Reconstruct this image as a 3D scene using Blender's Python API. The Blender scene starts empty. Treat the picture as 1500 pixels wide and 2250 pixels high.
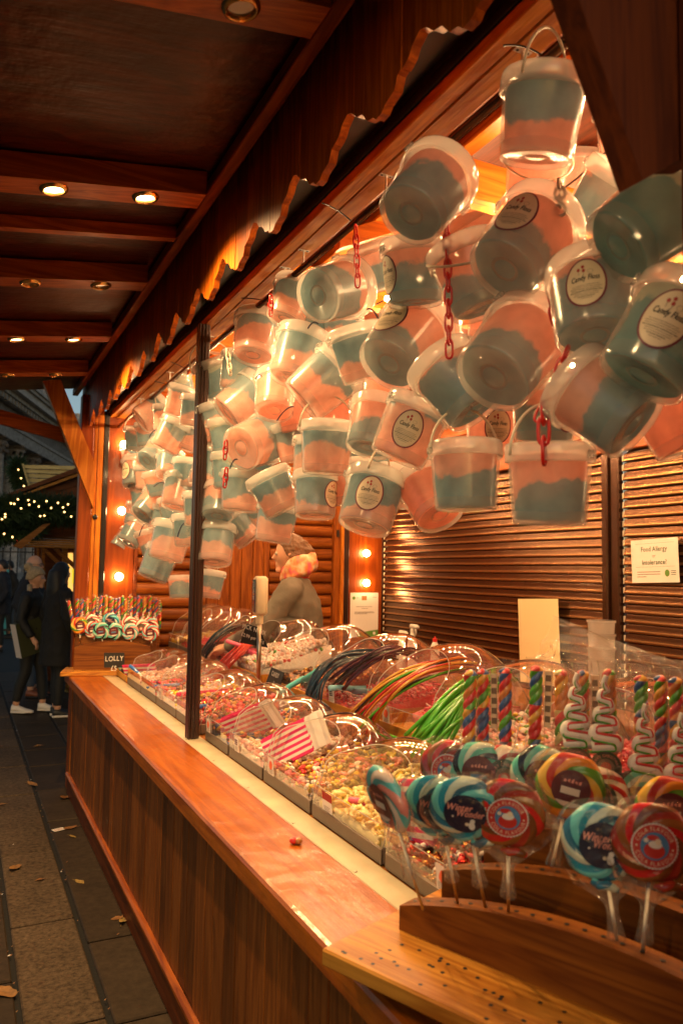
import bpy, math, random
from mathutils import Vector, Matrix
random.seed(7)
SC = bpy.context.scene
COL = SC.collection
R = math.radians

# ------------------------------------------------------------ camera
CAMZ = 1.65
YAW, PITCH, ROLL = 0.455, 0.0736, 0.0155
FPX, CX, CY = 1700.0, 750.0, 1125.0          # focal length and centre in photograph pixels
_f = Vector((math.sin(YAW)*math.cos(PITCH), math.cos(YAW)*math.cos(PITCH), math.sin(PITCH)))
_r0 = Vector((math.cos(YAW), -math.sin(YAW), 0.0)); _u0 = _r0.cross(_f)
_r = _r0*math.cos(ROLL) + _u0*math.sin(ROLL)
_u = -_r0*math.sin(ROLL) + _u0*math.cos(ROLL)
CAMP = Vector((0, 0, CAMZ))
cam_d = bpy.data.cameras.new('camera'); cam = bpy.data.objects.new('camera', cam_d); COL.objects.link(cam)
cam.matrix_world = Matrix(((_r.x, _u.x, -_f.x, 0), (_r.y, _u.y, -_f.y, 0), (_r.z, _u.z, -_f.z, CAMZ), (0, 0, 0, 1)))
cam_d.sensor_fit = 'VERTICAL'; cam_d.sensor_height = 36.0; cam_d.lens = FPX/2250*36
cam_d.clip_start = 0.05; cam_d.clip_end = 600
cam_d.dof.use_dof = True; cam_d.dof.focus_distance = 3.0; cam_d.dof.aperture_fstop = 4.0
SC.camera = cam

# ------------------------------------------------------------ sky, sun, exposure
w = bpy.data.worlds.new('World'); SC.world = w; w.use_nodes = True
wn = w.node_tree; wn.nodes.clear()
sky = wn.nodes.new('ShaderNodeTexSky'); sky.sky_type = 'NISHITA'; sky.sun_disc = False
sky.sun_elevation = R(9.0); sky.sun_rotation = R(200)
bg = wn.nodes.new('ShaderNodeBackground'); bg.inputs['Strength'].default_value = 0.06
wo = wn.nodes.new('ShaderNodeOutputWorld')
wn.links.new(sky.outputs[0], bg.inputs[0]); wn.links.new(bg.outputs[0], wo.inputs[0])
sun_d = bpy.data.lights.new('sun', 'SUN'); sun_d.energy = 0.01; sun_d.angle = R(12); sun_d.color = (1, .9, .8)
sun = bpy.data.objects.new('sun', sun_d); COL.objects.link(sun)
sun.rotation_euler = (R(81), 0, R(-20))
SC.view_settings.view_transform = 'Standard'; SC.view_settings.look = 'None'
SC.view_settings.exposure = 0.62; SC.view_settings.gamma = 1.0; SC.view_settings.use_curve_mapping = False
SC.render.engine = 'CYCLES'
cy = SC.cycles
cy.use_denoising = True; cy.denoiser = 'OPENIMAGEDENOISE'
cy.max_bounces = 10; cy.diffuse_bounces = 4; cy.glossy_bounces = 4; cy.transmission_bounces = 6
cy.transparent_max_bounces = 32; cy.caustics_reflective = False; cy.caustics_refractive = False
cy.sample_clamp_indirect = 8.0; cy.sample_clamp_direct = 0.0
cy.use_light_tree = True

def ray(px, py):
    return (_f*FPX + _r*(px-CX) - _u*(py-CY))/FPX
def P(px, py, x=None, y=None, z=None, d=None):
    """Point of the scene seen at a pixel of the photograph, on a plane x=, y=, z= or at depth d."""
    v = ray(px, py)
    if x is not None: t = x/v.x
    elif y is not None: t = y/v.y
    elif z is not None: t = (z-CAMZ)/v.z
    else: t = d
    return CAMP + v*t

# ------------------------------------------------------------ materials
MATS = {}
def nt(name):
    m = bpy.data.materials.new(name); m.use_nodes = True
    t = m.node_tree; b = t.nodes['Principled BSDF']; MATS[name] = m
    return m, t, b
def L(t, a, b): t.links.new(a, b)
def mat(name, col, rough=.5, metal=0, coat=0, trans=0, emit=None, estr=0, bump=0, bscale=40, var=0, spec=.5, alpha=1, sub=0, mottle=0):
    m, t, b = nt(name)
    b.inputs['Base Color'].default_value = (*col, 1); b.inputs['Roughness'].default_value = rough
    b.inputs['Metallic'].default_value = metal; b.inputs['Coat Weight'].default_value = coat
    b.inputs['Coat Roughness'].default_value = .1
    b.inputs['Transmission Weight'].default_value = trans; b.inputs['Specular IOR Level'].default_value = spec
    b.inputs['Alpha'].default_value = alpha
    if sub:
        b.inputs['Subsurface Weight'].default_value = sub; b.inputs['Subsurface Radius'].default_value = (.01, .006, .004)
    if emit: b.inputs['Emission Color'].default_value = (*emit, 1); b.inputs['Emission Strength'].default_value = estr
    if bump or var or mottle:
        tc = t.nodes.new('ShaderNodeTexCoord'); n = t.nodes.new('ShaderNodeTexNoise')
        n.inputs['Scale'].default_value = bscale; n.inputs['Detail'].default_value = 5
        L(t, tc.outputs['Object'], n.inputs['Vector'])
        if bump:
            bp = t.nodes.new('ShaderNodeBump'); bp.inputs['Strength'].default_value = bump; bp.inputs['Distance'].default_value = .01
            L(t, n.outputs['Fac'], bp.inputs['Height']); L(t, bp.outputs[0], b.inputs['Normal'])
        hs = t.nodes.new('ShaderNodeHueSaturation'); hs.inputs['Color'].default_value = (*col, 1)
        if var:
            oi = t.nodes.new('ShaderNodeObjectInfo'); mr = t.nodes.new('ShaderNodeMapRange')
            mr.inputs['To Min'].default_value = 1-var; mr.inputs['To Max'].default_value = 1+var
            L(t, oi.outputs['Random'], mr.inputs['Value'])
            src = mr.outputs[0]
        if mottle:
            m2 = t.nodes.new('ShaderNodeMapRange'); m2.inputs['From Min'].default_value = .3; m2.inputs['From Max'].default_value = .7
            m2.inputs['To Min'].default_value = 1-mottle; m2.inputs['To Max'].default_value = 1+mottle
            L(t, n.outputs['Fac'], m2.inputs['Value'])
            if var:
                mu = t.nodes.new('ShaderNodeMath'); mu.operation = 'MULTIPLY'
                L(t, src, mu.inputs[0]); L(t, m2.outputs[0], mu.inputs[1]); src = mu.outputs[0]
            else: src = m2.outputs[0]
        if var or mottle:
            L(t, src, hs.inputs['Value']); L(t, hs.outputs[0], b.inputs['Base Color'])
    return m
def wood(name, light, dark, axis='y', rough=.35, coat=0, scale=1.0, var=.18, knots=.5, bump=.15, crough=.15):
    light = (light[0]*1.04, light[1]*1.04, light[2]*.62); dark = (dark[0]*.95, dark[1]*.92, dark[2]*.55)
    m, t, b = nt(name)
    N = t.nodes.new
    tc = N('ShaderNodeTexCoord'); oi = N('ShaderNodeObjectInfo')
    ad = N('ShaderNodeVectorMath'); ad.operation = 'ADD'
    sc_ = N('ShaderNodeVectorMath'); sc_.operation = 'SCALE'; sc_.inputs[0].default_value = (13, 7, 9)
    L(t, oi.outputs['Random'], sc_.inputs['Scale']); L(t, tc.outputs['Object'], ad.inputs[0]); L(t, sc_.outputs[0], ad.inputs[1])
    mp = N('ShaderNodeMapping'); s = [14*scale]*3; s['xyz'.index(axis)] = 1.1*scale; mp.inputs['Scale'].default_value = s
    L(t, ad.outputs[0], mp.inputs['Vector'])
    n1 = N('ShaderNodeTexNoise'); n1.inputs['Scale'].default_value = 1.2; n1.inputs['Detail'].default_value = 3; n1.inputs['Distortion'].default_value = .8
    L(t, mp.outputs[0], n1.inputs['Vector'])
    mul = N('ShaderNodeMath'); mul.operation = 'MULTIPLY'; mul.inputs[1].default_value = 9
    fr = N('ShaderNodeMath'); fr.operation = 'PINGPONG'; fr.inputs[1].default_value = 1
    L(t, n1.outputs['Fac'], mul.inputs[0]); L(t, mul.outputs[0], fr.inputs[0])
    n2 = N('ShaderNodeTexNoise'); n2.inputs['Scale'].default_value = 7; n2.inputs['Detail'].default_value = 6
    L(t, mp.outputs[0], n2.inputs['Vector'])
    mx = N('ShaderNodeMix'); mx.inputs[0].default_value = .5
    L(t, fr.outputs[0], mx.inputs[2]); L(t, n2.outputs['Fac'], mx.inputs[3])
    cr = N('ShaderNodeValToRGB'); cr.color_ramp.elements[0].position = .2; cr.color_ramp.elements[1].position = .8
    cr.color_ramp.elements[0].color = (*dark, 1); cr.color_ramp.elements[1].color = (*light, 1)
    L(t, mx.outputs[0], cr.inputs[0])
    # knots
    mk = N('ShaderNodeMapping'); ks = [5*scale]*3; ks['xyz'.index(axis)] = 2.2*scale; mk.inputs['Scale'].default_value = ks
    L(t, ad.outputs[0], mk.inputs['Vector'])
    vo = N('ShaderNodeTexVoronoi'); vo.inputs['Scale'].default_value = 1.0; L(t, mk.outputs[0], vo.inputs['Vector'])
    kr = N('ShaderNodeMapRange'); kr.inputs['From Min'].default_value = .04; kr.inputs['From Max'].default_value = .11
    kr.inputs['To Min'].default_value = knots; kr.inputs['To Max'].default_value = 0
    L(t, vo.outputs['Distance'], kr.inputs['Value'])
    km = N('ShaderNodeMix'); km.data_type = 'RGBA'; km.inputs[7].default_value = (dark[0]*.3, dark[1]*.3, dark[2]*.3, 1)
    L(t, kr.outputs[0], km.inputs[0]); L(t, cr.outputs[0], km.inputs[6])
    mr = N('ShaderNodeMapRange'); mr.inputs['To Min'].default_value = 1-var; mr.inputs['To Max'].default_value = 1+var
    L(t, oi.outputs['Random'], mr.inputs['Value'])
    hs = N('ShaderNodeHueSaturation'); L(t, km.outputs[2], hs.inputs['Color']); L(t, mr.outputs[0], hs.inputs['Value'])
    L(t, hs.outputs[0], b.inputs['Base Color'])
    b.inputs['Specular IOR Level'].default_value = .22; b.inputs['Coat Weight'].default_value = coat; b.inputs['Coat Roughness'].default_value = crough
    rr = N('ShaderNodeMapRange'); rr.inputs['To Min'].default_value = max(.05, rough-.1); rr.inputs['To Max'].default_value = rough+.15
    n3 = N('ShaderNodeTexNoise'); n3.inputs['Scale'].default_value = 6; n3.inputs['Detail'].default_value = 4
    L(t, ad.outputs[0], n3.inputs['Vector']); L(t, n3.outputs['Fac'], rr.inputs['Value']); L(t, rr.outputs[0], b.inputs['Roughness'])
    bp = N('ShaderNodeBump'); bp.inputs['Strength'].default_value = bump; bp.inputs['Distance'].default_value = .004
    L(t, n2.outputs['Fac'], bp.inputs['Height'])
    bp2 = N('ShaderNodeBump'); bp2.inputs['Strength'].default_value = bump*1.2; bp2.inputs['Distance'].default_value = .02
    L(t, n3.outputs['Fac'], bp2.inputs['Height']); L(t, bp.outputs[0], bp2.inputs['Normal'])
    L(t, bp2.outputs[0], b.inputs['Normal']); L(t, bp2.outputs[0], b.inputs['Coat Normal'])
    return m
def clear(name, tint=(.97, .96, .95), rough=.03, haze=.0, ior=1.45, bump=0, bscale=30, boost=1.0):
    """thin clear plastic: see-through with mirror-like sheen"""
    m = bpy.data.materials.new(name); m.use_nodes = True; MATS[name] = m
    t = m.node_tree; t.nodes.clear(); N = t.nodes.new
    o = N('ShaderNodeOutputMaterial'); tr = N('ShaderNodeBsdfTransparent'); tr.inputs[0].default_value = (*tint, 1)
    gl = N('ShaderNodeBsdfGlossy'); gl.inputs['Roughness'].default_value = rough
    fr = N('ShaderNodeLayerWeight'); f0 = ((ior-1)/(ior+1))**2
    pw = N('ShaderNodeMath'); pw.operation = 'POWER'; pw.inputs[1].default_value = 4.0; L(t, fr.outputs['Facing'], pw.inputs[0])
    ma = N('ShaderNodeMath'); ma.operation = 'MULTIPLY_ADD'; ma.inputs[1].default_value = .75; ma.inputs[2].default_value = f0*1.6; L(t, pw.outputs[0], ma.inputs[0])
    mm = N('ShaderNodeMath'); mm.operation = 'MULTIPLY'; mm.inputs[1].default_value = boost; mm.use_clamp = True
    L(t, ma.outputs[0], mm.inputs[0])
    base = tr.outputs[0]
    if haze:
        df = N('ShaderNodeBsdfDiffuse'); df.inputs[0].default_value = (.85, .83, .8, 1)
        tl = N('ShaderNodeBsdfTranslucent'); tl.inputs[0].default_value = (.85, .83, .8, 1)
        a = N('ShaderNodeMixShader'); a.inputs[0].default_value = .7; L(t, df.outputs[0], a.inputs[1]); L(t, tl.outputs[0], a.inputs[2])
        h = N('ShaderNodeMixShader'); h.inputs[0].default_value = haze; L(t, base, h.inputs[1]); L(t, a.outputs[0], h.inputs[2])
        base = h.outputs[0]
    mx = N('ShaderNodeMixShader'); L(t, mm.outputs[0], mx.inputs[0]); L(t, base, mx.inputs[1]); L(t, gl.outputs[0], mx.inputs[2])
    if bump:
        tc = N('ShaderNodeTexCoord'); n = N('ShaderNodeTexNoise'); n.inputs['Scale'].default_value = bscale; n.inputs['Detail'].default_value = 4; n.inputs['Distortion'].default_value = 1.0
        L(t, tc.outputs['Object'], n.inputs['Vector'])
        bp = N('ShaderNodeBump'); bp.inputs['Strength'].default_value = bump; bp.inputs['Distance'].default_value = .02
        L(t, n.outputs['Fac'], bp.inputs['Height']); L(t, bp.outputs[0], gl.inputs['Normal']); L(t, bp.outputs[0], fr.inputs['Normal'])
    L(t, mx.outputs[0], o.inputs[0]); return m
def floss_mat(name, top, bot, split):
    """candy floss: two colours of spun sugar meeting along a ragged line, light passing through"""
    m = bpy.data.materials.new(name); m.use_nodes = True; MATS[name] = m
    t = m.node_tree; t.nodes.clear(); N = t.nodes.new
    o = N('ShaderNodeOutputMaterial'); tc = N('ShaderNodeTexCoord'); oi = N('ShaderNodeObjectInfo')
    sx = N('ShaderNodeSeparateXYZ'); L(t, tc.outputs['Object'], sx.inputs[0])
    off = N('ShaderNodeVectorMath'); off.operation = 'SCALE'; off.inputs[0].default_value = (5, 3, 4); L(t, oi.outputs['Random'], off.inputs['Scale'])
    ad = N('ShaderNodeVectorMath'); ad.operation = 'ADD'; L(t, tc.outputs['Object'], ad.inputs[0]); L(t, off.outputs[0], ad.inputs[1])
    n = N('ShaderNodeTexNoise'); n.inputs['Scale'].default_value = 7; n.inputs['Detail'].default_value = 6; n.inputs['Roughness'].default_value = .6
    L(t, ad.outputs[0], n.inputs['Vector'])
    a1 = N('ShaderNodeMath'); a1.operation = 'MULTIPLY_ADD'; a1.inputs[1].default_value = .14; L(t, n.outputs['Fac'], a1.inputs[0]); L(t, sx.outputs['Z'], a1.inputs[2])
    a2 = N('ShaderNodeMath'); a2.operation = 'MULTIPLY_ADD'; a2.inputs[1].default_value = .06; L(t, oi.outputs['Random'], a2.inputs[0])
    a3 = N('ShaderNodeMath'); a3.operation = 'MULTIPLY_ADD'; a3.inputs[1].default_value = .22; L(t, sx.outputs['X'], a3.inputs[0]); L(t, a1.outputs[0], a3.inputs[2]); L(t, a3.outputs[0], a2.inputs[2])
    mr = N('ShaderNodeMapRange'); mr.inputs['From Min'].default_value = split+.096; mr.inputs['From Max'].default_value = split+.104
    L(t, a2.outputs[0], mr.inputs['Value'])
    mx = N('ShaderNodeMix'); mx.data_type = 'RGBA'; mx.inputs[6].default_value = (*bot, 1); mx.inputs[7].default_value = (*top, 1)
    L(t, mr.outputs[0], mx.inputs[0])
    n2 = N('ShaderNodeTexNoise'); n2.inputs['Scale'].default_value = 26; n2.inputs['Detail'].default_value = 6; L(t, ad.outputs[0], n2.inputs['Vector'])
    n3 = N('ShaderNodeTexNoise'); n3.inputs['Scale'].default_value = 9; n3.inputs['Detail'].default_value = 3; L(t, ad.outputs[0], n3.inputs['Vector'])
    mm = N('ShaderNodeMath'); mm.operation = 'ADD'; L(t, n2.outputs['Fac'], mm.inputs[0]); L(t, n3.outputs['Fac'], mm.inputs[1])
    m2 = N('ShaderNodeMapRange'); m2.inputs['From Min'].default_value = .7; m2.inputs['From Max'].default_value = 1.3; m2.inputs['To Min'].default_value = .78; m2.inputs['To Max'].default_value = 1.18
    L(t, mm.outputs[0], m2.inputs['Value'])
    hs = N('ShaderNodeHueSaturation'); L(t, mx.outputs[2], hs.inputs['Color']); L(t, m2.outputs[0], hs.inputs['Value'])
    df = N('ShaderNodeBsdfDiffuse'); tl = N('ShaderNodeBsdfTranslucent'); L(t, hs.outputs[0], df.inputs[0]); L(t, hs.outputs[0], tl.inputs[0])
    bp = N('ShaderNodeBump'); bp.inputs['Strength'].default_value = .6; bp.inputs['Distance'].default_value = .01; L(t, n2.outputs['Fac'], bp.inputs['Height']); L(t, bp.outputs[0], df.inputs['Normal'])
    tp = N('ShaderNodeBsdfTransparent')
    s = N('ShaderNodeMixShader'); s.inputs[0].default_value = .68; L(t, df.outputs[0], s.inputs[1]); L(t, tl.outputs[0], s.inputs[2])
    s2 = N('ShaderNodeMixShader'); s2.inputs[0].default_value = .06; L(t, s.outputs[0], s2.inputs[1]); L(t, tp.outputs[0], s2.inputs[2])
    L(t, s2.outputs[0], o.inputs[0]); return m
def swirl_mat(name, cols, arms=3, twist=18.0):
    """hard candy drawn into a spiral; the colours run through the sugar"""
    m, t, b = nt(name); N = t.nodes.new
    tc = N('ShaderNodeTexCoord'); sx = N('ShaderNodeSeparateXYZ'); L(t, tc.outputs['Object'], sx.inputs[0])
    at = N('ShaderNodeMath'); at.operation = 'ARCTAN2'; L(t, sx.outputs['Z'], at.inputs[0]); L(t, sx.outputs['X'], at.inputs[1])
    ln = N('ShaderNodeVectorMath'); ln.operation = 'LENGTH'; cb = N('ShaderNodeCombineXYZ'); L(t, sx.outputs['X'], cb.inputs[0]); L(t, sx.outputs['Z'], cb.inputs[2]); L(t, cb.outputs[0], ln.inputs[0])
    a = N('ShaderNodeMath'); a.operation = 'MULTIPLY'; a.inputs[1].default_value = arms/(2*math.pi); L(t, at.outputs[0], a.inputs[0])
    c = N('ShaderNodeMath'); c.operation = 'MULTIPLY_ADD'; c.inputs[1].default_value = twist*arms; L(t, ln.outputs['Value'], c.inputs[0]); L(t, a.outputs[0], c.inputs[2])
    nz = N('ShaderNodeTexNoise'); nz.inputs['Scale'].default_value = 12; L(t, tc.outputs['Object'], nz.inputs['Vector'])
    c2 = N('ShaderNodeMath'); c2.operation = 'MULTIPLY_ADD'; c2.inputs[1].default_value = .35; L(t, nz.outputs['Fac'], c2.inputs[0]); L(t, c.outputs[0], c2.inputs[2])
    f = N('ShaderNodeMath'); f.operation = 'FRACT'; L(t, c2.outputs[0], f.inputs[0])
    cr = N('ShaderNodeValToRGB'); cr.color_ramp.interpolation = 'CONSTANT'
    els = cr.color_ramp.elements
    pos = [i/len(cols) for i in range(len(cols))]
    for i, (p, col) in enumerate(zip(pos, cols)):
        e = els[i] if i < 2 else els.new(p)
        e.position = p; e.color = (*col, 1)
    L(t, f.outputs[0], cr.inputs[0]); L(t, cr.outputs[0], b.inputs['Base Color'])
    b.inputs['Roughness'].default_value = .22; b.inputs['Coat Weight'].default_value = .4
    return m

OR1, OR2 = (.46, .13, .022), (.22, .05, .008)
wood('varnished_top', (.43, .112, .008), (.28, .058, .004), 'y', .34, .48, .6, .02, .15, .35, .15)
wood('front_board', (.24, .072, .018), (.13, .034, .007), 'z', .40, .08, 1, .42, .45)
wood('plinth_wood', (.17, .034, .006), (.08, .013, .002), 'y', .45, .05, 1, .1)
wood('pine_y', (.66, .26, .045), (.46, .13, .016), 'y', .45, .06, 1, .12, .6)
wood('pine_x', (.60, .20, .032), (.40, .10, .012), 'x', .45, .06, 1, .12, .6)
wood('pine_z', (.60, .21, .032), (.40, .10, .012), 'z', .45, .06, 1, .12, .6)
wood('canopy_x', (.46, .11, .012), (.26, .05, .004), 'x', .42, .08, 1, .12, .5)
wood('canopy_y', (.40, .095, .011), (.22, .042, .004), 'y', .42, .08, 1, .12, .4)
wood('fascia_z', (.56, .128, .011), (.33, .062, .005), 'z', .42, .03, 1, .2, .35)
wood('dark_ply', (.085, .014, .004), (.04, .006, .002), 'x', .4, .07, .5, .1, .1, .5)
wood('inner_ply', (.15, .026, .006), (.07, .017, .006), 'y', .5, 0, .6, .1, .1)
wood('red_panel', (.27, .052, .006), (.17, .028, .003), 'z', .38, .12, .5, .08, .15)
wood('log_wood', (.26, .07, .011), (.14, .032, .004), 'x', .45, .04, 1, .2, .6)
wood('plank_door', (.30, .08, .012), (.16, .035, .004), 'z', .45, .04, 1, .16, .7)
wood('stand_wood', (.24, .075, .014), (.12, .03, .005), 'x', .5, .03, 1, .12, .8)
wood('plank_old', (.62, .27, .065), (.36, .12, .02), 'x', .40, .15, 1.2, .05, 1.0)
wood('step_wood', (.34, .12, .03), (.22, .07, .015), 'y', .5, 0, 1, .1)
wood('bin_wood', (.52, .24, .06), (.38, .15, .03), 'y', .45, .1, 1, .1, .3)
mat('brown_alu', (.028, .010, .006), .32, 0, .25)
mat('black_metal', (.006, .005, .005), .3, .0, .3)
mat('steel', (.5, .42, .34), .28, 1.0)
mat('galv', (.25, .2, .16), .5, .8, bump=.1, bscale=90)
mat('brass', (.8, .5, .18), .22, 1.0)
mat('tube_metal', (.13, .06, .03), .25, .8)
mat('white_metal', (.75, .72, .68), .4)
mat('cream_laminate', (.66, .55, .36), .28, 0, .3, mottle=.14, bscale=9)
mat('shutter', (.075, .030, .011), .24, .75, bump=.05, bscale=8)
mat('shutter_lip_glint', (.30, .15, .06), .25, .8)  # paler lip: the highlight line along each slat is put into the colour
wood('bracket_wood', (.14, .028, .006), (.07, .012, .003), 'z', .7, .0, 1, .1, .5)
mat('rail_dark', (.020, .010, .006), .9, spec=.0)
mat('guide', (.07, .028, .012), .22, .5, .4)
mat('brush', (.55, .48, .38), .6)
mat('rubber', (.01, .01, .01), .5)
mat('concrete_floor', (.10, .06, .035), .7)
mat('tie_black', (.008, .008, .008), .4)
mat('tie_blue', (.01, .014, .06), .35)
mat('chain_red', (.60, .010, .008), .3, coat=.3)
mat('chain_clear', (.80, .70, .55), .35, trans=.3)
mat('white_plastic', (.75, .70, .62), .4)
mat('cream_plastic', (.72, .58, .38), .45)
mat('paper', (.80, .74, .68), .7)
mat('paper_cream', (.80, .63, .34), .6)
mat('ink', (.01, .01, .01), .7)
mat('ink_green', (.02, .10, .05), .6)
mat('ink_soft', (.18, .13, .09), .7)
mat('purple_ink', (.14, .006, .035), .5)
mat('sticker', (.74, .58, .40), .45)
mat('red_ink', (.40, .02, .015), .5)
mat('leaf_green_ink', (.12, .28, .04), .5)
mat('chalkboard', (.012, .011, .010), .55)
mat('chalk', (.78, .74, .68), .8)
mat('pink_stripe', (.72, .03, .15), .55)
mat('white_stripe', (.80, .72, .64), .6)
mat('orange_tag', (.85, .15, .06), .5)
mat('bulb_warm', (1, .8, .5), .3, emit=(1, .60, .27), estr=70)
mat('fairy_warm', (1, .8, .5), .3, emit=(1, .60, .27), estr=560)
mat('down_warm', (1, .8, .5), .3, emit=(1, .66, .30), estr=14)
mat('lamp_off', (.25, .2, .13), .15, coat=.6)
mat('garland_bulb', (1, .8, .5), .3, emit=(1, .55, .16), estr=5)
mat('red_lamp', (1, .1, .05), .3, emit=(1, .05, .015), estr=4)
mat('wire', (.01, .01, .01), .5)
clear('dome', (.985, .975, .965), .015, .05, 1.5, boost=2.3)
clear('film', (.985, .98, .975), .08, .010, 1.4, .5, 45, .7)
clear('film_gather', (.95, .94, .92), .12, .07, 1.42, .9, 60, 1.0)
clear('bag_film', (.96, .95, .93), .16, .03, 1.4, .5, 14, .6)
clear('tub', (.985, .975, .955), .20, .24, 1.42)
clear('tub_base', (.95, .93, .9), .15, .34, 1.42)
clear('lid', (.95, .93, .9), .16, .52, 1.42)
clear('acrylic_edge', (.95, .9, .85), .1, .7, 1.45)
mat('handle_plastic', (.78, .68, .52), .35, trans=.2)
PINK, BLUE, PALE = (.97, .54, .43), (.25, .43, .50), (.66, .68, .58)
floss_mat('floss_bp', BLUE, PINK, .0)
floss_mat('floss_pb', PINK, BLUE, .005)
floss_mat('floss_pp', PINK, PINK, .0)
floss_mat('floss_bb', PALE, BLUE, .03)
floss_mat('floss_gb', PALE, (.22, .42, .46), .02)
mat('asphalt_base', (.010, .009, .008), .9, bump=.3)
def slab_mat(name, col, sc, amt, rough=.75, bump=.4):
    m, t, b = nt(name); N = t.nodes.new
    tc = N('ShaderNodeTexCoord'); oi = N('ShaderNodeObjectInfo')
    n = N('ShaderNodeTexNoise'); n.inputs['Scale'].default_value = sc; n.inputs['Detail'].default_value = 8; n.inputs['Roughness'].default_value = .7
    L(t, tc.outputs['Object'], n.inputs['Vector'])
    n2 = N('ShaderNodeTexNoise'); n2.inputs['Scale'].default_value = 3.0; n2.inputs['Detail'].default_value = 4; L(t, tc.outputs['Object'], n2.inputs['Vector'])
    mr = N('ShaderNodeMapRange'); mr.inputs['From Min'].default_value = .35; mr.inputs['From Max'].default_value = .68; mr.inputs['To Min'].default_value = 1-amt; mr.inputs['To Max'].default_value = 1+amt
    L(t, n.outputs['Fac'], mr.inputs['Value'])
    mr2 = N('ShaderNodeMapRange'); mr2.inputs['To Min'].default_value = .6; mr2.inputs['To Max'].default_value = 1.4; L(t, n2.outputs['Fac'], mr2.inputs['Value'])
    mr3 = N('ShaderNodeMapRange'); mr3.inputs['To Min'].default_value = .75; mr3.inputs['To Max'].default_value = 1.25; L(t, oi.outputs['Random'], mr3.inputs['Value'])
    a = N('ShaderNodeMath'); a.operation = 'MULTIPLY'; L(t, mr.outputs[0], a.inputs[0]); L(t, mr2.outputs[0], a.inputs[1])
    c = N('ShaderNodeMath'); c.operation = 'MULTIPLY'; L(t, a.outputs[0], c.inputs[0]); L(t, mr3.outputs[0], c.inputs[1])
    hs = N('ShaderNodeHueSaturation'); hs.inputs['Color'].default_value = (*col, 1); L(t, c.outputs[0], hs.inputs['Value'])
    L(t, hs.outputs[0], b.inputs['Base Color']); b.inputs['Roughness'].default_value = rough; b.inputs['Specular IOR Level'].default_value = .12
    bp = N('ShaderNodeBump'); bp.inputs['Strength'].default_value = bump; bp.inputs['Distance'].default_value = .006; L(t, n.outputs['Fac'], bp.inputs['Height']); L(t, bp.outputs[0], b.inputs['Normal'])
slab_mat('slab_rough', (.085, .058, .036), 40, .55)
slab_mat('slab_smooth', (.050, .034, .021), 25, .25, .6, .2)
slab_mat('stone', (.46, .42, .385), 6, .25, .85, .3)
slab_mat('stone_dark', (.27, .24, .22), 8, .4, .9, .5)
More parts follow.
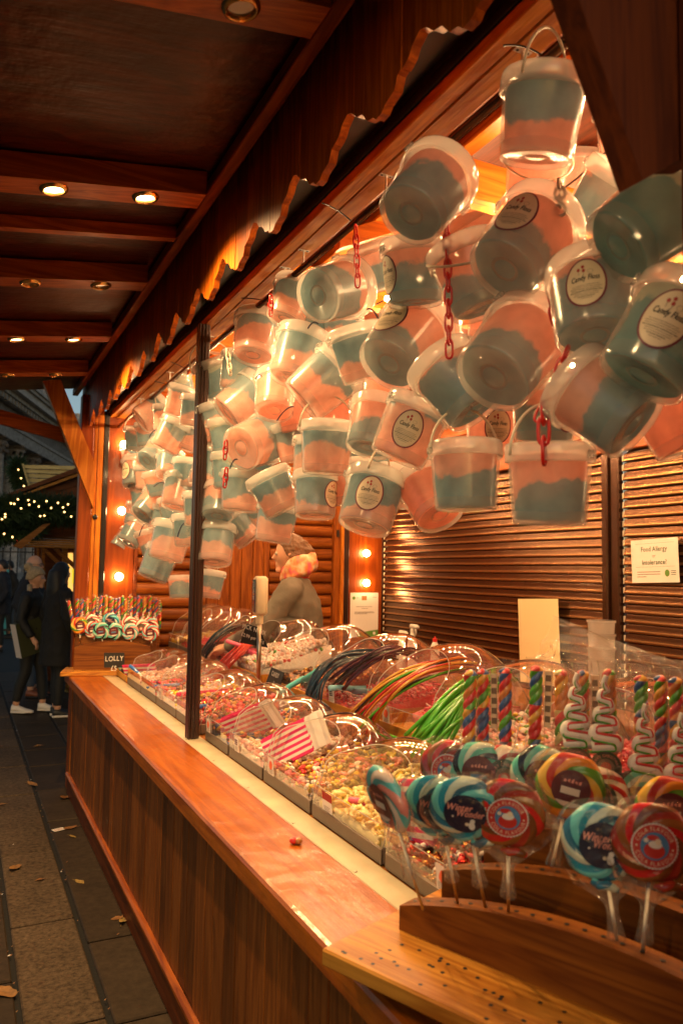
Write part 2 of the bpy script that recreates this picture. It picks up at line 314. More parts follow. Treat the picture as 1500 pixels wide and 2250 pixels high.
# ------------------------------------------------------------ mesh helpers
class MB:
    def __init__(s): s.v = []; s.f = []; s.m = []
    def add(s, vs, fs, mi=0, M=None):
        o = len(s.v)
        s.v += [tuple(M @ Vector(p)) for p in vs] if M else [tuple(p) for p in vs]
        for k, f in enumerate(fs):
            s.f.append(tuple(i+o for i in f)); s.m.append(mi[k] if isinstance(mi, (list, tuple)) else mi)
    def box(s, x0, x1, y0, y1, z0, z1, mi=0, c=0.0, M=None):
        if c <= 0:
            vs = [(x, y, z) for z in (z0, z1) for y in (y0, y1) for x in (x0, x1)]
            s.add(vs, [(0, 2, 3, 1), (4, 5, 7, 6), (0, 1, 5, 4), (2, 6, 7, 3), (0, 4, 6, 2), (1, 3, 7, 5)], mi, M); return
        c = min(c, .45*min(x1-x0, y1-y0, z1-z0))
        lo, hi = (x0, y0, z0), (x1, y1, z1); vs = []; idx = {}
        for k in range(8):
            sg = [(k >> i) & 1 for i in range(3)]
            for a in range(3):
                p = [(hi[i] if sg[i] else lo[i]) + (0 if i == a else (-c if sg[i] else c)) for i in range(3)]
                idx[(tuple(sg), a)] = len(vs); vs.append(tuple(p))
        fs = []
        for a in range(3):
            b, d = [(1, 2), (2, 0), (0, 1)][a]
            for sv in (0, 1):
                q = []
                for (u, w_) in ((0, 0), (1, 0), (1, 1), (0, 1)):
                    g = [0, 0, 0]; g[a] = sv; g[b] = u; g[d] = w_; q.append(idx[(tuple(g), a)])
                fs.append(tuple(q) if sv else tuple(reversed(q)))
        for a in range(3):           # edges along a
            b, d = [(1, 2), (2, 0), (0, 1)][a]
            for u in (0, 1):
                for w_ in (0, 1):
                    g0 = [0, 0, 0]; g1 = [0, 0, 0]; g0[a] = 0; g1[a] = 1; g0[b] = g1[b] = u; g0[d] = g1[d] = w_
                    q = [idx[(tuple(g0), b)], idx[(tuple(g1), b)], idx[(tuple(g1), d)], idx[(tuple(g0), d)]]
                    fs.append(tuple(q) if u == w_ else tuple(reversed(q)))
        for k in range(8):
            sg = tuple((k >> i) & 1 for i in range(3)); q = [idx[(sg, 0)], idx[(sg, 1)], idx[(sg, 2)]]
            fs.append(tuple(q) if sum(sg) % 2 else tuple(reversed(q)))
        s.add(vs, fs, mi, M)
    def tube(s, pts, r, n=8, mi=0, cap=True, M=None, closed=False):
        pts = [Vector(p) for p in pts]; rs = r if isinstance(r, (list, tuple)) else [r]*len(pts)
        vs = []; fs = []; N = len(pts); up = None
        for i, p in enumerate(pts):
            if closed: t = pts[(i+1) % N]-pts[i-1]
            else: t = pts[min(i+1, N-1)]-pts[max(i-1, 0)]
            if t.length < 1e-9: t = Vector((0, 0, 1))
            t.normalize()
            if up is None: up = Vector((0, 0, 1)) if abs(t.z) < .9 else Vector((1, 0, 0))
            a = t.cross(up)
            if a.length < 1e-6: a = t.orthogonal()
            a.normalize(); b = a.cross(t); up = b
            for k in range(n):
                th = 2*math.pi*k/n; vs.append(p + a*math.cos(th)*rs[i] + b*math.sin(th)*rs[i])
        for i in range(N if closed else N-1):
            j = (i+1) % N
            for k in range(n):
                k2 = (k+1) % n; fs.append((i*n+k, j*n+k, j*n+k2, i*n+k2))
        if cap and not closed:
            fs.append(tuple(range(n))); fs.append(tuple(reversed(range((N-1)*n, N*n))))
        s.add(vs, fs, mi, M)
    def lathe(s, prof, n=24, mi=0, M=None, cap0=True, cap1=True):
        vs = []; fs = []; mis = []
        for (r_, z) in prof:
            for k in range(n):
                th = 2*math.pi*k/n; vs.append((r_*math.cos(th), r_*math.sin(th), z))
        for i in range(len(prof)-1):
            for k in range(n):
                k2 = (k+1) % n; fs.append((i*n+k, i*n+k2, (i+1)*n+k2, (i+1)*n+k))
        if cap0: fs.append(tuple(reversed(range(n))))
        if cap1: fs.append(tuple(range((len(prof)-1)*n, len(prof)*n)))
        s.add(vs, fs, mi, M)
    def sphere(s, c, r, nu=10, nv=6, mi=0, M=None, sc=(1, 1, 1)):
        vs = [(c[0], c[1], c[2]-r*sc[2])]; fs = []
        for j in range(1, nv):
            ph = math.pi*j/nv
            for k in range(nu):
                th = 2*math.pi*k/nu
                vs.append((c[0]+r*sc[0]*math.sin(ph)*math.cos(th), c[1]+r*sc[1]*math.sin(ph)*math.sin(th), c[2]-r*sc[2]*math.cos(ph)))
        vs.append((c[0], c[1], c[2]+r*sc[2])); last = len(vs)-1
        for k in range(nu):
            k2 = (k+1) % nu; fs.append((0, 1+k2, 1+k)); fs.append((last, 1+(nv-2)*nu+k, 1+(nv-2)*nu+k2))
            for j in range(nv-2):
                a = 1+j*nu; fs.append((a+k, a+k2, a+nu+k2, a+nu+k))
        s.add(vs, fs, mi, M)
    def prism(s, poly, axis, a0, a1, mi=0, M=None):
        """2D polygon pushed along an axis: poly in the other two coordinates (in xyz order)"""
        n = len(poly); vs = []
        for a in (a0, a1):
            for (p, q) in poly:
                vs.append({'x': (a, p, q), 'y': (p, a, q), 'z': (p, q, a)}[axis])
        fs = [tuple(range(n)), tuple(reversed(range(n, 2*n)))] + [(i, (i+n), ((i+1) % n)+n, (i+1) % n) for i in range(n)]
        s.add(vs, fs, mi, M)
    def quad(s, a, b, c, d, mi=0, M=None): s.add([a, b, c, d], [(0, 1, 2, 3)], mi, M)
    def build(s, name, mats, parent=None, smooth=False, angle=None, M=None, recalc=True):
        me = bpy.data.meshes.new(name); me.from_pydata([tuple(p) for p in s.v], [], s.f)
        if not isinstance(mats, (list, tuple)): mats = [mats]
        for m in mats: me.materials.append(MATS[m])
        if len(mats) > 1: me.polygons.foreach_set('material_index', s.m)
        if recalc and not getattr(s, 'open', False):
            import bmesh
            bm = bmesh.new(); bm.from_mesh(me); bmesh.ops.recalc_face_normals(bm, faces=bm.faces); bm.to_mesh(me); bm.free()
        if smooth or angle:
            me.polygons.foreach_set('use_smooth', [True]*len(me.polygons))
            if angle: me.set_sharp_from_angle(angle=R(angle))
        me.update()
        return link(name, me, parent, M)
def link(name, me, parent=None, M=None):
    o = bpy.data.objects.new(name, me); COL.objects.link(o)
    if parent is not None: o.parent = parent
    if M is not None: o.matrix_local = M
    return o
def tag(o, label=None, cat=None, group=None, kind=None):
    if label: o['label'] = label
    if cat: o['category'] = cat
    if group: o['group'] = group
    if kind: o['kind'] = kind
    return o
def thing(name, label, cat, M=None, group=None, loc=None):
    o = bpy.data.objects.new(name, None); COL.objects.link(o); o.empty_display_size = .05
    if loc is not None: o.location = loc
    if M is not None: o.matrix_world = M
    return tag(o, label, cat, group)
def dup(src, parent, name=None):
    c = src.copy(); COL.objects.link(c); c.parent = parent
    return c
def frame(origin, X, Y, Z):
    X, Y, Z = Vector(X), Vector(Y), Vector(Z)
    return Matrix(((X.x, Y.x, Z.x, origin[0]), (X.y, Y.y, Z.y, origin[1]), (X.z, Y.z, Z.z, origin[2]), (0, 0, 0, 1)))
def lin(a, b, n): return [a+(b-a)*i/(n-1) for i in range(n)]

# ---- glyph shapes for printed and chalked lettering (built-in outline font, flattened to meshes once)
GLY = {}
def load_glyphs(chars):
    obs = []
    for ch in chars:
        cu = bpy.data.curves.new('glyph', 'FONT'); cu.body = ch; cu.size = 1.0; cu.resolution_u = 3
        o = bpy.data.objects.new('glyph', cu); COL.objects.link(o); obs.append((ch, o))
    bpy.context.view_layer.update(); dg = bpy.context.evaluated_depsgraph_get()
    for ch, o in obs:
        me = bpy.data.meshes.new_from_object(o.evaluated_get(dg))
        vs = [tuple(v.co) for v in me.vertices]; fs = [tuple(p.vertices) for p in me.polygons]
        wd = (max([v[0] for v in vs]) if vs else .25)+.07
        GLY[ch] = (vs, fs, wd)
        cu = o.data; bpy.data.objects.remove(o); bpy.data.curves.remove(cu); bpy.data.meshes.remove(me)
load_glyphs(sorted(set("Candy FlossCOLA FLAVOURMERRY CHRISTMASWinter WonderFood Allergy orIntolerance?PICK N MIX£2.99 per 100gLOLLY£5CANDYKAMDEN MARKET'*")))
def text_w(s, size, sx=1.0): return sum((GLY[c][2] if c != ' ' else .3) for c in s)*size*sx
def put_text(mb, s, size, mi, M, sx=1.0, shear=0.0, center=True, jit=0.0, bold=0.0, fn=None):
    """lettering in the local xy plane"""
    x = -text_w(s, size, sx)/2 if center else 0
    for c in s:
        if c == ' ': x += .3*size*sx; continue
        vs, fs, wd = GLY[c]; jy = random.uniform(-jit, jit)*size; ja = random.uniform(-jit, jit)*.5
        for bx, by in ([(0, 0)] if not bold else [(-bold, 0), (bold, 0), (0, bold), (0, -bold)]):
            q = [((v[0]*sx+v[1]*(shear+ja)+bx)*size+x, v[1]*size+jy+by*size, 0) for v in vs]
            if bold: q = [(a, b, .0002*(bx*3+by*5)/max(bold, 1e-6)*.05) for a, b, _ in q]
            if fn: q = [fn(p) for p in q]
            mb.add(q, fs, mi, M)
        x += wd*size*sx
def put_arc(mb, s, size, mi, radius, start, M, flip=False, sx=1.0):
    """lettering along a circle in the xy plane; start angle in degrees at the middle of the word, clockwise"""
    tot = text_w(s, size, sx); sgn = 1 if flip else -1; a = R(start) - sgn*tot/2/radius
    for c in s:
        wd = (.3 if c == ' ' else GLY[c][2])*size*sx
        am = a + sgn*wd/2/radius
        if c != ' ':
            vs, fs, w0 = GLY[c]; rad = radius if not flip else radius+size*.7
            ct = Vector((math.cos(am)*rad, math.sin(am)*rad, 0)); rot = am - math.pi/2 if not flip else am+math.pi/2
            M2 = Matrix.Translation(ct) @ Matrix.Rotation(rot, 4, 'Z')
            mb.add([((v[0]-w0/2)*size*sx, v[1]*size, 0) for v in vs], fs, mi, M @ M2)
        a += sgn*wd/radius
# ------------------------------------------------------------ ground
gb = MB(); gb.box(-120, 120, -60, 160, -.2, -.012); tag(gb.build('ground', 'asphalt_base'), kind='structure')
pv = MB(); pv.box(-3.2, 6.0, 1.2, 16.0, -.011, -.0105)
pav = tag(pv.build('pavement', 'asphalt_base'), kind='structure')
random.seed(3)
cols = [(-3.1, -2.15), (-2.14, -1.2), (-1.19, -.62), (-.61, -.02), (-.01, .265), (.275, .56), (.572, .95), (.96, 1.6), (1.61, 2.3), (2.31, 3.2), (3.21, 4.4)]
for ci, (xa, xb) in enumerate(cols):
    y = 1.3 + random.random()*.5
    rough = ci in (1, 3, 5, 8)
    js = {5: [2.05, 3.03, 3.92, 4.88, 6.1, 6.95, 7.7, 8.5, 9.2, 9.9, 10.6, 11.4, 12.2, 13.2], 6: [2.1, 2.97, 3.64, 4.46, 5.4, 6.15, 6.9, 7.5, 8.1, 8.8, 9.5, 10.2, 11, 12, 13]}.get(ci)
    if js is None:
        js = [y]
        while js[-1] < 13.5: js.append(js[-1]+random.uniform(.75, 1.15))
    if ci >= 7: js = [j for j in js if j > 6.2]
    for a, b in zip(js[:-1], js[1:]):
        t = random.uniform(-.002, .003)
        m = MB(); m.box(xa+.006, xb-.006, a+.007, b-.007, -.03, .001+t, c=.006)
        m.build('paving_slab', 'slab_rough' if rough else 'slab_smooth', pav)
# ------------------------------------------------------------ the stall
YN, YE, XF, XB = .80, 6.15, .95, 3.43     # near end, far end, front, back
stall = thing('market_stall', 'long varnished timber market stall selling sweets and candy floss, shutters closed behind', 'market stall', loc=(2.1, 3.4, 0))
stall.location = (0, 0, 0)
CT = .865
m = MB(); m.prism([(.722, CT-.062), (.722, CT-.012), (.727, CT-.004), (.736, CT), (.944, CT), (.944, CT-.062)], 'y', .45, 6.05)
m.build('counter_top', 'varnished_top', stall)
m = MB(); m.box(.9465, 1.034, .45, 6.05, CT-.06, CT+.001, c=.002); strip = m.build('counter_strip', 'cream_laminate', stall)
sc = MB()
for y in [1.0+.42*i for i in range(12)]:
    sc.lathe([(.005, 0), (.0045, .0012), (.002, .0016)], 10, M=Matrix.Translation((.957, y, CT+.0012)))
sc.build('screw_heads', 'steel', strip, smooth=True)
m = MB(); m.box(.944, .9465, .45, 6.05, CT-.06, CT-.004); m.build('joint_gap', 'rubber', stall)
# front boards
random.seed(11); y = .5
while y < 6.0:
    wd = random.choice([.085, .1, .12, .14, .105]); wd = min(wd, 6.0-y)
    m = MB(); m.box(.775+random.uniform(-.0015, .0015), .797, y+.0012, y+wd-.0012, .145, CT-.062, c=.0022)
    m.build('front_board', 'front_board', stall); y += wd
m = MB(); m.box(.80, .84, .46, 6.0, .02, CT-.065); m.build('front_frame', 'plinth_wood', stall)
m = MB(); m.box(.765, .799, .46, 6.02, 0, .128, c=.003); m.build('plinth', 'plinth_wood', stall)
m = MB(); m.prism([(.752, .13), (.752, .142), (.760, .152), (.774, .155), (.774, .13)], 'y', .46, 6.02); m.build('plinth_trim', 'canopy_y', stall)
m = MB(); m.box(.768, .83, 5.955, 6.03, .0, CT-.062, c=.003); m.build('corner_post', 'front_board', stall)
m = MB(); m.box(.84, 1.9, 6.0, 6.04, 0, CT-.065); m.build('end_panel', 'plinth_wood', stall)
# steps for the sweet bins
m = MB(); m.box(1.036, 1.47, .85, 6.05, CT-.08, CT-.002); m.build('display_step', 'step_wood', stall)
m = MB(); m.box(1.472, 2.02, .85, 6.05, CT-.3, 1.028, c=.004); m.build('display_step', 'step_wood', stall)
m = MB(); m.box(1.465, 1.4715, .85, 6.05, CT, 1.02); m.build('step_riser', 'plank_door', stall)
m = MB(); m.box(.86, 3.5, .7, 6.2, .02, .12); m.build('stall_floor', 'concrete_floor', stall)
# end posts at the far corner
m = MB(); m.box(.775, .872, YE-.06, YE+.05, 0, 2.95, c=.006); m.build('corner_post', 'red_panel', stall)
m = MB(); m.box(.8745, .944, YE-.05, YE+.02, CT+.002, 2.9, c=.005); m.build('corner_post', 'pine_z', stall)
m = MB(); m.box(.90, .905, YE-.0525, YE-.0502, CT, 2.9); m.build('post_groove', 'plinth_wood', stall)
m = MB(); m.box(.946, .985, YE-.05, YE+.04, CT+.002, 2.84, c=.004); m.build('window_channel', 'black_metal', stall)
hb = P(209, 1136, y=YE-.053)
m = MB(); m.lathe([(.02, 0), (.02, .006), (.015, .011), (.006, .012), (.006, .009)], 16, M=Matrix.Translation(hb) @ Matrix.Rotation(R(90), 4, 'X')); m.build('catch_plate', 'black_metal', stall, angle=40)
# end wall
m = MB(); m.box(.99, XB, YE+.03, YE+.09, .1, 3.3); m.build('end_wall', 'inner_ply', stall)
def endp(px, py=1300): return P(px, py, y=YE).x
m = MB(); m.box(.988, 1.208, YE-.012, YE+.028, CT-.05, 2.80, c=.002); pl = m.build('bulb_panel', 'red_panel', stall)
m = MB()
for zz in (1.42, 2.3):
    for xx in (1.01, 1.19): m.lathe([(.006, 0), (.004, .002)], 8, M=Matrix.Translation((xx, YE-.0125, zz)) @ Matrix.Rotation(R(90), 4, 'X'))
m.build('screw_heads', 'steel', pl)
m = MB(); m.box(1.21, 1.235, YE-.03, YE+.028, CT-.05, 2.8, c=.003); m.build('door_frame', 'plinth_wood', stall)
def logs(x0, x1):
    z = .62
    while z < 2.75:
        n = 6; pts = [(YE+.028, z+.002)]
        for k in range(n+1):
            a = math.pi*k/n; pts.append((YE+.028-.012-.024*math.sin(a)**.7, z+.004+(.089)*(1-math.cos(a))/2))
        pts.append((YE+.028, z+.098))
        mm = MB(); mm.prism(pts, 'x', x0, x1); mm.build('log_board', 'log_wood', stall, angle=50); z += .1005
xp0, xp1, xd = endp(452), endp(590), endp(727)
logs(1.236, xp0-.004); logs(xp1+.004, xd)
xx = xp0; 
while xx < xp1-.02:
    wd = min(.098, xp1-xx); mm = MB(); mm.box(xx+.0012, xx+wd-.0012, YE-.012, YE+.028, .12, 2.75, c=.005); mm.build('door_plank', 'plank_door', stall); xx += wd
m = MB(); m.box(endp(728), endp(741), YE-.045, YE+.028, .12, 2.75, c=.004); m.build('door_frame', 'plank_door', stall)
m = MB(); m.box(endp(742), endp(748), YE-.06, YE+.0, .12, 2.75, c=.003); m.build('door_frame', 'pine_z', stall)
m = MB(); m.box(endp(748)+.002, endp(762), YE-.035, YE+.028, .12, 2.75, c=.004); m.build('window_channel', 'brown_alu', stall)
m = MB(); hz = P(742, 1172, y=YE-.06); m.box(hz.x-.012, hz.x+.012, YE-.075, YE-.061, hz.z-.03, hz.z+.03, c=.004); m.build('hinge', 'black_metal', stall)
m = MB(); m.box(endp(763), XB-.004, YE-.012, YE+.028, .12, 2.80, c=.002); m.build('bulb_panel', 'red_panel', stall)
# near end wall (beyond the frame, it carries the bulbs mirrored in the shutter)
m = MB(); m.box(1.0, XB, YN-.16, YN-.1, .1, 3.3); m.build('end_wall', 'inner_ply', stall)
# back wall: roller shutters with a guide between them
yd0, yd1 = P(1366, 1200, x=XB).y, P(1328, 1200, x=XB).y     # near and far side of the guide
def shutter(y0, y1):
    b = MB(); b.box(XB+.02, XB+.04, y0, y1, .8, 2.5); sh = b.build('roller_shutter', 'guide', stall)
    prof = [(.0, .002), (-.010, .004), (-.013, .010), (-.009, .02), (-.004, .036), (-.003, .046), (.0, .0535)]
    mm = MB(); n = len(prof)
    mm.v = [(XB+p[0], y, p[1]) for y in (y0, y1) for p in prof]
    mm.f = [(i, i+n, i+n+1, i+1) for i in range(n-1)]
    mm.m = [0, 1, 1, 0, 0, 0]; mm.open = True
    first = mm.build('slat', ['shutter', 'shutter_lip_glint'], sh, smooth=True); first.location.z = .82
    k = 1
    while .82+k*.0545 < 2.34:
        o = dup(first, sh); o.location = (random.uniform(-.001, .001), 0, .82+k*.0545); k += 1
    mm = MB()
    for q in range(k): mm.box(XB-.006, XB+.016, y1+.0, y1+.016, .826+q*.0545, .862+q*.0545, c=.003)
    mm.build('slat_end_clips', 'brush', sh)
    return sh
shutter(yd1+.0, YE-.05); shutter(YN-.1, yd0-.022)
for (a, b, xo) in [(yd0, yd0+.05, .03), (yd0+.052, yd1-.052, .012), (yd1-.05, yd1-.002, .034)]:
    m = MB(); m.box(XB-xo, XB+.02, a, b, .7, 2.36, c=.008); m.build('shutter_guide', 'guide', stall)
m = MB(); m.box(XB-.02, XB+.02, YE-.034, YE-.013, .7, 2.36, c=.003); m.build('shutter_guide', 'guide', stall)
for k in range(5):
    m = MB(); m.box(XB-.03, XB+.02, YN-.1, YE-.012, 2.362+k*.108, 2.467+k*.108, c=.006); m.build('header_board', 'canopy_y', stall)
m = MB(); m.box(3.0, XB-.035, YN+.3, YE-.1, .84, .88, c=.004); m.build('back_shelf', 'step_wood', stall)
m = MB(); m.box(.9915, 1.002, YN, YE+.02, 2.8365, 3.25); m.build('window_head', 'black_metal', stall)  # unseen board added to block sky light leaking in above the soffit
m = MB(); m.prism([(.55, 3.16), (2.2, 3.46), (2.2, 3.50), (.55, 3.20)], 'y', YN-.5, YE+.36); m.build('roof_panel', 'dark_ply', stall)
m = MB(); m.prism([(2.2, 3.46), (3.8, 2.95), (3.8, 2.99), (2.2, 3.50)], 'y', YN-.5, YE+.36); m.build('roof_panel', 'dark_ply', stall)
# ceiling
RZ, EZ, RX = 3.38, 2.90, 2.2
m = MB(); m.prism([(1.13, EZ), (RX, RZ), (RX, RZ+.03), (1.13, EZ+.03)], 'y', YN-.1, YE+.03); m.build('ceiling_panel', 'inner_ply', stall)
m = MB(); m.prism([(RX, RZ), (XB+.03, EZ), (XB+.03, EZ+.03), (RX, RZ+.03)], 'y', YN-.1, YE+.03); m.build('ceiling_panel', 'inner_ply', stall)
for yb in (.95, 1.95, 3.0, 4.05, 5.1):
    m = MB(); m.box(1.16, XB-.03, yb, yb+.075, 2.83, 2.96, c=.005); m.build('tie_beam', 'pine_x', stall)
for s_, xa, xb in ((0, 1.2, RX), (1, RX, XB)):
    for yb in (1.43, 2.5, 3.55, 4.6, 5.6):
        za, zb = (EZ, RZ) if s_ == 0 else (RZ, EZ)
        m = MB(); m.prism([(xa, za-.07), (xb, zb-.07), (xb, zb-.004), (xa, za-.004)], 'y', yb, yb+.05); m.build('rafter', 'canopy_x', stall)
m = MB(); m.box(1.34, 1.40, YN, YE, 2.965, 3.0, c=.004); m.build('purlin', 'pine_y', stall)
# front header, soffit boards, hanging rail
m = MB(); m.box(.835, .978, YN, YE+.02, 2.86, 2.90); m.build('window_head', 'black_metal', stall)
m = MB(); m.tube([(.977, YN, 2.838), (.977, YE, 2.838)], .011, 10); m.build('eave_rail', 'rail_dark', stall, smooth=True)
m = MB(); m.box(.965, .989, YN, YE, 2.843, 2.86); m.build('window_head', 'rail_dark', stall)
for (a, b) in ((.990, 1.037), (1.0395, 1.104)):
    m = MB(); m.box(a, b, YN, YE-.012, 2.80, 2.835, c=.003); m.build('soffit_board', 'pine_y', stall)
m = MB(); m.box(1.106, 1.135, YN, YE-.012, 2.835, 2.95, c=.003); m.build('soffit_board', 'canopy_y', stall)
m = MB(); m.tube([(1.056, YN, 2.73), (1.056, YE-.02, 2.73)], .0125, 12); rail = m.build('hanging_rail', 'tube_metal', stall, smooth=True)
for (px, py) in ((1165, 118), (860, 388), (680, 552), (640, 590), (486, 742), (412, 822), (350, 880)):
    q = P(px, py, z=2.80); m = MB()
    M0 = Matrix.Translation((1.062, q.y, 2.7985))
    m.box(-.022, .022, -.007, .007, -.0015, 0, 0, .0004, M0)
    for xx in (-.014, .014): m.lathe([(.0035, 0), (.0035, -.001)], 8, 1, M0 @ Matrix.Translation((xx, 0, -.0016)))
    m.tube([(1.062, q.y, 2.797), (1.062, q.y, 2.742)], .003, 6, 0)
    m.build('rail_bracket', ['white_metal', 'ink'], rail)
# window post
pf = P(420, 1622, z=CT)
m = MB(); xo, yo = pf.x, pf.y
m.box(xo-.018, xo+.030, yo-.03, yo+.028, CT+.0015, 2.80, 0, .006)
for k, dx in enumerate((-.021, -.0075, .007)):
    m.box(xo+dx-.003, xo+dx+.005, yo-.036, yo-.029, CT+.0015, 2.80, 0, .002)
m.box(xo-.024, xo-.0175, yo-.022, yo-.004, CT+.0015, 2.80, 0, .002); m.box(xo-.024, xo-.0175, yo+.006, yo+.024, CT+.0015, 2.80, 0, .002)
m.build('window_post', 'brown_alu', stall, angle=30)
# near post and its bracket
xq = P(1489, 360, y=.80).x; m = MB(); m.box(xq, xq+.09, YN-.05, YN-.002, CT, 2.95, c=.004); m.build('corner_post', 'bracket_wood', stall)
bp_ = [P(1268, -10, y=.80), P(1410, 396, y=.80), P(1486, 354, y=.80), P(1530, 354, y=.80), P(1530, -60, y=.80), P(1250, -60, y=.80)]
m = MB(); m.prism([(p.x, p.z) for p in bp_], 'y', .80, .845); m.build('eaves_bracket', 'bracket_wood', stall)
# fascia of scalloped boards
FX = .82; Lp = .345; z0 = 2.695
prof = [(0, 0), (.05, .0), (.075, .012), (.2, .022), (.235, .05), (.36, .062), (.40, .082), (.5, .10)]
def fz(t):
    t = t % 1.0; t = min(t, 1-t)
    for (a, za), (b, zb) in zip(prof[:-1], prof[1:]):
        if t <= b: return z0 + za + (zb-za)*(t-a)/(b-a)
    return z0+.1
y_tip = 1.508*1.0
m = MB(); m.box(FX+.024, FX+.036, .7, YE+.3, 2.84, 3.2); m.build('fascia_backing', 'plinth_wood', stall)
y = .72; random.seed(5)
while y < YE+.28:
    wd = .115; n = 9; pts = []
    for i in range(n):
        yy = y+.001+(wd-.002)*i/(n-1); t = (yy-y_tip)/Lp; pts.append((yy, fz(t)))
    off = random.uniform(-.0015, .0015)
    m = MB(); m.prism(pts+[(y+wd-.001, 3.19), (y+.001, 3.19)], 'x', FX+off, FX+.022+off); m.build('fascia_board', 'fascia_z', stall)
    y += wd
# canopy reaching out over the pavement
SL = .139
def cz(x): return 2.965 + (x-.72)*SL       # underside height of the beams
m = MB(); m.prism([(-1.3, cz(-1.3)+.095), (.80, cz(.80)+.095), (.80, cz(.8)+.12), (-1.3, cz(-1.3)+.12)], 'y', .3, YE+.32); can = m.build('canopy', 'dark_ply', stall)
LITSP = []
for i, yb in enumerate((.66, 1.63, 2.66, 3.62, 4.58, 5.5)):
    m = MB(); m.prism([(-1.28, cz(-1.28)), (.72, cz(.72)), (.72, cz(.72)+.085), (-1.28, cz(-1.28)+.085)], 'y', yb-.06, yb+.06); m.build('canopy_beam', 'canopy_x', can)
    if i == 2:
        m = MB(); m.prism([(-1.28, cz(-1.28)+.04), (.74, cz(.74)+.04), (.74, cz(.74)+.09), (-1.28, cz(-1.28)+.09)], 'y', yb+.45, yb+.49); m.build('canopy_beam', 'canopy_x', can)
    for xx in (-.45, -.1, .22, .52):
        lit = (i in (2, 4) and xx > .2) or (i == 0 and xx < .2)
        M0 = Matrix.Translation((xx, yb, cz(xx))) @ Matrix.Rotation(-math.atan(SL), 4, 'Y')
        m = MB(); m.lathe([(.031, -.001), (.033, -.009), (.037, -.011), (.043, -.008), (.047, -.001)], 28, 0, M0, False, False)
        m.lathe([(.030, -.0012), (.0001, -.0012)], 28, 1, M0, False, True)
        o = m.build('downlight', ['brass', 'down_warm' if lit else 'lamp_off'], can, angle=40, recalc=False)
        if lit: LITSP.append((xx, yb, cz(xx)-.012, 15 if i == 0 else 65))
for (xa, xb) in ((.742, .785), (-.4, -.36)):
    m = MB(); m.box(xa, xb, .3, YE+.3, cz(xa)+.035, cz(xa)+.085, c=.004); m.build('canopy_purlin', 'canopy_y', can)
a, b = P(-30, 890, y=YE+.3), P(165, 948, y=YE+.3); c_, d_ = P(165, 978, y=YE+.3), P(-30, 922, y=YE+.3)
m = MB(); m.prism([(a.x, a.z), (b.x, b.z), (c_.x, c_.z), (d_.x, d_.z)], 'y', YE+.3, YE+.34); m.build('barge_board', 'canopy_x', can)
# brace of the canopy
q = [P(93, 842, y=YE-.02), P(131, 838, y=YE-.02), P(205, 1020, y=YE-.02), P(205, 1060, y=YE-.02), P(202, 1118, y=YE-.02)]
m = MB(); m.prism([(p.x, p.z) for p in q], 'y', YE-.1, YE-.02); m.build('canopy_brace', 'pine_z', stall)
for i, (xx, yb, zz, en) in enumerate(LITSP):
    ld = bpy.data.lights.new('downlight_beam', 'SPOT'); ld.energy = en; ld.color = (1, .62, .26); ld.spot_size = R(150); ld.spot_blend = .5; ld.shadow_soft_size = .03
    lo = bpy.data.objects.new('downlight_beam', ld); COL.objects.link(lo); lo.location = (xx, yb, zz-.01)
# ------------------------------------------------------------ lamps
def globe(label, p, n):
    t = thing('globe_bulb', label, 'light bulb', loc=p, group='round bulbs on the end wall panels')
    m = MB(); m.sphere((0, -.034*n, 0), .030, 16, 10); m.build('bulb', 'bulb_warm', t, smooth=True)
    m = MB(); m.lathe([(.03, 0), (.03, .006), (.02, .01)], 16, M=Matrix.Rotation(R(90*n), 4, 'X')); m.build('socket', 'brass', t, angle=40)
for px, py, lb in ((272, 978, 'topmost round bulb on the red panel beside the candy floss'), (266, 1123, 'middle round bulb on the red panel behind the stall corner'), (260, 1267, 'lowest round bulb on the red panel above the striped rock sticks')):
    globe(lb, P(px, py, y=YE-.013), 1)
for px, py, lb in ((801, 1149, 'round bulb hidden behind a hanging bucket on the panel with the certificate'), (801, 1216, 'upper round bulb on the panel above the certificate'), (801, 1281, 'round bulb just above the pinned certificate')):
    globe(lb, P(px, py, y=YE-.013), 1)
for zz, lb in ((2.05, 'upper bulb on the near end panel facing the shutter'), (1.78, 'middle bulb on the near end panel facing the shutter'), (1.5, 'lower bulb on the near end panel facing the shutter')):
    globe(lb, (3.1, YN-.098, zz), -1)
fb = MB(); fb.sphere((0, 0, 0), .0125, 8, 6)
fme = None
for k, (xx, zz, nm) in enumerate(((1.55, 2.80, 'festoon light string nearest the hanging buckets'), (1.95, 2.78, 'festoon light string under the ridge of the stall'), (2.4, 2.78, 'festoon light string between ridge and shutter'), (2.85, 2.76, 'festoon light string nearest the roller shutter'))):
    t = thing('festoon_lights', nm, 'string lights', loc=(0, 0, 0), group='festoon light strings under the stall roof')
    pts = [(xx, .95+.05*i, zz+.02*math.cos(i*.6)) for i in range(103)]
    m = MB(); m.tube(pts[::2], .003, 5); m.build('cable', 'wire', t)
    for i in range(21):
        y = .98+i*.255+.06*(k % 2)
        if fme is None:
            o = fb.build('bulb', 'fairy_warm', t, smooth=True); fme = o
        else: o = dup(fme, t)
        o.location = (xx, y, zz-.018)
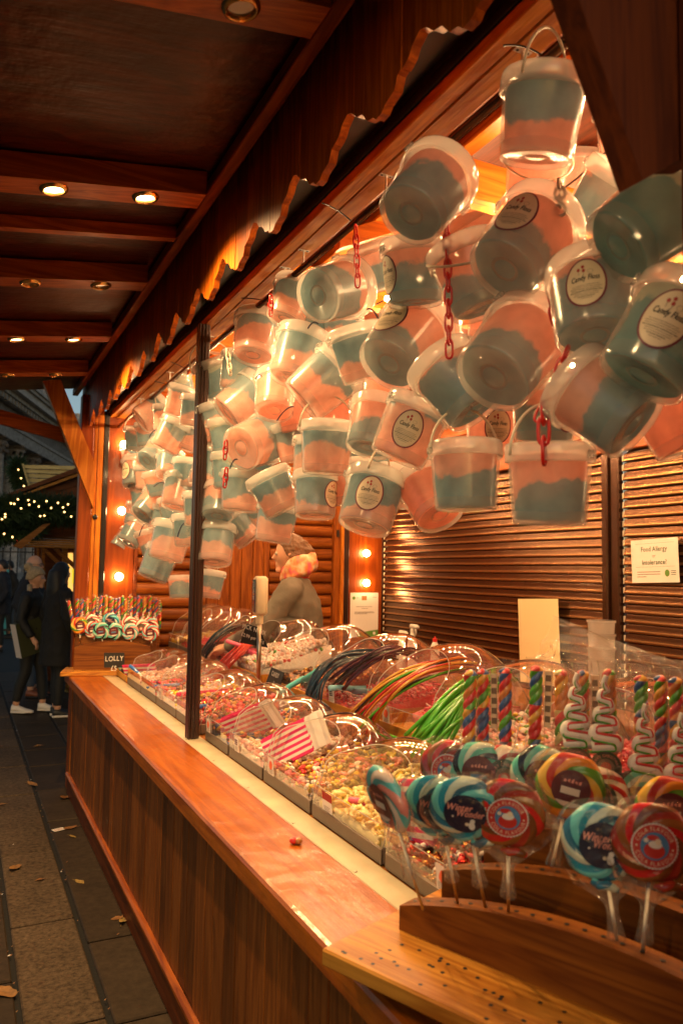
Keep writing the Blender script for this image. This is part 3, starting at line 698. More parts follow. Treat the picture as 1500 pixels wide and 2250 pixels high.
# ------------------------------------------------------------ candy floss buckets
BD = .178
def mk_bucket_parts():
    s = BD; n = 40; H = .90*s
    body = [(.0001, -H/2+.006), (.10*s, -H/2+.006), (.12*s, -H/2+.009), (.16*s, -H/2+.009), (.18*s, -H/2+.005), (.36*s, -H/2+.004), (.385*s, -H/2), (.405*s, -H/2+.003), (.412*s, -H/2+.010)]
    body += [(.412*s+(.462-.412)*s*t, -H/2+.010+(H-.040)*t) for t in (.15, .3, .5, .7, .85, 1)]
    tub = MB(); tub.lathe(body, n, cap0=True, cap1=False); tub.open = True
    tub.m = [1 if (7*n <= q < 9*n or 2*n <= q < 3*n) else 0 for q in range(len(tub.f))]
    t = tub.build('tub', ['tub', 'tub_base'], None, smooth=True)
    z = H/2-.034
    lp = [(.466*s, z), (.492*s, z-.001), (.500*s, z+.003), (.503*s, z+.020), (.498*s, z+.030), (.488*s, z+.036), (.470*s, z+.038), (.455*s, z+.033), (.44*s, z+.029), (.20*s, z+.029), (.0001, z+.029)]
    lid = MB(); lid.lathe(lp, n, cap0=False, cap1=False); lid.open = True
    for a in (0, math.pi):
        M0 = Matrix.Rotation(a, 4, 'Z'); lid.box(.498*s, .535*s, -.012, .012, z+.004, z+.022, 0, .003, M0)
    l = lid.build('lid', 'lid', None, smooth=True)
    hd = MB(); pts = [(.52*s*math.cos(a), .0, z+.012+.60*s*math.sin(a)) for a in lin(0, math.pi, 22)]
    hd.tube(pts, .0030, 6); hup = hd.build('handle', 'handle_plastic', None, smooth=True)
    hd = MB(); pts = [(.52*s*math.cos(a), -.50*s*math.sin(a), z+.012-.30*s*math.sin(a)) for a in lin(0, math.pi, 22)]
    hd.tube(pts, .0030, 6); hdn = hd.build('handle', 'handle_plastic', None, smooth=True)
    fl = {}
    rnd = random.Random(4)
    for k in ('bp', 'pb', 'pp', 'bb', 'gb'):
        f = MB(); pr = []; zb, zt = -H/2+.010, H/2-.020
        for i, tt in enumerate(lin(0, 1, 15)):
            rr = (.400+(.452-.400)*tt)*s - .003
            if i == 0: pr.append((.0001, zb)); pr.append((rr*.93, zb))
            pr.append((rr*(1-.10*max(0, (tt-.86)/.14)**2), zb+.004+(zt-zb-.004)*tt))
        pr.append((.0001, zt+.004))
        f.lathe(pr, 30, cap0=False, cap1=False)
        for q, v in enumerate(f.v):
            a = math.atan2(v[1], v[0]); d = 1-.018*(1+math.sin(3*a+v[2]*40)+.7*math.sin(7*a-v[2]*70+1)); f.v[q] = (v[0]*d, v[1]*d, v[2])
        fl[k] = f.build('floss', 'floss_'+k, None, smooth=True)
    # sticker: rim, paper, print
    lb = MB(); rx, rz = .062*.62, .062*.80
    lb.add([(rx*math.cos(a), rz*math.sin(a), 0) for a in lin(0, 2*math.pi, 41)[:-1]], [tuple(range(40))], 0)
    lb.v = []; lb.f = []; lb.m = []
    def disc(x, y, rx, ry, mi, z, n=36):
        rings = 5; vs = [(x, y, z)]; fs = []
        for j in range(1, rings+1):
            for k in range(n):
                a = 2*math.pi*k/n; vs.append((x+rx*j/rings*math.cos(a), y+ry*j/rings*math.sin(a), z))
        for k in range(n):
            fs.append((0, 1+k, 1+(k+1) % n))
            for j in range(rings-1):
                o = 1+j*n; fs.append((o+k, o+n+k, o+n+(k+1) % n, o+(k+1) % n))
        lb.add(vs, fs, mi)
    disc(0, 0, rx, rz, 0, .0); disc(0, 0, rx*.91, rz*.93, 1, .0005)
    I = Matrix.Translation((0, 0, .001))
    put_text(lb, 'Candy Floss', .0150, 2, Matrix.Translation((0, .004, .001)), sx=.66, shear=.12, bold=.018)
    for (bx, by) in ((-.011, .027), (-.003, .032), (-.002, .024)): disc(bx, by, .0030, .0036, 3, .001, 12)
    for (bx, by) in ((-.011, .020), (-.002, .018)): lb.quad((bx-.0003, by-.004, .001), (bx+.0003, by-.004, .001), (bx+.0006, by+.004, .001), (bx, by+.004, .001), 4)
    for k in range(9):
        a = k*.75; lb.quad(*[(.010+.0052*math.cos(a+d)*f, .021+.0046*math.sin(a+d)*f, .001) for d, f in ((0, 1), (.5, 1), (.5, .86), (0, .86))], 4)
    for k, (wd, dk) in enumerate(((.8, 4), (.95, 4), (.9, 4), (1, 2), (.8, 4), (.85, 4), (.6, 2), (.45, 4))):
        yy = -.006-k*.0038; hw = rx*.8*wd*math.sqrt(max(.1, 1-(yy/rz)**2)); hh = .00042 if dk == 4 else .0006
        seg = 8
        for q in range(seg):
            xa, xb = -hw+2*hw*q/seg, -hw+2*hw*(q+.82+.18*((q*7+k) % 3 > 0))/seg
            lb.quad((xa, yy-hh, .001), (xb, yy-hh, .001), (xb, yy+hh, .001), (xa, yy+hh, .001), dk)
    # wrap round the tub wall (front is local -Y)
    for i, (x, y, zz) in enumerate(lb.v):
        zl = y-.006; rad = (.412+(.05)*((zl+H/2-.01)/(H-.04)))*s+.0012+zz; a = x/rad
        lb.v[i] = (math.sin(a)*rad, -math.cos(a)*rad, zl)
    lb.open = True
    la = lb.build('label', ['purple_ink', 'sticker', 'ink', 'red_ink', 'ink_soft'], None)
    return t, l, hup, hdn, fl, la
_tub, _lid, _hup, _hdn, _fl, _lab = mk_bucket_parts()
_used = set()
def use(src, parent, M=None):
    if id(src) not in _used:
        _used.add(id(src)); src.parent = parent; o = src
    else: o = dup(src, parent)
    o.matrix_local = M if M is not None else Matrix.Identity(4)
    return o
GB = 'candy floss buckets hanging in bunches from the rail'
BUCKETS = []
def bucket(px, py, w_, ang, t, kind, label, lab=None, h=None, dd=0.0, empty=False):
    """px,py centre in the photograph; w_ rim width in photograph pixels; ang = where the base points (90 = down); t = how far the base turns to the lens"""
    d = FPX*BD/w_ + dd; v = ray(px, py); c = CAMP + v*d; kk = min(1.35, max(1.0, 1.075/c.x)) if (c.z < 2.33 or px < 850) else 1.0; c = CAMP + v*(d*kk)
    vn = v.normalized(); e1 = (_r - vn*_r.dot(vn)).normalized(); e2 = vn.cross(e1)*-1
    if e2.dot(_u) < 0: e2 = -e2
    a = R(ang); tt = math.asin(max(-1, min(1, t)))
    b = (e1*math.cos(a) - e2*math.sin(a))*math.cos(tt) - vn*math.sin(tt)
    Z = -b.normalized(); Y = (vn - Z*vn.dot(Z))
    Y = Y.normalized() if Y.length > .05 else Z.orthogonal().normalized()
    X = Y.cross(Z)
    o = thing('candy_floss_bucket', label, 'bucket', frame(c, X, Y, Z) @ Matrix.Scale(kk, 4), GB)
    use(_tub, o); use(_lid, o, Matrix.Rotation(random.uniform(-.6, .6), 4, 'Z'))
    if not empty: use(_fl[kind], o, Matrix.Rotation(random.uniform(0, 6.28), 4, 'Z'))
    if h is not None: use(_hup if h >= 0 else _hdn, o, Matrix.Rotation(R(h if h >= 0 else -h), 4, 'Z'))
    if lab is not None: use(_lab, o, Matrix.Rotation(R(lab), 4, 'Z'))
    BUCKETS.append(o); return o
random.seed(21)
B = bucket
B(1187, 262, 194, 92, .30, 'bp', 'upright dark blue over pink bucket hung by a black tie at the very top', None, 60)
B(935, 428, 182, 128, .74, 'pb', 'tilted bucket with round dark blue base under the rail beside the white screw plate', None)
B(1150, 538, 206, 126, .66, 'pb', 'big tilted bucket with oval label and grey base below the topmost bucket', -38)
B(1425, 490, 225, 140, .55, 'gb', 'pale green bucket with dark base touching the dark eaves bracket', None)
B(1325, 440, 165, 118, -.1, 'pb', 'pink bucket with a label high on its side squeezed behind the pale green bucket', 30, dd=.12)
B(1302, 668, 205, 82, .58, 'pb', 'bucket with a wide oval label in front, under the pale green one', -8)
B(1462, 745, 245, 118, .40, 'gb', 'greenish bucket cut by the picture edge with a large upright oval label', -12)
B(1125, 778, 215, 128, .70, 'pb', 'tilted bucket without label showing a brown grey base in the middle of the near bunch', None)
B(1005, 848, 170, 52, .36, 'pb', 'bucket with half empty clear base pointing down to the right above the stickered one', None)
B(1325, 888, 205, 36, .34, 'pb', 'bucket lying on its side by the red chain, clear base end toward the shutter', None)
B(1022, 1048, 164, 89, .12, 'pb', 'upright bucket, pink over grey blue, lowest but one above the shutter', None, 30)
B(1206, 1066, 194, 90, .02, 'pb', 'upright bucket on the end of the red chain, lowest of the near bunch', None, 35)
B(945, 1092, 140, 62, .55, 'pp', 'plain pink bucket half hidden behind the lowest upright buckets', None, dd=.1)
B(910, 602, 150, 86, .22, 'pb', 'bucket with a label turned to its left side hanging beside the long red chain', -62)
B(888, 756, 175, 128, .66, 'pb', 'tilted bucket with a label on its upper left and grey base', -52)
B(1040, 612, 190, 68, .30, 'pb', 'large pale bucket behind the long red chain with a cloudy base', None, -20, dd=.15)
B(830, 588, 118, 72, .05, 'pb', 'small pink bucket behind the first chain under the rail', None, dd=.1)
B(735, 640, 142, 166, .76, 'pb', 'bucket on its side with round dark grey base facing out, just left of the chain', None)
B(640, 664, 104, 112, .42, 'bp', 'pink based bucket tucked under the rail behind the dark based one', None)
B(562, 742, 110, 102, .50, 'bp', 'bucket with rosy base under the rail just right of the dark window post', None)
B(655, 785, 128, 108, .36, 'bp', 'grey over pink bucket below the one with the round dark base', None)
B(790, 778, 128, 74, .10, 'bp', 'blue topped bucket with deep pink bottom below the first red chain', None)
B(708, 843, 138, 140, .16, 'bp', 'dark blue and pink bucket tipped toward the left in the middle of the far bunch', None)
B(606, 868, 104, 98, .58, 'pp', 'round pink based bucket peeping out behind the tipped blue and pink one', None)
B(535, 882, 112, 142, .28, 'bp', 'bucket tipped left with an oval brown pink base right of the window post', None)
B(562, 972, 122, 158, .72, 'bp', 'bucket on its side with a round bright pink base facing out', None)
B(645, 972, 96, 78, .08, 'bp', 'narrow blue over pink bucket behind the upright wavy striped one', None, dd=.05)
B(718, 985, 126, 93, .10, 'bp', 'upright bucket with a wavy blue and pink line above the scale display', None, 20)
B(822, 938, 128, 104, .40, 'pb', 'bucket with half a label on its right above the bright pink stickered bucket', 38)
B(898, 948, 152, 114, .14, 'bp', 'bucket with the whole oval label in front tipped to the left, over the certificate', -4)
B(1085, 935, 140, 92, .05, 'pp', 'pink bucket whose label shows between two upright buckets', 8, dd=.1)
B(1195, 905, 165, 90, .10, 'pb', 'bucket behind the red chain with its label at the right edge', 46, dd=.12)
B(815, 1102, 142, 106, .34, 'bp', 'pink bucket with blue top and full oval label, low over the seller', -8, 70)
B(694, 1088, 108, 93, .24, 'bp', 'upright bucket with a label on its right edge above the scale', 50)
B(605, 1082, 104, 64, .10, 'bp', 'bucket tipped to the right with a blue top above the wooden door', None)
B(530, 1080, 98, 96, .10, 'bp', 'upright blue over pink bucket right of the window post above the door', None)
B(606, 1150, 96, 100, .05, 'bp', 'lowest tipped bucket over the seller, deep pink with a blue shoulder', None)
B(482, 1105, 84, 100, .52, 'pb', 'bucket with grey blue ringed base just right of the window post', None)
B(530, 1160, 80, 52, .12, 'bp', 'plain pink bucket end sticking out to the right above the door planks', None)
B(472, 1198, 94, 94, .30, 'bp', 'bucket with blue top and rosy base hung low beside the window post', None)
B(461, 1284, 66, 98, .05, 'bp', 'small pale bucket hanging lowest right of the window post', None)
B(395, 1290, 54, 88, .05, 'pb', 'small pink over blue bucket hanging lowest left of the window post', None)
B(468, 1030, 104, 112, .12, 'bp', 'pink bucket half covered by the window post on its right side', None)
B(482, 930, 92, 78, .20, 'bp', 'bucket with a clear rounded pink bottom beside the post at mid height', None)
B(478, 832, 92, 70, .05, 'bb', 'all blue bucket with its handle up beside the post near the rail', None, 10)
B(525, 818, 94, 100, .20, 'bp', 'dark blue and pink bucket hidden behind the rosy based one', None, dd=.1)
B(690, 735, 104, 90, .05, 'bb', 'pale blue bucket at the back above the tipped blue and pink one', None, dd=.15)
B(878, 1070, 112, 96, .05, 'bp', 'bucket behind the low stickered one with part of a label showing', 40, dd=.12)
B(808, 1020, 110, 90, .05, 'bb', 'bright blue bucket at the back between two stickered buckets', None, dd=.2)
B(725, 905, 112, 92, .10, 'pp', 'clear pink bucket at the back behind the wavy striped one', None, dd=.2)
B(1175, 402, 148, 92, .02, 'pp', 'pink bucket with open handle directly under the topmost bucket', None, -10, dd=.06)
B(1258, 372, 96, 92, .02, 'pp', 'small pale pink bucket with raised handle behind the topmost bucket', None, 15)
B(1372, 290, 130, 78, .2, 'pp', 'glassy half empty bucket partly behind the dark eaves bracket', None)
B(1478, 918, 170, 62, .15, 'pp', 'pink bucket at the picture edge below the greenish one', None)
# far bunch, left of the window post
B(335, 908, 74, 148, .25, 'bp', 'first bucket under the soffit at the stall corner, tipped left', None, -30)
B(376, 958, 78, 120, .10, 'bp', 'tipped blue and pink bucket left of the window post under a blue tie', None)
B(338, 1000, 64, 140, .62, 'pb', 'bucket with small round grey base left of the window post', None)
B(300, 965, 58, 94, .05, 'pb', 'upright grey bucket by the topmost round bulb', None, 30)
B(302, 1040, 72, 97, .32, 'pb', 'pale bucket with half a label by the red panel', -58)
B(269, 1070, 46, 93, .02, 'bp', 'small upright bucket hanging closest to the middle round bulb', None, 20)
B(312, 1085, 58, 84, .10, 'pb', 'grey pink bucket behind the one with half a label', None, dd=.2)
B(372, 1022, 64, 100, .50, 'bp', 'clear pink bucket with a ringed base left of the post', None)
B(348, 1062, 62, 78, .05, 'pb', 'pink bucket with a blue tie round it in the far bunch', None)
B(394, 1082, 82, 104, .30, 'bp', 'tall blue and pink bucket touching the left of the window post', None)
B(264, 1184, 50, 116, .34, 'bb', 'nearly empty cloudy bucket hanging lowest by the lowest round bulb', None)
B(293, 1172, 60, 120, .28, 'pb', 'grey bucket tipped left above the nearly empty one', None)
B(332, 1190, 62, 74, .05, 'pb', 'pink topped bucket under two dark ties in the far bunch', None)
B(312, 1216, 48, 68, .10, 'bb', 'slim pale bucket pointing down right at the bottom of the far bunch', None)
B(330, 1112, 72, 130, .42, 'pb', 'bucket with grey oval base pointing down left in the middle of the far bunch', None)
B(374, 1190, 92, 104, .10, 'bp', 'blue over pink bucket tied with a dark tie beside the post, low in the bunch', None)
B(348, 1238, 80, 112, .15, 'pb', 'pink over blue bucket hanging under the one tied beside the post', None)
B(398, 884, 74, 108, .10, 'bp', 'bucket left of the post just below the soffit with a pink belly', None)
B(398, 845, 62, 76, -.2, 'bb', 'pale lidded bucket hung highest left of the window post', None, 15)
B(413, 960, 66, 112, .10, 'bp', 'pink bucket end showing at the left edge of the post', None)
B(300, 1130, 58, 102, .10, 'pb', 'pale grey bucket behind the middle of the far bunch', None, dd=.25)
for px, py, w_, an, kd, lb in ((430, 905, 80, 100, 'bp', 'blue over pink bucket at the back behind the window post'), (500, 960, 92, 85, 'bb', 'pale blue bucket behind the clear bottomed one right of the post'), (560, 1030, 96, 95, 'bp', 'blue topped bucket behind the bright pink based one'), (650, 905, 104, 80, 'pp', 'pink bucket filling the gap under the tipped blue and pink one'), (600, 730, 96, 96, 'bp', 'grey pink bucket behind the rosy based one under the rail'), (755, 720, 110, 88, 'bp', 'grey blue bucket at the back below the round dark base'), (850, 860, 118, 92, 'pp', 'pink bucket at the back between the two labelled tilted ones'), (960, 700, 135, 85, 'pp', 'pink bucket at the back along the long red chain'), (1230, 690, 150, 90, 'pb', 'cloudy bucket at the back between the two big labelled ones'), (1090, 690, 150, 95, 'pp', 'pink bucket at the back above the middle brown based one'), (355, 1140, 64, 100, 'bp', 'pink bottomed bucket at the back of the far bunch'), (380, 1120, 66, 80, 'pb', 'grey bucket at the back beside the post in the far bunch'), (322, 1050, 60, 90, 'bp', 'pink bucket at the back behind the half labelled one'), (365, 920, 66, 95, 'bp', 'blue bucket at the back under the soffit corner'), (440, 1120, 86, 92, 'bp', 'bucket right behind the window post at mid height'), (560, 1125, 84, 100, 'bp', 'deep pink bucket at the back above the door planks'), (288, 1005, 52, 96, 'bp', 'small bucket at the back beside the topmost round bulb'), (325, 955, 60, 88, 'pb', 'grey topped bucket at the back under the corner bucket'), (362, 1000, 64, 102, 'pp', 'pink bucket at the back left of the post near the top'), (412, 1040, 74, 95, 'bp', 'bucket half behind the left side of the post at mid height'), (415, 1165, 80, 88, 'bp', 'bucket half behind the left side of the post low down'), (505, 1035, 92, 90, 'bb', 'pale blue bucket at the back above the ringed base one'), (690, 1010, 112, 95, 'bp', 'blue bucket at the back between the wavy one and the stickered upright one'), (770, 1060, 116, 85, 'pp', 'pink bucket at the back between two low stickered buckets')):
    B(px, py, w_, an, .1, kd, lb, None, dd=.22)
# ------------------------------------------------------------ chains and cable ties
def chain(label, p0, p1, n, mat_='chain_red', s=1.0):
    t = thing('plastic_chain', label, 'chain', loc=p0)
    p0, p1 = Vector(p0), Vector(p1); dirv = (p1-p0)/n; L_ = dirv.length*.72
    m = MB(); pts = []
    for a in lin(0, 2*math.pi, 15)[:-1]:
        c_, s_ = math.cos(a), math.sin(a); pts.append((.0085*s*math.copysign(abs(c_)**.8, c_), 0, math.copysign(abs(s_)**.6, s_)*L_))
    m.tube(pts, .0030*s, 6, closed=True); first = m.build('link', mat_, t, smooth=True)
    q = Vector((0, 0, 1)).rotation_difference(-dirv.normalized())
    for i in range(n+1):
        o = first if i == 0 else dup(first, t)
        o.rotation_mode = 'QUATERNION'
        o.rotation_quaternion = q @ Vector((1, 0, 0)).rotation_difference(Vector((math.cos(R(35+95*(i % 2))), math.sin(R(35+95*(i % 2))), 0)))
        o.location = dirv*(i+.5)
def dP(px, py, w_): return P(px, py, d=FPX*BD/w_)
chain('short red plastic chain hanging from the rail above a pink bucket', dP(781, 498, 128), dP(785, 606, 128), 5)
chain('long red plastic chain hanging free behind the tilted dark based bucket', dP(981, 488, 168), dP(986, 752, 168), 9)
chain('red plastic chain slanting down to the lowest upright bucket', dP(1247, 765, 200), dP(1192, 895, 200), 5)
chain('end of the red chain holding the lowest upright bucket', dP(1193, 880, 202), dP(1194, 968, 202), 2, s=1.25)
chain('bit of red chain beside the labelled bucket under the pale green one', dP(1204, 648, 190), dP(1222, 712, 190), 2)
chain('little red chain end among the buckets right of the post', dP(497, 970, 110), dP(495, 995, 110), 2)
chain('little red chain end above the upright bucket near the post', dP(498, 1030, 110), dP(495, 1056, 110), 2)
chain('short red chain under the rail above the pink based bucket', dP(596, 650, 112), dP(595, 678, 112), 2)
chain('clear plastic chain beside the pink bucket with the open handle', dP(1228, 398, 185), dP(1230, 452, 185), 3, 'chain_clear', 1.2)
chain('pale plastic chain hanging from the rail right of the window post', dP(500, 768, 100), dP(505, 812, 100), 4, 'chain_clear')
def tie(label, pts, mat_, r=.0022):
    t = MB(); t.tube(pts, r, 5); o = t.build('cable_tie', mat_, None); tag(o, label, 'cable tie')
def cv(a, b, sag, n=7):
    a, b = Vector(a), Vector(b); return [a.lerp(b, k/(n-1)) + Vector((0, 0, sag*4*(k/(n-1))*(1-k/(n-1)))) for k in range(n)]
for (a, b, sag, lb) in (((1105, 100), (1195, 125), .01, 'black tie with a long tail on the rail above the topmost bucket'), ((708, 446), (778, 492), .008, 'black tie with a long tail holding the first red chain'), ((530, 655), (598, 664), .004, 'black tie tail sticking out left of the pink based bucket'), ((375, 795), (430, 822), .004, 'black tie tail under the soffit left of the post, upper one'), ((340, 838), (388, 852), .004, 'black tie tail under the soffit left of the post, lower one')):
    tie(lb, cv(P(*a, z=2.755), P(*b, z=2.735), sag), 'tie_black', .0022)
for (a, b, w_, lb) in (((645, 893), (608, 925), 115, 'dark blue tie between the pink based buckets under the tipped one'), ((345, 945), (328, 962), 82, 'dark blue tie under the corner bucket'), ((405, 1150), (390, 1180), 96, 'dark blue tie round the low bucket left of the post'), ((362, 1062), (338, 1070), 72, 'thin blue tie across a pink bucket in the far bunch'), ((318, 1152), (306, 1178), 70, 'dark tie hanging loose over two grey pink buckets'), ((522, 1010), (505, 1030), 120, 'blue tie at the lid of the upright bucket above the door'), ((805, 680), (830, 700), 130, 'thin blue tie under the first red chain'), ((700, 712), (676, 722), 126, 'blue tie by the lid of the grey over pink bucket'), ((560, 835), (575, 828), 112, 'short blue tie behind the rosy based bucket')):
    tie(lb, cv(dP(*a, w_*1.05), dP(*b, w_*1.05), .012), 'tie_blue', .0024)
# ------------------------------------------------------------ sweets in domed bins
CANDY = {'c_white': (.80, .74, .68), 'c_red': (.62, .03, .03), 'c_pink': (.78, .22, .24), 'c_palepink': (.82, .48, .42), 'c_yellow': (.80, .55, .05), 'c_cream': (.85, .70, .30),
         'c_orange': (.75, .22, .02), 'c_green': (.08, .32, .04), 'c_blue': (.03, .10, .30), 'c_brown': (.12, .035, .012), 'c_choc': (.05, .018, .008), 'c_beige': (.62, .42, .28), 'c_purple': (.14, .03, .10), 'c_caramel': (.40, .17, .04), 'c_hot': (.72, .06, .12)}
for k, v in CANDY.items(): mat(k, v, .3, coat=.25, sub=.15 if k not in ('c_choc', 'c_brown') else 0)
mat('foil_gold', (.75, .42, .12), .2, 1.0); mat('foil_red', (.55, .03, .02), .2, .9); mat('lace_green', (.07, .34, .02), .22, coat=.4); mat('lace_blue', (.012, .035, .06), .22, coat=.5)
mat('lace_red', (.52, .035, .02), .25, coat=.4); mat('lace_dark', (.03, .018, .014), .3, coat=.3); mat('lace_yellow', (.70, .36, .05), .25, coat=.4); mat('lace_orange', (.60, .18, .03), .25, coat=.4); mat('lace_purple', (.09, .03, .05), .25, coat=.4)
mat('scoop_teal', (.10, .48, .48), .35, coat=.2); mat('scoop_sky', (.25, .55, .66), .35, coat=.2); mat('scoop_blue', (.03, .15, .48), .35, coat=.2); mat('scoop_pink', (.80, .14, .26), .35, coat=.2); mat('scoop_red', (.75, .05, .06), .35, coat=.2)
mat('screen_blue', (.02, .03, .09), .15, coat=.5); mat('screen_pale', (.32, .30, .36), .2); mat('scale_base', (.06, .06, .09), .4)
def bin_cover(W, D, H, z0=.045):
    """clear hood: arch rim leaning back, lofted to the back edge"""
    ns, nt_ = 16, 22; m = MB(); rim = None; k = 0
    for i in range(ns+1):
        s = i/ns
        h = H*(.92+.08*math.sin(min(1, s/.42)*math.pi/2)) if s < .42 else H*math.sqrt(max(0, 1-((s-.42)/.585)**2))
        lean = (.155+.12*(D-.42))*(1-s)**1.3
        for j in range(nt_+1):
            th = math.pi*j/nt_; sn = math.sin(th)**.72
            x = .008+s*(D-.012)*(1-.0*sn) + lean*sn; x = min(x, D-.003)
            lipz = .075*(1-s)
            z = z0 + lipz*(abs(math.cos(th))**6) + h*sn
            if j in (0, nt_): z = z0
            y = W/2*math.copysign(abs(math.cos(th))**.8, math.cos(th))
            m.v.append((x, y, z))
    for i in range(ns):
        for j in range(nt_):
            a = i*(nt_+1)+j; m.f.append((a, a+1, a+nt_+2, a+nt_+1)); m.m.append(0)
    m.open = True
    rim = [Vector(m.v[j]) for j in range(nt_+1)]
    return m, rim
BINS = []
def sweet_bin(y0, y1, x0, zb, H, label, wood_=False, D=.425, cover=True, sticker=None):
    W = y1-y0-.012
    t = thing('sweet_bin', label, 'sweet bin', frame((x0, (y0+y1)/2, zb), (1, 0, 0), (0, 1, 0), (0, 0, 1)), 'domed sweet bins on the two steps of the counter')
    m = MB(); m.box(0, .008, -W/2, W/2, 0, .042, 0, .002); m.box(D-.008, D, -W/2, W/2, 0, .06, 0, .002)
    m.box(.009, D-.009, -W/2, -W/2+.008, 0, .045, 0, .002); m.box(.009, D-.009, W/2-.008, W/2, 0, .045, 0, .002); m.box(.009, D-.009, -W/2+.009, W/2-.009, .001, .006, 0)
    m.build('tray', 'bin_wood' if wood_ else 'galv', t)
    if cover:
        c, rim = bin_cover(W, D, H); c.build('cover', 'dome', t, smooth=True, recalc=True)
        e = MB(); e.tube(rim, .0016, 5); e.build('cover_rim', 'acrylic_edge', t, smooth=True)
        l = MB(); zz = .045+.062
        l.v = [(.0, -W/2+.004, .044), (.0, W/2-.004, .044), (-.004, W/2-.02, zz), (-.004, -W/2+.02, zz), (.014, -W/2, zz+.004), (.014, W/2, zz+.004), (.01, -W/2, .044), (.01, W/2, .044)]
        l.f = [(0, 1, 2, 3), (0, 3, 4, 6), (1, 7, 5, 2)]; l.m = [0]*3; l.open = True
        l.build('front_lip', 'dome', t)
        e = MB(); e.tube([l.v[6], l.v[4], l.v[3], l.v[2], l.v[5], l.v[7]], .0013, 5); e.build('lip_edge', 'acrylic_edge', t)
    if sticker:
        kind, yy = sticker; s_ = MB()
        Ms = frame((-.0065, yy, .074), (0, -1, 0), (-.06, 0, 1), (-1, 0, -.06))
        if kind == 'red':
            s_.quad((-.034, -.026, 0), (.034, -.026, 0), (.034, .006, 0), (-.034, .006, 0), 1, Ms); s_.quad((-.034, .0065, 0), (.034, .0065, 0), (.034, .03, 0), (-.034, .03, 0), 2, Ms)
        else:
            s_.quad((-.028, -.03, 0), (.028, -.03, 0), (.028, .03, 0), (-.028, .03, 0), 1, Ms)
            if kind == 'orange': s_.add([(.016*math.cos(a)*(1+.2*math.sin(2*a)), .004+.016*math.sin(a), .0006) for a in lin(0, 6.0, 14)], [tuple(range(14))], 3, Ms)
            if kind == 'blue':
                for q in range(3): s_.quad((-.02, .012-q*.008, .0006), (.012, .012-q*.008, .0006), (.012, .017-q*.008, .0006), (-.02, .017-q*.008, .0006), 4, Ms)
        for q in range(4): s_.quad((-.022, -.012-q*.0045, .0006), (.02-.006*(q % 2), -.012-q*.0045, .0006), (.02-.006*(q % 2), -.0108-q*.0045, .0006), (-.022, -.0108-q*.0045, .0006), 0, Ms)
        s_.open = True; s_.build('sticker', ['ink_soft', 'paper', 'red_ink', 'orange_tag', 'screen_blue'], t)
    BINS.append(t); return (x0, (y0+y1)/2, zb, W, D)
def piece(m, shape, c, s, mi, rnd):
    Mr = Matrix.Translation(c) @ Matrix.Rotation(rnd.uniform(0, 6.28), 4, 'Z') @ Matrix.Rotation(rnd.uniform(-.9, .9), 4, 'X') @ Matrix.Rotation(rnd.uniform(-.6, .6), 4, 'Y')
    if shape == 'ball': m.sphere((0, 0, 0), s, 8, 6, mi, Mr)
    elif shape == 'arc':
        m.tube([(s*1.1*math.cos(a), s*1.1*math.sin(a), 0) for a in lin(-.3, 2.9, 7)], [s*.36, s*.46, s*.5, s*.52, s*.5, s*.46, s*.34], 6, mi, M=Mr)
    elif shape == 'jelly': m.sphere((0, 0, 0), s, 8, 5, mi, Mr, (1.15, .8, .55)); 
    elif shape == 'heart':
        m.sphere((s*.4, s*.2, 0), s*.62, 7, 5, mi, Mr, (1, 1, .6)); m.sphere((-s*.4, s*.2, 0), s*.62, 7, 5, mi, Mr, (1, 1, .6)); m.sphere((0, -s*.3, 0), s*.66, 7, 5, mi, Mr, (.8, 1.2, .6))
    elif shape == 'strip': m.tube([(k*s*.7-s, math.sin(k)*s*.15, math.cos(k*1.3)*s*.12) for k in range(4)], s*.3, 5, mi, M=Mr)
    elif shape == 'wrap':
        m.sphere((0, 0, 0), s*.8, 7, 5, mi, Mr, (1.2, .8, .75))
        for q in (-1, 1): m.lathe([(s*.12, 0), (s*.3, s*.35), (s*.55, s*.75)], 6, mi, Mr @ Matrix.Rotation(R(90*q), 4, 'Y') @ Matrix.Translation((0, 0, s*.8)), False, False)
    elif shape == 'cube': m.box(-s*.8, s*.8, -s*.6, s*.6, -s*.45, s*.45, mi, s*.15, Mr)
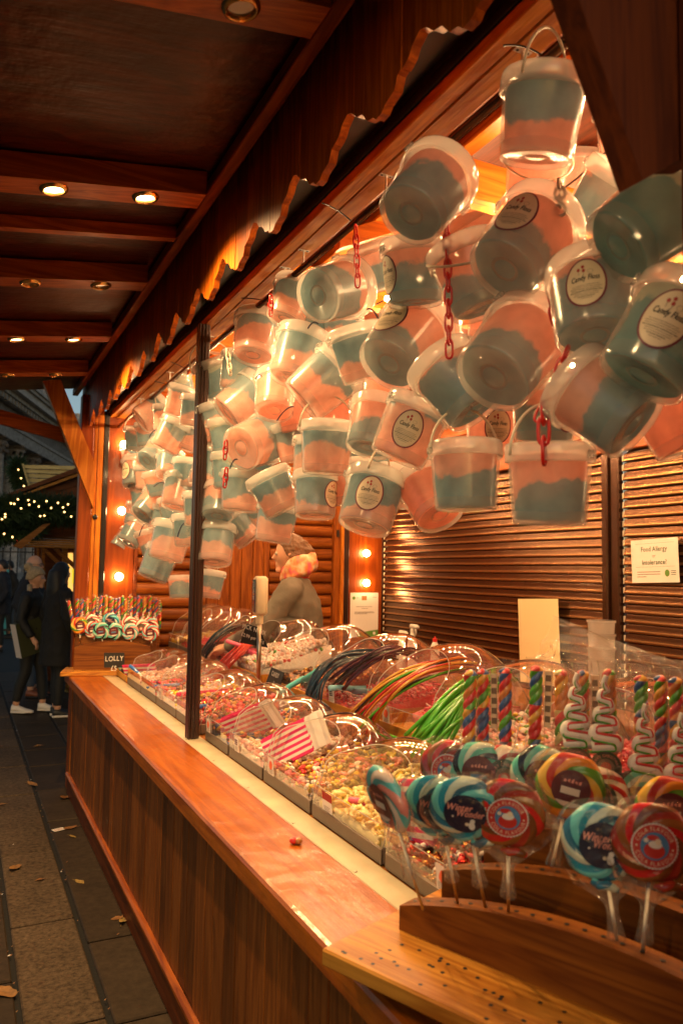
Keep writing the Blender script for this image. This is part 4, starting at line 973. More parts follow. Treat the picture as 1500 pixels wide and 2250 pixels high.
def heap(B_, shape, mats, s, label, n, name='sweets', zf=.05, zr=.11, seed=1, weights=None, x0=.02, x1=None, shapes=None):
    X0, YC, ZB, W, D = B_; rnd = random.Random(seed); m = MB(); x1 = x1 or min(D-.03, .42)
    nx = max(3, int((x1-x0)/(s*1.55))); ny = max(3, int((W-.03)/(s*1.55)))
    m.box(x0, x1+.01, -W/2+.012, W/2-.012, .006, zf-.01, 0)
    m.add([(x0, -W/2+.012, zf-.012), (x1+.01, -W/2+.012, zr-.012), (x1+.01, W/2-.012, zr-.012), (x0, W/2-.012, zf-.012), (x1+.01, -W/2+.012, .01), (x1+.01, W/2-.012, .01)], [(0, 1, 2, 3), (0, 4, 1), (3, 2, 5), (1, 4, 5, 2)], 0)
    for i in range(nx):
        for j in range(ny):
            for lay in range(2):
                x = x0+(x1-x0)*(i+.5+rnd.uniform(-.4, .4)+.25*lay)/nx; y = (-W/2+.02)+(W-.04)*(j+.5+rnd.uniform(-.4, .4)-.2*lay)/ny
                hz = zf+(zr-zf)*(x-x0)/(x1-x0)+.018*math.sin(y*24+seed)*math.cos(x*17)
                if abs(y) > W/2-.03: hz = min(hz, zf+.02+(zr-zf)*.6*(x-x0)/(x1-x0))
                if rnd.random() < (.25 if lay else .02): continue
                mi = rnd.choices(range(len(mats)), weights)[0]
                piece(m, rnd.choice(shapes) if shapes else shape, (x, y, hz-.006+lay*s*.9+rnd.uniform(-.3, .3)*s), s*rnd.uniform(.85, 1.15), mi, rnd)
    o = m.build(name, mats, None, smooth=True, M=Matrix.Translation((X0, YC, ZB)))
    return tag(o, label, 'sweets', kind='stuff')
X1, Z1, X2, Z2 = 1.037, CT+.0015, 1.476, 1.0295
# front row, near to far
f1 = sweet_bin(1.00, 1.405, X1, Z1, .218, 'sweet bin of mixed toffees hidden behind the near lolly stand')
heap(f1, 'wrap', ['foil_red', 'c_choc', 'c_red', 'foil_gold'], .013, 'shiny wrapped toffees in the nearest bin', 0, seed=2)
f2 = sweet_bin(1.415, 1.835, X1, Z1, .218, 'sweet bin of wrapped red and black toffees beside the near lolly stand', sticker=('orange', -.08))
heap(f2, 'wrap', ['foil_red', 'c_choc', 'c_red', 'c_white', 'foil_gold'], .0135, 'shiny wrapped red, black and white toffees beside the lolly stand', 0, seed=24)
f3 = sweet_bin(1.845, 2.305, X1, Z1, .218, 'sweet bin of pale yellow foam curls with a red and white sticker', sticker=('red', .10))
heap(f3, 'arc', ['c_cream', 'c_yellow', 'c_cream'], .0135, 'pale yellow curved foam sweets', 0, seed=3, weights=(6, 1, 4), zf=.06, zr=.115)
f4 = sweet_bin(2.315, 2.745, X1, Z1, .218, 'sweet bin of mixed jelly hearts in brown yellow and red', sticker=('orange', .12))
heap(f4, 'jelly', ['c_caramel', 'c_yellow', 'c_white', 'c_red', 'c_brown', 'c_pink'], .0135, 'mixed jelly sweets in brown, yellow, white and red', 0, seed=4, weights=(5, 4, 2, 2, 3, 2), shapes=['jelly', 'heart', 'jelly'])
f5 = sweet_bin(2.755, 3.155, X1, Z1, .218, 'sweet bin of pale pink beans with striped paper bags stuck in its mouth', sticker=('blue', .08))
heap(f5, 'jelly', ['c_palepink', 'c_white', 'c_beige'], .0135, 'pale pink and white sugared beans', 0, seed=5, zf=.05, zr=.09)
f6 = sweet_bin(3.165, 3.50, X1, Z1, .218, 'sweet bin of blue and yellow jellies under a stack of striped bags by the post', sticker=('orange', .1))
heap(f6, 'jelly', ['c_blue', 'c_yellow', 'c_orange', 'c_brown', 'c_red'], .0125, 'blue, yellow and orange jellies', 0, seed=6, zr=.10)
f7 = sweet_bin(3.60, 4.03, X1, Z1, .22, 'sweet bin of red and brown wrapped balls right behind the window post')
heap(f7, 'ball', ['c_red', 'c_brown', 'foil_gold', 'c_pink', 'c_caramel'], .0115, 'red, brown and gold balls behind the post', 0, seed=7, weights=(3, 3, 2, 2, 2), zr=.15)
f8 = sweet_bin(4.04, 4.485, X1, Z1, .218, 'sweet bin of pink and white mallows left of the window post', sticker=('blue', .1))
heap(f8, 'jelly', ['c_palepink', 'c_white', 'c_yellow'], .0135, 'pink and white mallow sweets', 0, seed=9)
f9 = sweet_bin(4.495, 4.90, X1, Z1, .218, 'sweet bin of dark red sweets with the blue scoop laid on it')
heap(f9, 'jelly', ['c_red', 'c_hot', 'c_purple', 'c_caramel'], .0125, 'dark red and purple sweets under the blue scoop', 0, seed=10)
f10 = sweet_bin(4.91, 5.34, X1, Z1, .20, 'last domed sweet bin of pink sweets before the small wooden tray')
heap(f10, 'jelly', ['c_palepink', 'c_beige', 'c_white'], .0135, 'pale pink sweets in the last front bin', 0, seed=11)
f11 = sweet_bin(5.37, 5.78, X1, Z1, .2, 'small wooden tray of chocolate sweets at the stall corner', True, D=.22, cover=False)
heap(f11, 'cube', ['c_choc', 'c_brown'], .012, 'dark chocolates in the small corner tray', 0, seed=12, zf=.03, zr=.05)
# upper row, near to far
g1 = sweet_bin(.95, 1.38, X2, Z2, .28, 'upper sweet bin of pink candy covered by the clear plastic bag', False, D=.52)
heap(g1, 'strip', ['c_pink', 'c_palepink', 'c_red'], .016, 'pink candy pieces under the plastic bag', 0, seed=13)
g2 = sweet_bin(1.40, 1.84, X2, Z2, .28, 'upper sweet bin of red and pink fizzy strips behind the rock sticks', False, D=.52)
heap(g2, 'strip', ['c_hot', 'c_pink', 'c_red'], .018, 'red and pink fizzy strips behind the rock sticks', 0, seed=14)
g3 = sweet_bin(1.87, 2.30, X2, Z2, .28, 'upper sweet bin of pink crystals with green laces hanging out', False, D=.52)
heap(g3, 'jelly', ['c_palepink', 'c_white', 'c_green', 'c_yellow'], .013, 'pale sugared sweets behind the green laces', 0, seed=15, weights=(4, 3, 1, 1))
g4 = sweet_bin(2.33, 2.76, X2, Z2, .295, 'upper sweet bin with rainbow laces and pink strips over a pale empty base', True, D=.52, sticker=('orange', .05))
heap(g4, 'strip', ['c_pink', 'c_palepink', 'c_hot'], .014, 'pink strips at the back of the half empty bin', 0, seed=16, x0=.2, zf=.05, zr=.12)
g5 = sweet_bin(2.81, 3.24, X2, Z2, .295, 'upper sweet bin of red and white gummies with the sky blue scoop', True, D=.52, sticker=('blue', .05))
heap(g5, 'strip', ['c_red', 'c_hot', 'c_palepink', 'c_pink'], .014, 'red and white gummy strips', 0, seed=17, weights=(4, 3, 2, 2))
g6 = sweet_bin(3.36, 3.84, X2, Z2, .295, 'upper sweet bin of brown toffees with the teal scoop and wooden front', True, D=.52)
heap(g6, 'cube', ['c_choc', 'foil_gold', 'c_brown', 'c_caramel'], .014, 'brown and gold toffees under the teal scoop', 0, seed=18)
g7 = sweet_bin(3.98, 4.48, X2, Z2, .295, 'upper sweet bin heaped with white speckled gobstoppers', True, D=.52)
heap(g7, 'ball', ['c_white', 'c_white', 'c_red', 'c_green', 'c_beige', 'c_palepink'], .0125, 'white speckled gobstoppers', 0, seed=19, weights=(8, 6, 1.4, .8, 3, 2), zf=.075, zr=.2)
g8 = sweet_bin(4.52, 4.90, X2, Z2, .295, 'upper sweet bin with red laces hanging over its front', False, D=.52)
heap(g8, 'strip', ['c_red', 'c_choc'], .015, 'red and dark candy behind the red laces', 0, seed=20)
g9 = sweet_bin(4.93, 5.32, X2, Z2, .295, 'upper sweet bin with dark laces right of the window post', False, D=.52)
heap(g9, 'strip', ['c_choc', 'lace_dark', 'c_brown'], .015, 'dark liquorice candy in the upper bin', 0, seed=21)
g10 = sweet_bin(5.36, 5.72, X2, Z2, .295, 'upper sweet bin of red candy left of the dark laces', False, D=.52)
heap(g10, 'strip', ['c_red', 'c_hot'], .015, 'red candy in the second last upper bin', 0, seed=22)
g11 = sweet_bin(5.74, 6.04, X2, Z2, .295, 'last upper sweet bin of popcorn sweets by the far lolly stand', False, D=.52)
heap(g11, 'ball', ['c_cream', 'c_yellow', 'c_beige'], .014, 'pale popcorn sweets in the last upper bin', 0, seed=23)
# liquorice laces
def laces(label, S, Mi, E_, mats, n, spread, seed, r=.0052):
    t = thing('liquorice_laces', label, 'liquorice', loc=(0, 0, 0), group='bundles of long laces hanging out of the upper bins')
    rnd = random.Random(seed)
    for k in range(n):
        f = (k/(n-1)-.5); j = lambda a: Vector((rnd.uniform(-a, a), rnd.uniform(-a, a), rnd.uniform(-a, a)))
        s_, m_, e_ = S+Vector((.05*rnd.random(), f*spread*1.1, rnd.uniform(-.03, .03))), Mi+Vector((0, f*spread*.9, .035*rnd.random()-.3*f*f*spread))+j(.008), E_+Vector((rnd.uniform(-.03, .02), f*spread*1.3, rnd.uniform(-.03, .035)))+j(.012)
        c2 = m_*2-(s_+e_)/2; pts = []
        for u in lin(0, 1, 14):
            p = s_*(1-u)**2+c2*2*u*(1-u)+e_*u*u; pts.append(p+Vector((0, .004*math.sin(u*9+k), .004*math.cos(u*7+k*2))))
        m = MB(); m.tube(pts, r*rnd.uniform(.85, 1.1), 6); m.build('lace', mats[k % len(mats)], t, smooth=True)
    return t
laces('bundle of bright green laces spilling over the upper step', P(1062, 1500, x=1.74), P(1010, 1545, x=1.50), P(935, 1640, x=1.40), ['lace_green'], 22, .15, 31, .0068)
t = laces('single green lace end lying apart below the green bundle', P(940, 1618, x=1.44), P(880, 1643, x=1.42), P(832, 1616, x=1.44), ['lace_green'], 2, .02, 32)
laces('bundle of rainbow laces in yellow red and green bending out of a bin', P(1010, 1460, x=1.80), P(890, 1500, x=1.50), P(790, 1590, x=1.41), ['lace_yellow', 'lace_orange', 'lace_red', 'lace_green', 'lace_dark'], 18, .13, 33)
laces('bundle of dark blue laces bending out beside the teal scoop', P(850, 1440, x=1.80), P(735, 1465, x=1.51), P(682, 1545, x=1.41), ['lace_blue'], 18, .12, 34)
laces('bundle of dark purple laces inside the dome behind the blue laces', P(900, 1440, x=1.85), P(840, 1440, x=1.62), P(745, 1500, x=1.50), ['lace_purple', 'lace_dark'], 14, .12, 35)
laces('bundle of red laces hanging under the pink scoop', P(585, 1385, x=1.80), P(530, 1430, x=1.50), P(455, 1520, x=1.39), ['lace_red'], 18, .17, 36)
laces('bundle of black laces just right of the window post', P(540, 1375, x=1.80), P(480, 1400, x=1.52), P(428, 1480, x=1.42), ['lace_dark', 'lace_blue'], 16, .15, 37)
# striped paper bags
def bags(label, M, w_=.17, h_=.24, n=5, tail=.09, seed=0, tip=True):
    t = thing('paper_bag_stack', label, 'paper bags', M, 'stacks of pink striped paper bags')
    rnd = random.Random(seed)
    for k in range(n):
        m = MB(); ns = 11; z = k*.004; ox, oy = rnd.uniform(-.004, .004), rnd.uniform(-.004, .004)
        for i in range(ns):
            y0_, y1_ = -w_/2+w_*i/ns, -w_/2+w_*(i+1)/ns
            for (za, fl_) in ((z, 1), (z+.0028, 0)):
                q = [(-h_/2+ox, y0_+oy, za), (h_/2+ox, y0_+oy, za+.004), (h_/2+ox, y1_+oy, za+.004), (-h_/2+ox, y1_+oy, za)]
                m.add(q if not fl_ else q[::-1], [(0, 1, 2, 3)], i % 2)
            m.add([(-h_/2+ox, y0_+oy, z), (-h_/2+ox, y1_+oy, z), (-h_/2+ox, y1_+oy, z+.0028), (-h_/2+ox, y0_+oy, z+.0028)], [(0, 3, 2, 1)], i % 2)
        for yy in (-w_/2, w_/2): m.add([(-h_/2+ox, yy+oy, z), (h_/2+ox, yy+oy, z+.004), (h_/2+ox, yy+oy, z+.0068), (-h_/2+ox, yy+oy, z+.0028)], [(0, 1, 2, 3)], 0)
        if tail:
            nn = 5
            for i in range(nn):
                a, b = h_/2+tail*i/nn, h_/2+tail*(i+1)/nn; za, zb = z+.004+.004*math.sin(i*1.7+k), z+.004+.004*math.sin((i+1)*1.7+k)
                m.add([(a+ox, -w_/2+oy, za), (b+ox, -w_/2+oy, zb), (b+ox, w_/2+oy, zb+.003), (a+ox, w_/2+oy, za+.003)], [(0, 1, 2, 3)], 1)
        m.open = True; m.build('paper_bag', ['pink_stripe', 'white_stripe'], t)
    return t
def plane_M(c, a, b):
    """frame at c with local X toward a and local Y toward b (made square)"""
    X = (a-c).normalized(); Y = (b-c); Y = (Y-X*Y.dot(X)).normalized(); return frame(c, X, Y, X.cross(Y))
def bag_at(px, label, xs, **k):
    """px: corners (front-left, front-right.. in photo) as left-mid, right-mid, top-mid on planes x"""
    a, b, c = P(*px[0], x=xs[0]), P(*px[1], x=xs[1]), P(*px[2], x=xs[2]); mid = (a+b)/2
    return bags(label, plane_M(mid, b, c), **k)
bag_at(((575, 1668), (698, 1606), (622, 1602)), 'stack of striped bags in the pink bean bin, its white tops toward the shutter', (1.06, 1.22, 1.13), w_=.125, h_=.20, tail=.07, seed=1)
bag_at(((484, 1612), (606, 1562), (540, 1562)), 'stack of striped bags in the bin of blue and yellow jellies', (1.07, 1.24, 1.14), w_=.125, h_=.22, tail=.06, seed=2)
bag_at(((388, 1534), (520, 1522), (455, 1503)), 'stack of striped bags crossing behind the foot of the window post', (1.08, 1.42, 1.22), w_=.12, h_=.36, tail=0, seed=3)
bag_at(((274, 1482), (352, 1478), (310, 1450)), 'stack of striped bags in the last front bin near the corner', (1.05, 1.25, 1.13), w_=.155, h_=.25, tail=.0, seed=4)
bag_at(((890, 1780), (962, 1785), (925, 1722)), 'upright striped bags between the yellow foam curls and the teal lollies', (1.12, 1.13, 1.12), w_=.16, h_=.12, tail=0, seed=5)
bag_at(((375, 1402), (402, 1378), (380, 1365)), 'striped bags by the last upper bin left of the window post', (1.5, 1.7, 1.58), w_=.16, h_=.16, tail=0, seed=6)
# scoops
def scoop(label, ph, pb, xh, xb, mat_, size=1.0, roll=0):
    h, b = P(*ph, x=xh), P(*pb, x=xb); X = (b-h).normalized(); Zs = Vector((0, 0, 1)); Y = Zs.cross(X).normalized(); Z = X.cross(Y)
    t = thing('scoop', label, 'scoop', frame(h, X, Y, Z) @ Matrix.Rotation(R(roll), 4, 'X')); Lh = (b-h).length
    m = MB(); hl = Lh*.48
    m.tube([(0, 0, 0), (.006, 0, 0), (hl*.5, 0, .002), (hl, 0, 0), (hl+.012, 0, -.004)], [.006*size, .0095*size, .0085*size, .009*size, .011*size], 10); m.build('handle', mat_, t, smooth=True)
    m = MB(); nu, nv = 12, 8; bl = Lh-hl; rr = bl*.42
    for i in range(nv+1):
        u = i/nv; wd = rr*(.55+.45*math.sin(min(1, u*2.2)*math.pi/2)); dp = rr*.75*(1-.35*u)*min(1, .25+u*4)
        for (o_, sgn) in ((0, 1),):
            for k in range(nu+1):
                a = math.pi*k/nu; m.v.append((hl+.006+u*bl, wd*math.cos(a), -dp*math.sin(a)*1.0+.004))
    for i in range(nv):
        for k in range(nu):
            a = i*(nu+1)+k; m.f.append((a, a+1, a+nu+2, a+nu+1)); m.m.append(0)
    m.f.append(tuple(range(nu+1))); m.m.append(0); m.open = True
    o = m.build('bowl', mat_, t, smooth=True); sd = o.modifiers.new('thick', 'SOLIDIFY'); sd.thickness = .003; sd.offset = 0
    return t
scoop('teal scoop resting handle down on the wooden toffee bin', (616, 1522), (712, 1462), 1.40, 1.56, 'scoop_teal', 1.5)
scoop('sky blue scoop lying in the mouth of the red gummy bin', (722, 1512), (815, 1512), 1.44, 1.66, 'scoop_sky', 1.4)
scoop('pink scoop resting on the gobstoppers above the red laces', (496, 1408), (590, 1440), 1.43, 1.66, 'scoop_pink', 1.3)
scoop('blue scoop on the dark red sweets left of the window post', (285, 1462), (330, 1502), 1.04, 1.15, 'scoop_blue', 1.3)
scoop('second blue scoop lying flat left of the window post', (395, 1505), (332, 1508), 1.20, 1.06, 'scoop_blue', 1.2)
scoop('blue scoop across the small red sweets beside the post foot', (438, 1553), (490, 1548), 1.10, 1.3, 'scoop_blue', 1.2)
scoop('pale teal scoop handle sticking out of the corner chocolate tray', (246, 1461), (292, 1474), 1.03, 1.14, 'scoop_teal', 1.1)
scoop('pink scoop handle in the pale yellow foam curls', (765, 1757), (842, 1772), 1.10, 1.18, 'scoop_pink', 1.1)
scoop('bright blue scoop standing in the wrapped toffees near the lolly stand', (950, 1858), (918, 1845), 1.20, 1.12, 'scoop_blue', 1.2)
scoop('red scoop by the second last upper bin left of the post', (365, 1442), (410, 1412), 1.44, 1.6, 'scoop_red', 1.3)
# ------------------------------------------------------------ scale on a pole, signs
sb = P(567, 1515, x=1.445); st = P(571, 1350, x=1.445)
t = thing('weighing_scale', 'shop scale display on a steel pole with a cream body and dark screen', 'scale', loc=(sb.x, sb.y, 0))
m = MB(); m.lathe([(.024, .90), (.024, sb.z+.008), (.021, sb.z+.012)], 20); m.box(-.03, .10, -.05, .03, .885, .915, 0, .006); m.build('base', 'scale_base', t, angle=40)
m = MB(); m.lathe([(.0125, sb.z+.01), (.0125, st.z-.02)], 16); m.build('pole', 'steel', t, smooth=True)
m = MB(); m.lathe([(.019, st.z-.05), (.019, st.z)], 16); m.build('collar', 'cream_plastic', t, angle=40)
hz0, hz1 = st.z-.004, P(571, 1266, x=1.445).z
Mh = Matrix.Translation((0, 0, 0)) @ Matrix.Rotation(R(-8), 4, 'Z')
m = MB(); m.box(-.034, .034, -.048, .040, hz0, hz1, 0, .014, Mh); hd_ = m.build('display_head', 'cream_plastic', t, angle=50)
m = MB(); m.box(-.0375, -.0335, -.038, .030, hz0+.016, hz1-.018, 0, .001, Mh); scn = m.build('screen', 'screen_blue', t)
m = MB()
for q in range(3): m.box(-.0385, -.037, -.026, .012, hz1-.055-q*.036, hz1-.034-q*.036, 0, .0, Mh)
m.build('readout', 'screen_pale', scn)
def chalk_sign(label, corners, planes, lines, size, cat='chalkboard sign'):
    tl, tr, br, bl = [P(*c, x=p_) if p_ > 0 else P(*c, y=-p_) for c, p_ in zip(corners, planes)]
    X = (tr-tl); W_ = ((tr-tl).length+(br-bl).length)/2; Y = (tl-bl); H_ = ((tl-bl).length+(tr-br).length)/2; X.normalize(); Y = (Y-X*Y.dot(X)).normalized(); c = (tl+tr+br+bl)/4
    o = thing('price_sign', label, cat, frame(c, X, Y, X.cross(Y)))
    m = MB()
    cs = [Vector(((v-c).dot(X), (v-c).dot(Y))) for v in (bl, br, tr, tl)]
    m.prism([(v.x, v.y) for v in cs], 'z', -.003, 0); m.build('board', 'chalkboard', o)
    m = MB(); y = H_/2-size*1.05
    for ln_, sz in lines:
        put_text(m, ln_, sz, 0, Matrix.Translation((0, y-sz*.1, .0012)), sx=.8, jit=.06); y -= sz*1.35
    m.open = True; m.build('lettering', 'chalk', o)
    return o
yl = -(P(250, 1450, z=.92).y)
chalk_sign('black chalkboard sign reading LOLLY in front of the far lolly stand', ((229, 1434), (274, 1434), (274, 1467), (229, 1467)), (-5.62,)*4, [('LOLLY', .050), ('£5', .050)], .050)
chalk_sign('black chalk sign on the scale pole giving the pick and mix price', ((545, 1369), (572, 1378), (580, 1427), (530, 1411)), (1.40, 1.45, 1.45, 1.38), [('PICK N MIX', .034), ('£2.99 per 100g', .028)], .034)
chalk_sign('small black chalk sign leaning between the scale foot and toffee bin', ((596, 1466), (624, 1478), (612, 1520), (582, 1505)), (1.46, 1.46, 1.44, 1.44), [('CANDY', .034), ('£', .034)], .034)
# papers on the back wall
def flat(label, name, cat, px4, plane, mats, draw, off=.0):
    tl, tr, br, bl = [P(*c, **plane) for c in px4]; X = (tr-tl); W_ = X.length; X.normalize(); Y = tl-bl; H_ = Y.length; Y = (Y-X*Y.dot(X)).normalized(); Z = X.cross(Y)
    m = MB(); m.box(-W_/2, W_/2, -H_/2, H_/2, -.0015, 0, 0)
    draw(m, W_, H_); m.open = True
    o = m.build(name, mats, None, M=frame((tl+tr+br+bl)/4, X, Y, Z)); tag(o, label, cat); return o
def d_allergy(m, W_, H_):
    put_text(m, 'Food Allergy', H_*.155, 1, Matrix.Translation((0, H_*.22, .0008)), sx=.86, bold=.018)
    put_text(m, 'or', H_*.12, 3, Matrix.Translation((0, H_*.075, .0008)), sx=.8)
    put_text(m, 'Intolerance?', H_*.155, 1, Matrix.Translation((0, -H_*.085, .0008)), sx=.86, bold=.018)
    for yy in (.40, -.14): m.quad((-W_*.4, H_*yy, .0008), (W_*.42, H_*yy, .0008), (W_*.42, H_*yy+.001, .0008), (-W_*.4, H_*yy+.001, .0008), 3)
    for k in range(3): m.quad((-W_*.38, -H_*(.26+.055*k), .0008), (W_*(.12-.3*(k == 2)), -H_*(.26+.055*k), .0008), (W_*(.12-.3*(k == 2)), -H_*(.245+.055*k), .0008), (-W_*.38, -H_*(.245+.055*k), .0008), 3)
    m.add([(W_*.26+W_*.05*math.cos(a), -H_*.29+W_*.06*math.sin(a), .0008) for a in lin(0, 5.8, 14)], [tuple(range(14))], 2)
    for k in range(3): m.quad((W_*.34, -H_*(.25+.04*k), .0008), (W_*.44, -H_*(.25+.04*k), .0008), (W_*.44, -H_*(.235+.04*k), .0008), (W_*.34, -H_*(.235+.04*k), .0008), 1)
flat('white notice asking Food Allergy or Intolerance on the right shutter', 'allergy_notice', 'notice', ((1386, 1188), (1489, 1180), (1490, 1279), (1387, 1281)), dict(x=XB-.03), ['paper', 'ink_green', 'leaf_green_ink', 'ink_soft'], d_allergy)
def d_cert(m, W_, H_):
    m.add([(-W_*.38+W_*.055*math.cos(a), H_*.38+W_*.055*math.sin(a), .0008) for a in lin(0, 6, 14)], [tuple(range(14))], 2)
    m.quad((-W_*.1, H_*.33, .0008), (W_*.08, H_*.33, .0008), (W_*.08, H_*.43, .0008), (-W_*.1, H_*.43, .0008), 4)
    for (xa, xb, yy) in ((-.30, .28, .18), (-.10, .12, .14), (-.35, .34, .06), (-.35, .36, .04), (-.35, .1, .02), (-.3, -.22, .38), (.3, .44, .39)): m.quad((W_*xa, H_*yy, .0008), (W_*xb, H_*yy, .0008), (W_*xb, H_*(yy+.009), .0008), (W_*xa, H_*(yy+.009), .0008), 3)
    top = [(W_*x, -H_*.5+H_*(.04+.12*((x+.5))**.6+.0*x), .0008) for x in lin(-.25, .5, 10)]
    m.add(top+[(W_*.5, -H_*.5, .0008), (-W_*.25, -H_*.5, .0008)], [tuple(range(12))[::-1]], 2)
    m.add([(W_*.36+W_*.05*math.cos(a), -H_*.42+W_*.05*math.sin(a), .0012) for a in lin(0, 6, 12)], [tuple(range(12))], 0)
flat('pinned certificate with green corner under the round bulbs', 'certificate', 'poster', ((769, 1302), (830, 1302), (830, 1400), (770, 1400)), dict(y=YE-.016), ['paper', 'ink_green', 'leaf_green_ink', 'ink_soft', 'c_caramel'], d_cert)
flat('blank cream card standing upright against the left shutter', 'blank_card', 'card', ((1140, 1319), (1228, 1319), (1228, 1500), (1140, 1500)), dict(x=XB-.05), ['paper_cream'], lambda m, a, b: None)
# bottles and tubs on the back shelf
def bottle(label, px, py, kind, xx=3.12):
    p = P(px, py, x=xx); t = thing('spray_bottle' if kind != 'sauce' else 'squeezy_bottle', label, 'bottle', loc=(p.x, p.y, .881)); H_ = p.z-.881
    if kind == 'sauce':
        m = MB(); m.lathe([(.030, 0), (.032, .01), (.032, H_-.07), (.016, H_-.035)], 18); m.build('body', 'c_white', t, smooth=True)
        m = MB(); m.lathe([(.017, H_-.034), (.017, H_-.01), (.006, H_-.008), (.004, H_+.005)], 14); m.build('cap', 'c_red', t, angle=40)
    else:
        m = MB(); m.lathe([(.036, 0), (.038, .015), (.038, H_-.16), (.020, H_-.10), (.014, H_-.075)], 18); m.build('body', 'white_plastic', t, smooth=True)
        m = MB(); m.lathe([(.016, H_-.074), (.017, H_-.05), (.014, H_-.045)], 14); m.box(-.014, .014, -.07, .030, H_-.044, H_-.012, 0, .008); m.box(-.006, .006, -.09, -.069, H_-.036, H_-.02, 0, .003); m.build('trigger_head', 'white_plastic', t, angle=50)
        m = MB(); m.tube([(0, -.045, H_-.046), (0, -.05, H_-.07), (0, -.04, H_-.095)], [.008, .007, .005], 6); m.build('trigger', 'white_plastic', t, smooth=True)
bottle('white spray bottle with its trigger above the bins before the shutter', 906, 1368, 's'); bottle('second white spray bottle just left of the trigger one', 882, 1382, 's'); bottle('squeezy bottle with a red cap behind the domes', 955, 1400, 'sauce')
tp = P(1320, 1362, x=2.9); t = thing('tub_stack', 'stack of clear empty tubs and lids beside the shutter guide', 'plastic tubs', loc=(tp.x, tp.y, .881))
nn = 8; hh = (tp.z-.881)/nn
for k in range(nn):
    m = MB(); m.lathe([(.062, 0), (.066, hh*.8), (.071, hh*.82), (.071, hh*.98), (.06, hh*.98)], 26, M=Matrix.Translation((0, 0, k*hh)), cap1=(k == nn-1)); m.open = True; m.build('tub', 'lid', t, angle=40)
# crumpled clear plastic bag over the near upper bins
def gnoise(x, y, s=0):
    return (math.sin(x*9+s)+math.sin(y*11+s*2.1)+math.sin((x+y)*17+s)+.6*math.sin((x-y*1.3)*29+s*3))/3.6
c0 = [P(1180, 1440, x=1.75), P(1215, 1350, x=1.85), P(1330, 1398, x=1.95), P(1450, 1440, x=1.95), P(1520, 1455, x=1.9)]
m = MB(); nu, nv = 44, 26
base = [Vector((1.66, 1.98, 1.30)), Vector((1.64, 1.80, 1.26)), Vector((1.62, 1.55, 1.24)), Vector((1.6, 1.3, 1.22)), Vector((1.58, 1.0, 1.2))]
def pl_(ps, u):
    f = u*(len(ps)-1); i = min(int(f), len(ps)-2); return ps[i].lerp(ps[i+1], f-i)
for i in range(nu+1):
    for j in range(nv+1):
        u, v = i/nu, j/nv; top_ = pl_(c0, u); lo_ = pl_(base, u); bk = top_+Vector((.35, -.05, -.22))
        p = lo_.lerp(top_, v*1.6) if v < .625 else top_.lerp(bk, (v-.625)/.375)
        n_ = gnoise(u*2.2, v*1.6, 1)*.030+gnoise(u*6, v*5, 4)*.012; k_ = .35 if abs(v-.625) < .05 else 1
        m.v.append(tuple(p+Vector((-n_*.6*k_, n_*.5*k_, n_*.6*k_))))
for i in range(nu):
    for j in range(nv):
        a = i*(nv+1)+j; m.f.append((a, a+1, a+nv+2, a+nv+1)); m.m.append(0)
m.open = True; o = m.build('plastic_bag', 'bag_film', None, smooth=False, angle=25); tag(o, 'crumpled clear plastic bag thrown over the upper bins behind the rock sticks', 'plastic bag')
# red sweet left on the counter
rp = P(646, 1845, z=CT+.012); t = thing('jelly_sweet', 'single red and brown sweet lying on the varnished counter top', 'sweet', loc=(rp.x, rp.y, CT))
m = MB(); m.sphere((0, 0, .010), .0125, 14, 8, 0, None, (1.1, 1, .8)); m.build('red_half', 'c_red', t, smooth=True)
m = MB(); m.sphere((.010, -.008, .0095), .0115, 14, 8, 0, None, (1, 1, .8)); m.build('brown_half', 'c_caramel', t, smooth=True)
# ------------------------------------------------------------ lollies and their stands
mat('stick_white', (.78, .70, .58), .5); mat('navy', (.008, .012, .04), .35); mat('maroon', (.10, .012, .02), .35); mat('dk_green', (.03, .05, .025), .35); mat('txt_pink', (.75, .30, .24), .5); mat('txt_cream', (.80, .68, .52), .5); mat('sky_print', (.06, .22, .45), .4); mat('print_white', (.75, .72, .68), .5); mat('print_red', (.50, .025, .02), .4)
TEAL, AQUA, MINT, CREAM, CRED, BRN = (.015, .26, .38), (.14, .56, .56), (.12, .52, .40), (.86, .76, .60), (.60, .012, .012), (.26, .085, .015)
swirl_mat('sw_cola', [CRED, BRN, (.36, .03, .015), (.16, .05, .012)], 3, 6.5)
swirl_mat('sw_winter', [TEAL, AQUA, (.02, .15, .25), (.55, .62, .50)], 3, 6.5)
swirl_mat('sw_merry', [CREAM, CRED, CREAM, (.60, .04, .04), (.80, .6, .5)], 3, 6.5)
swirl_mat('sw_mint', [MINT, (.012, .012, .014), MINT, (.55, .62, .50)], 3, 6.5)
swirl_mat('sw_rainbow', [(.10, .30, .03), (.75, .25, .02), (.55, .04, .02), (.80, .48, .06)], 2, 8)
swirl_mat('sw_pastel', [AQUA, (.75, .25, .20), AQUA, (.75, .6, .5)], 3, 6.5)
swirl_mat('sw_redswirl', [(.60, .04, .03), CREAM, (.62, .10, .08), AQUA], 3, 7)
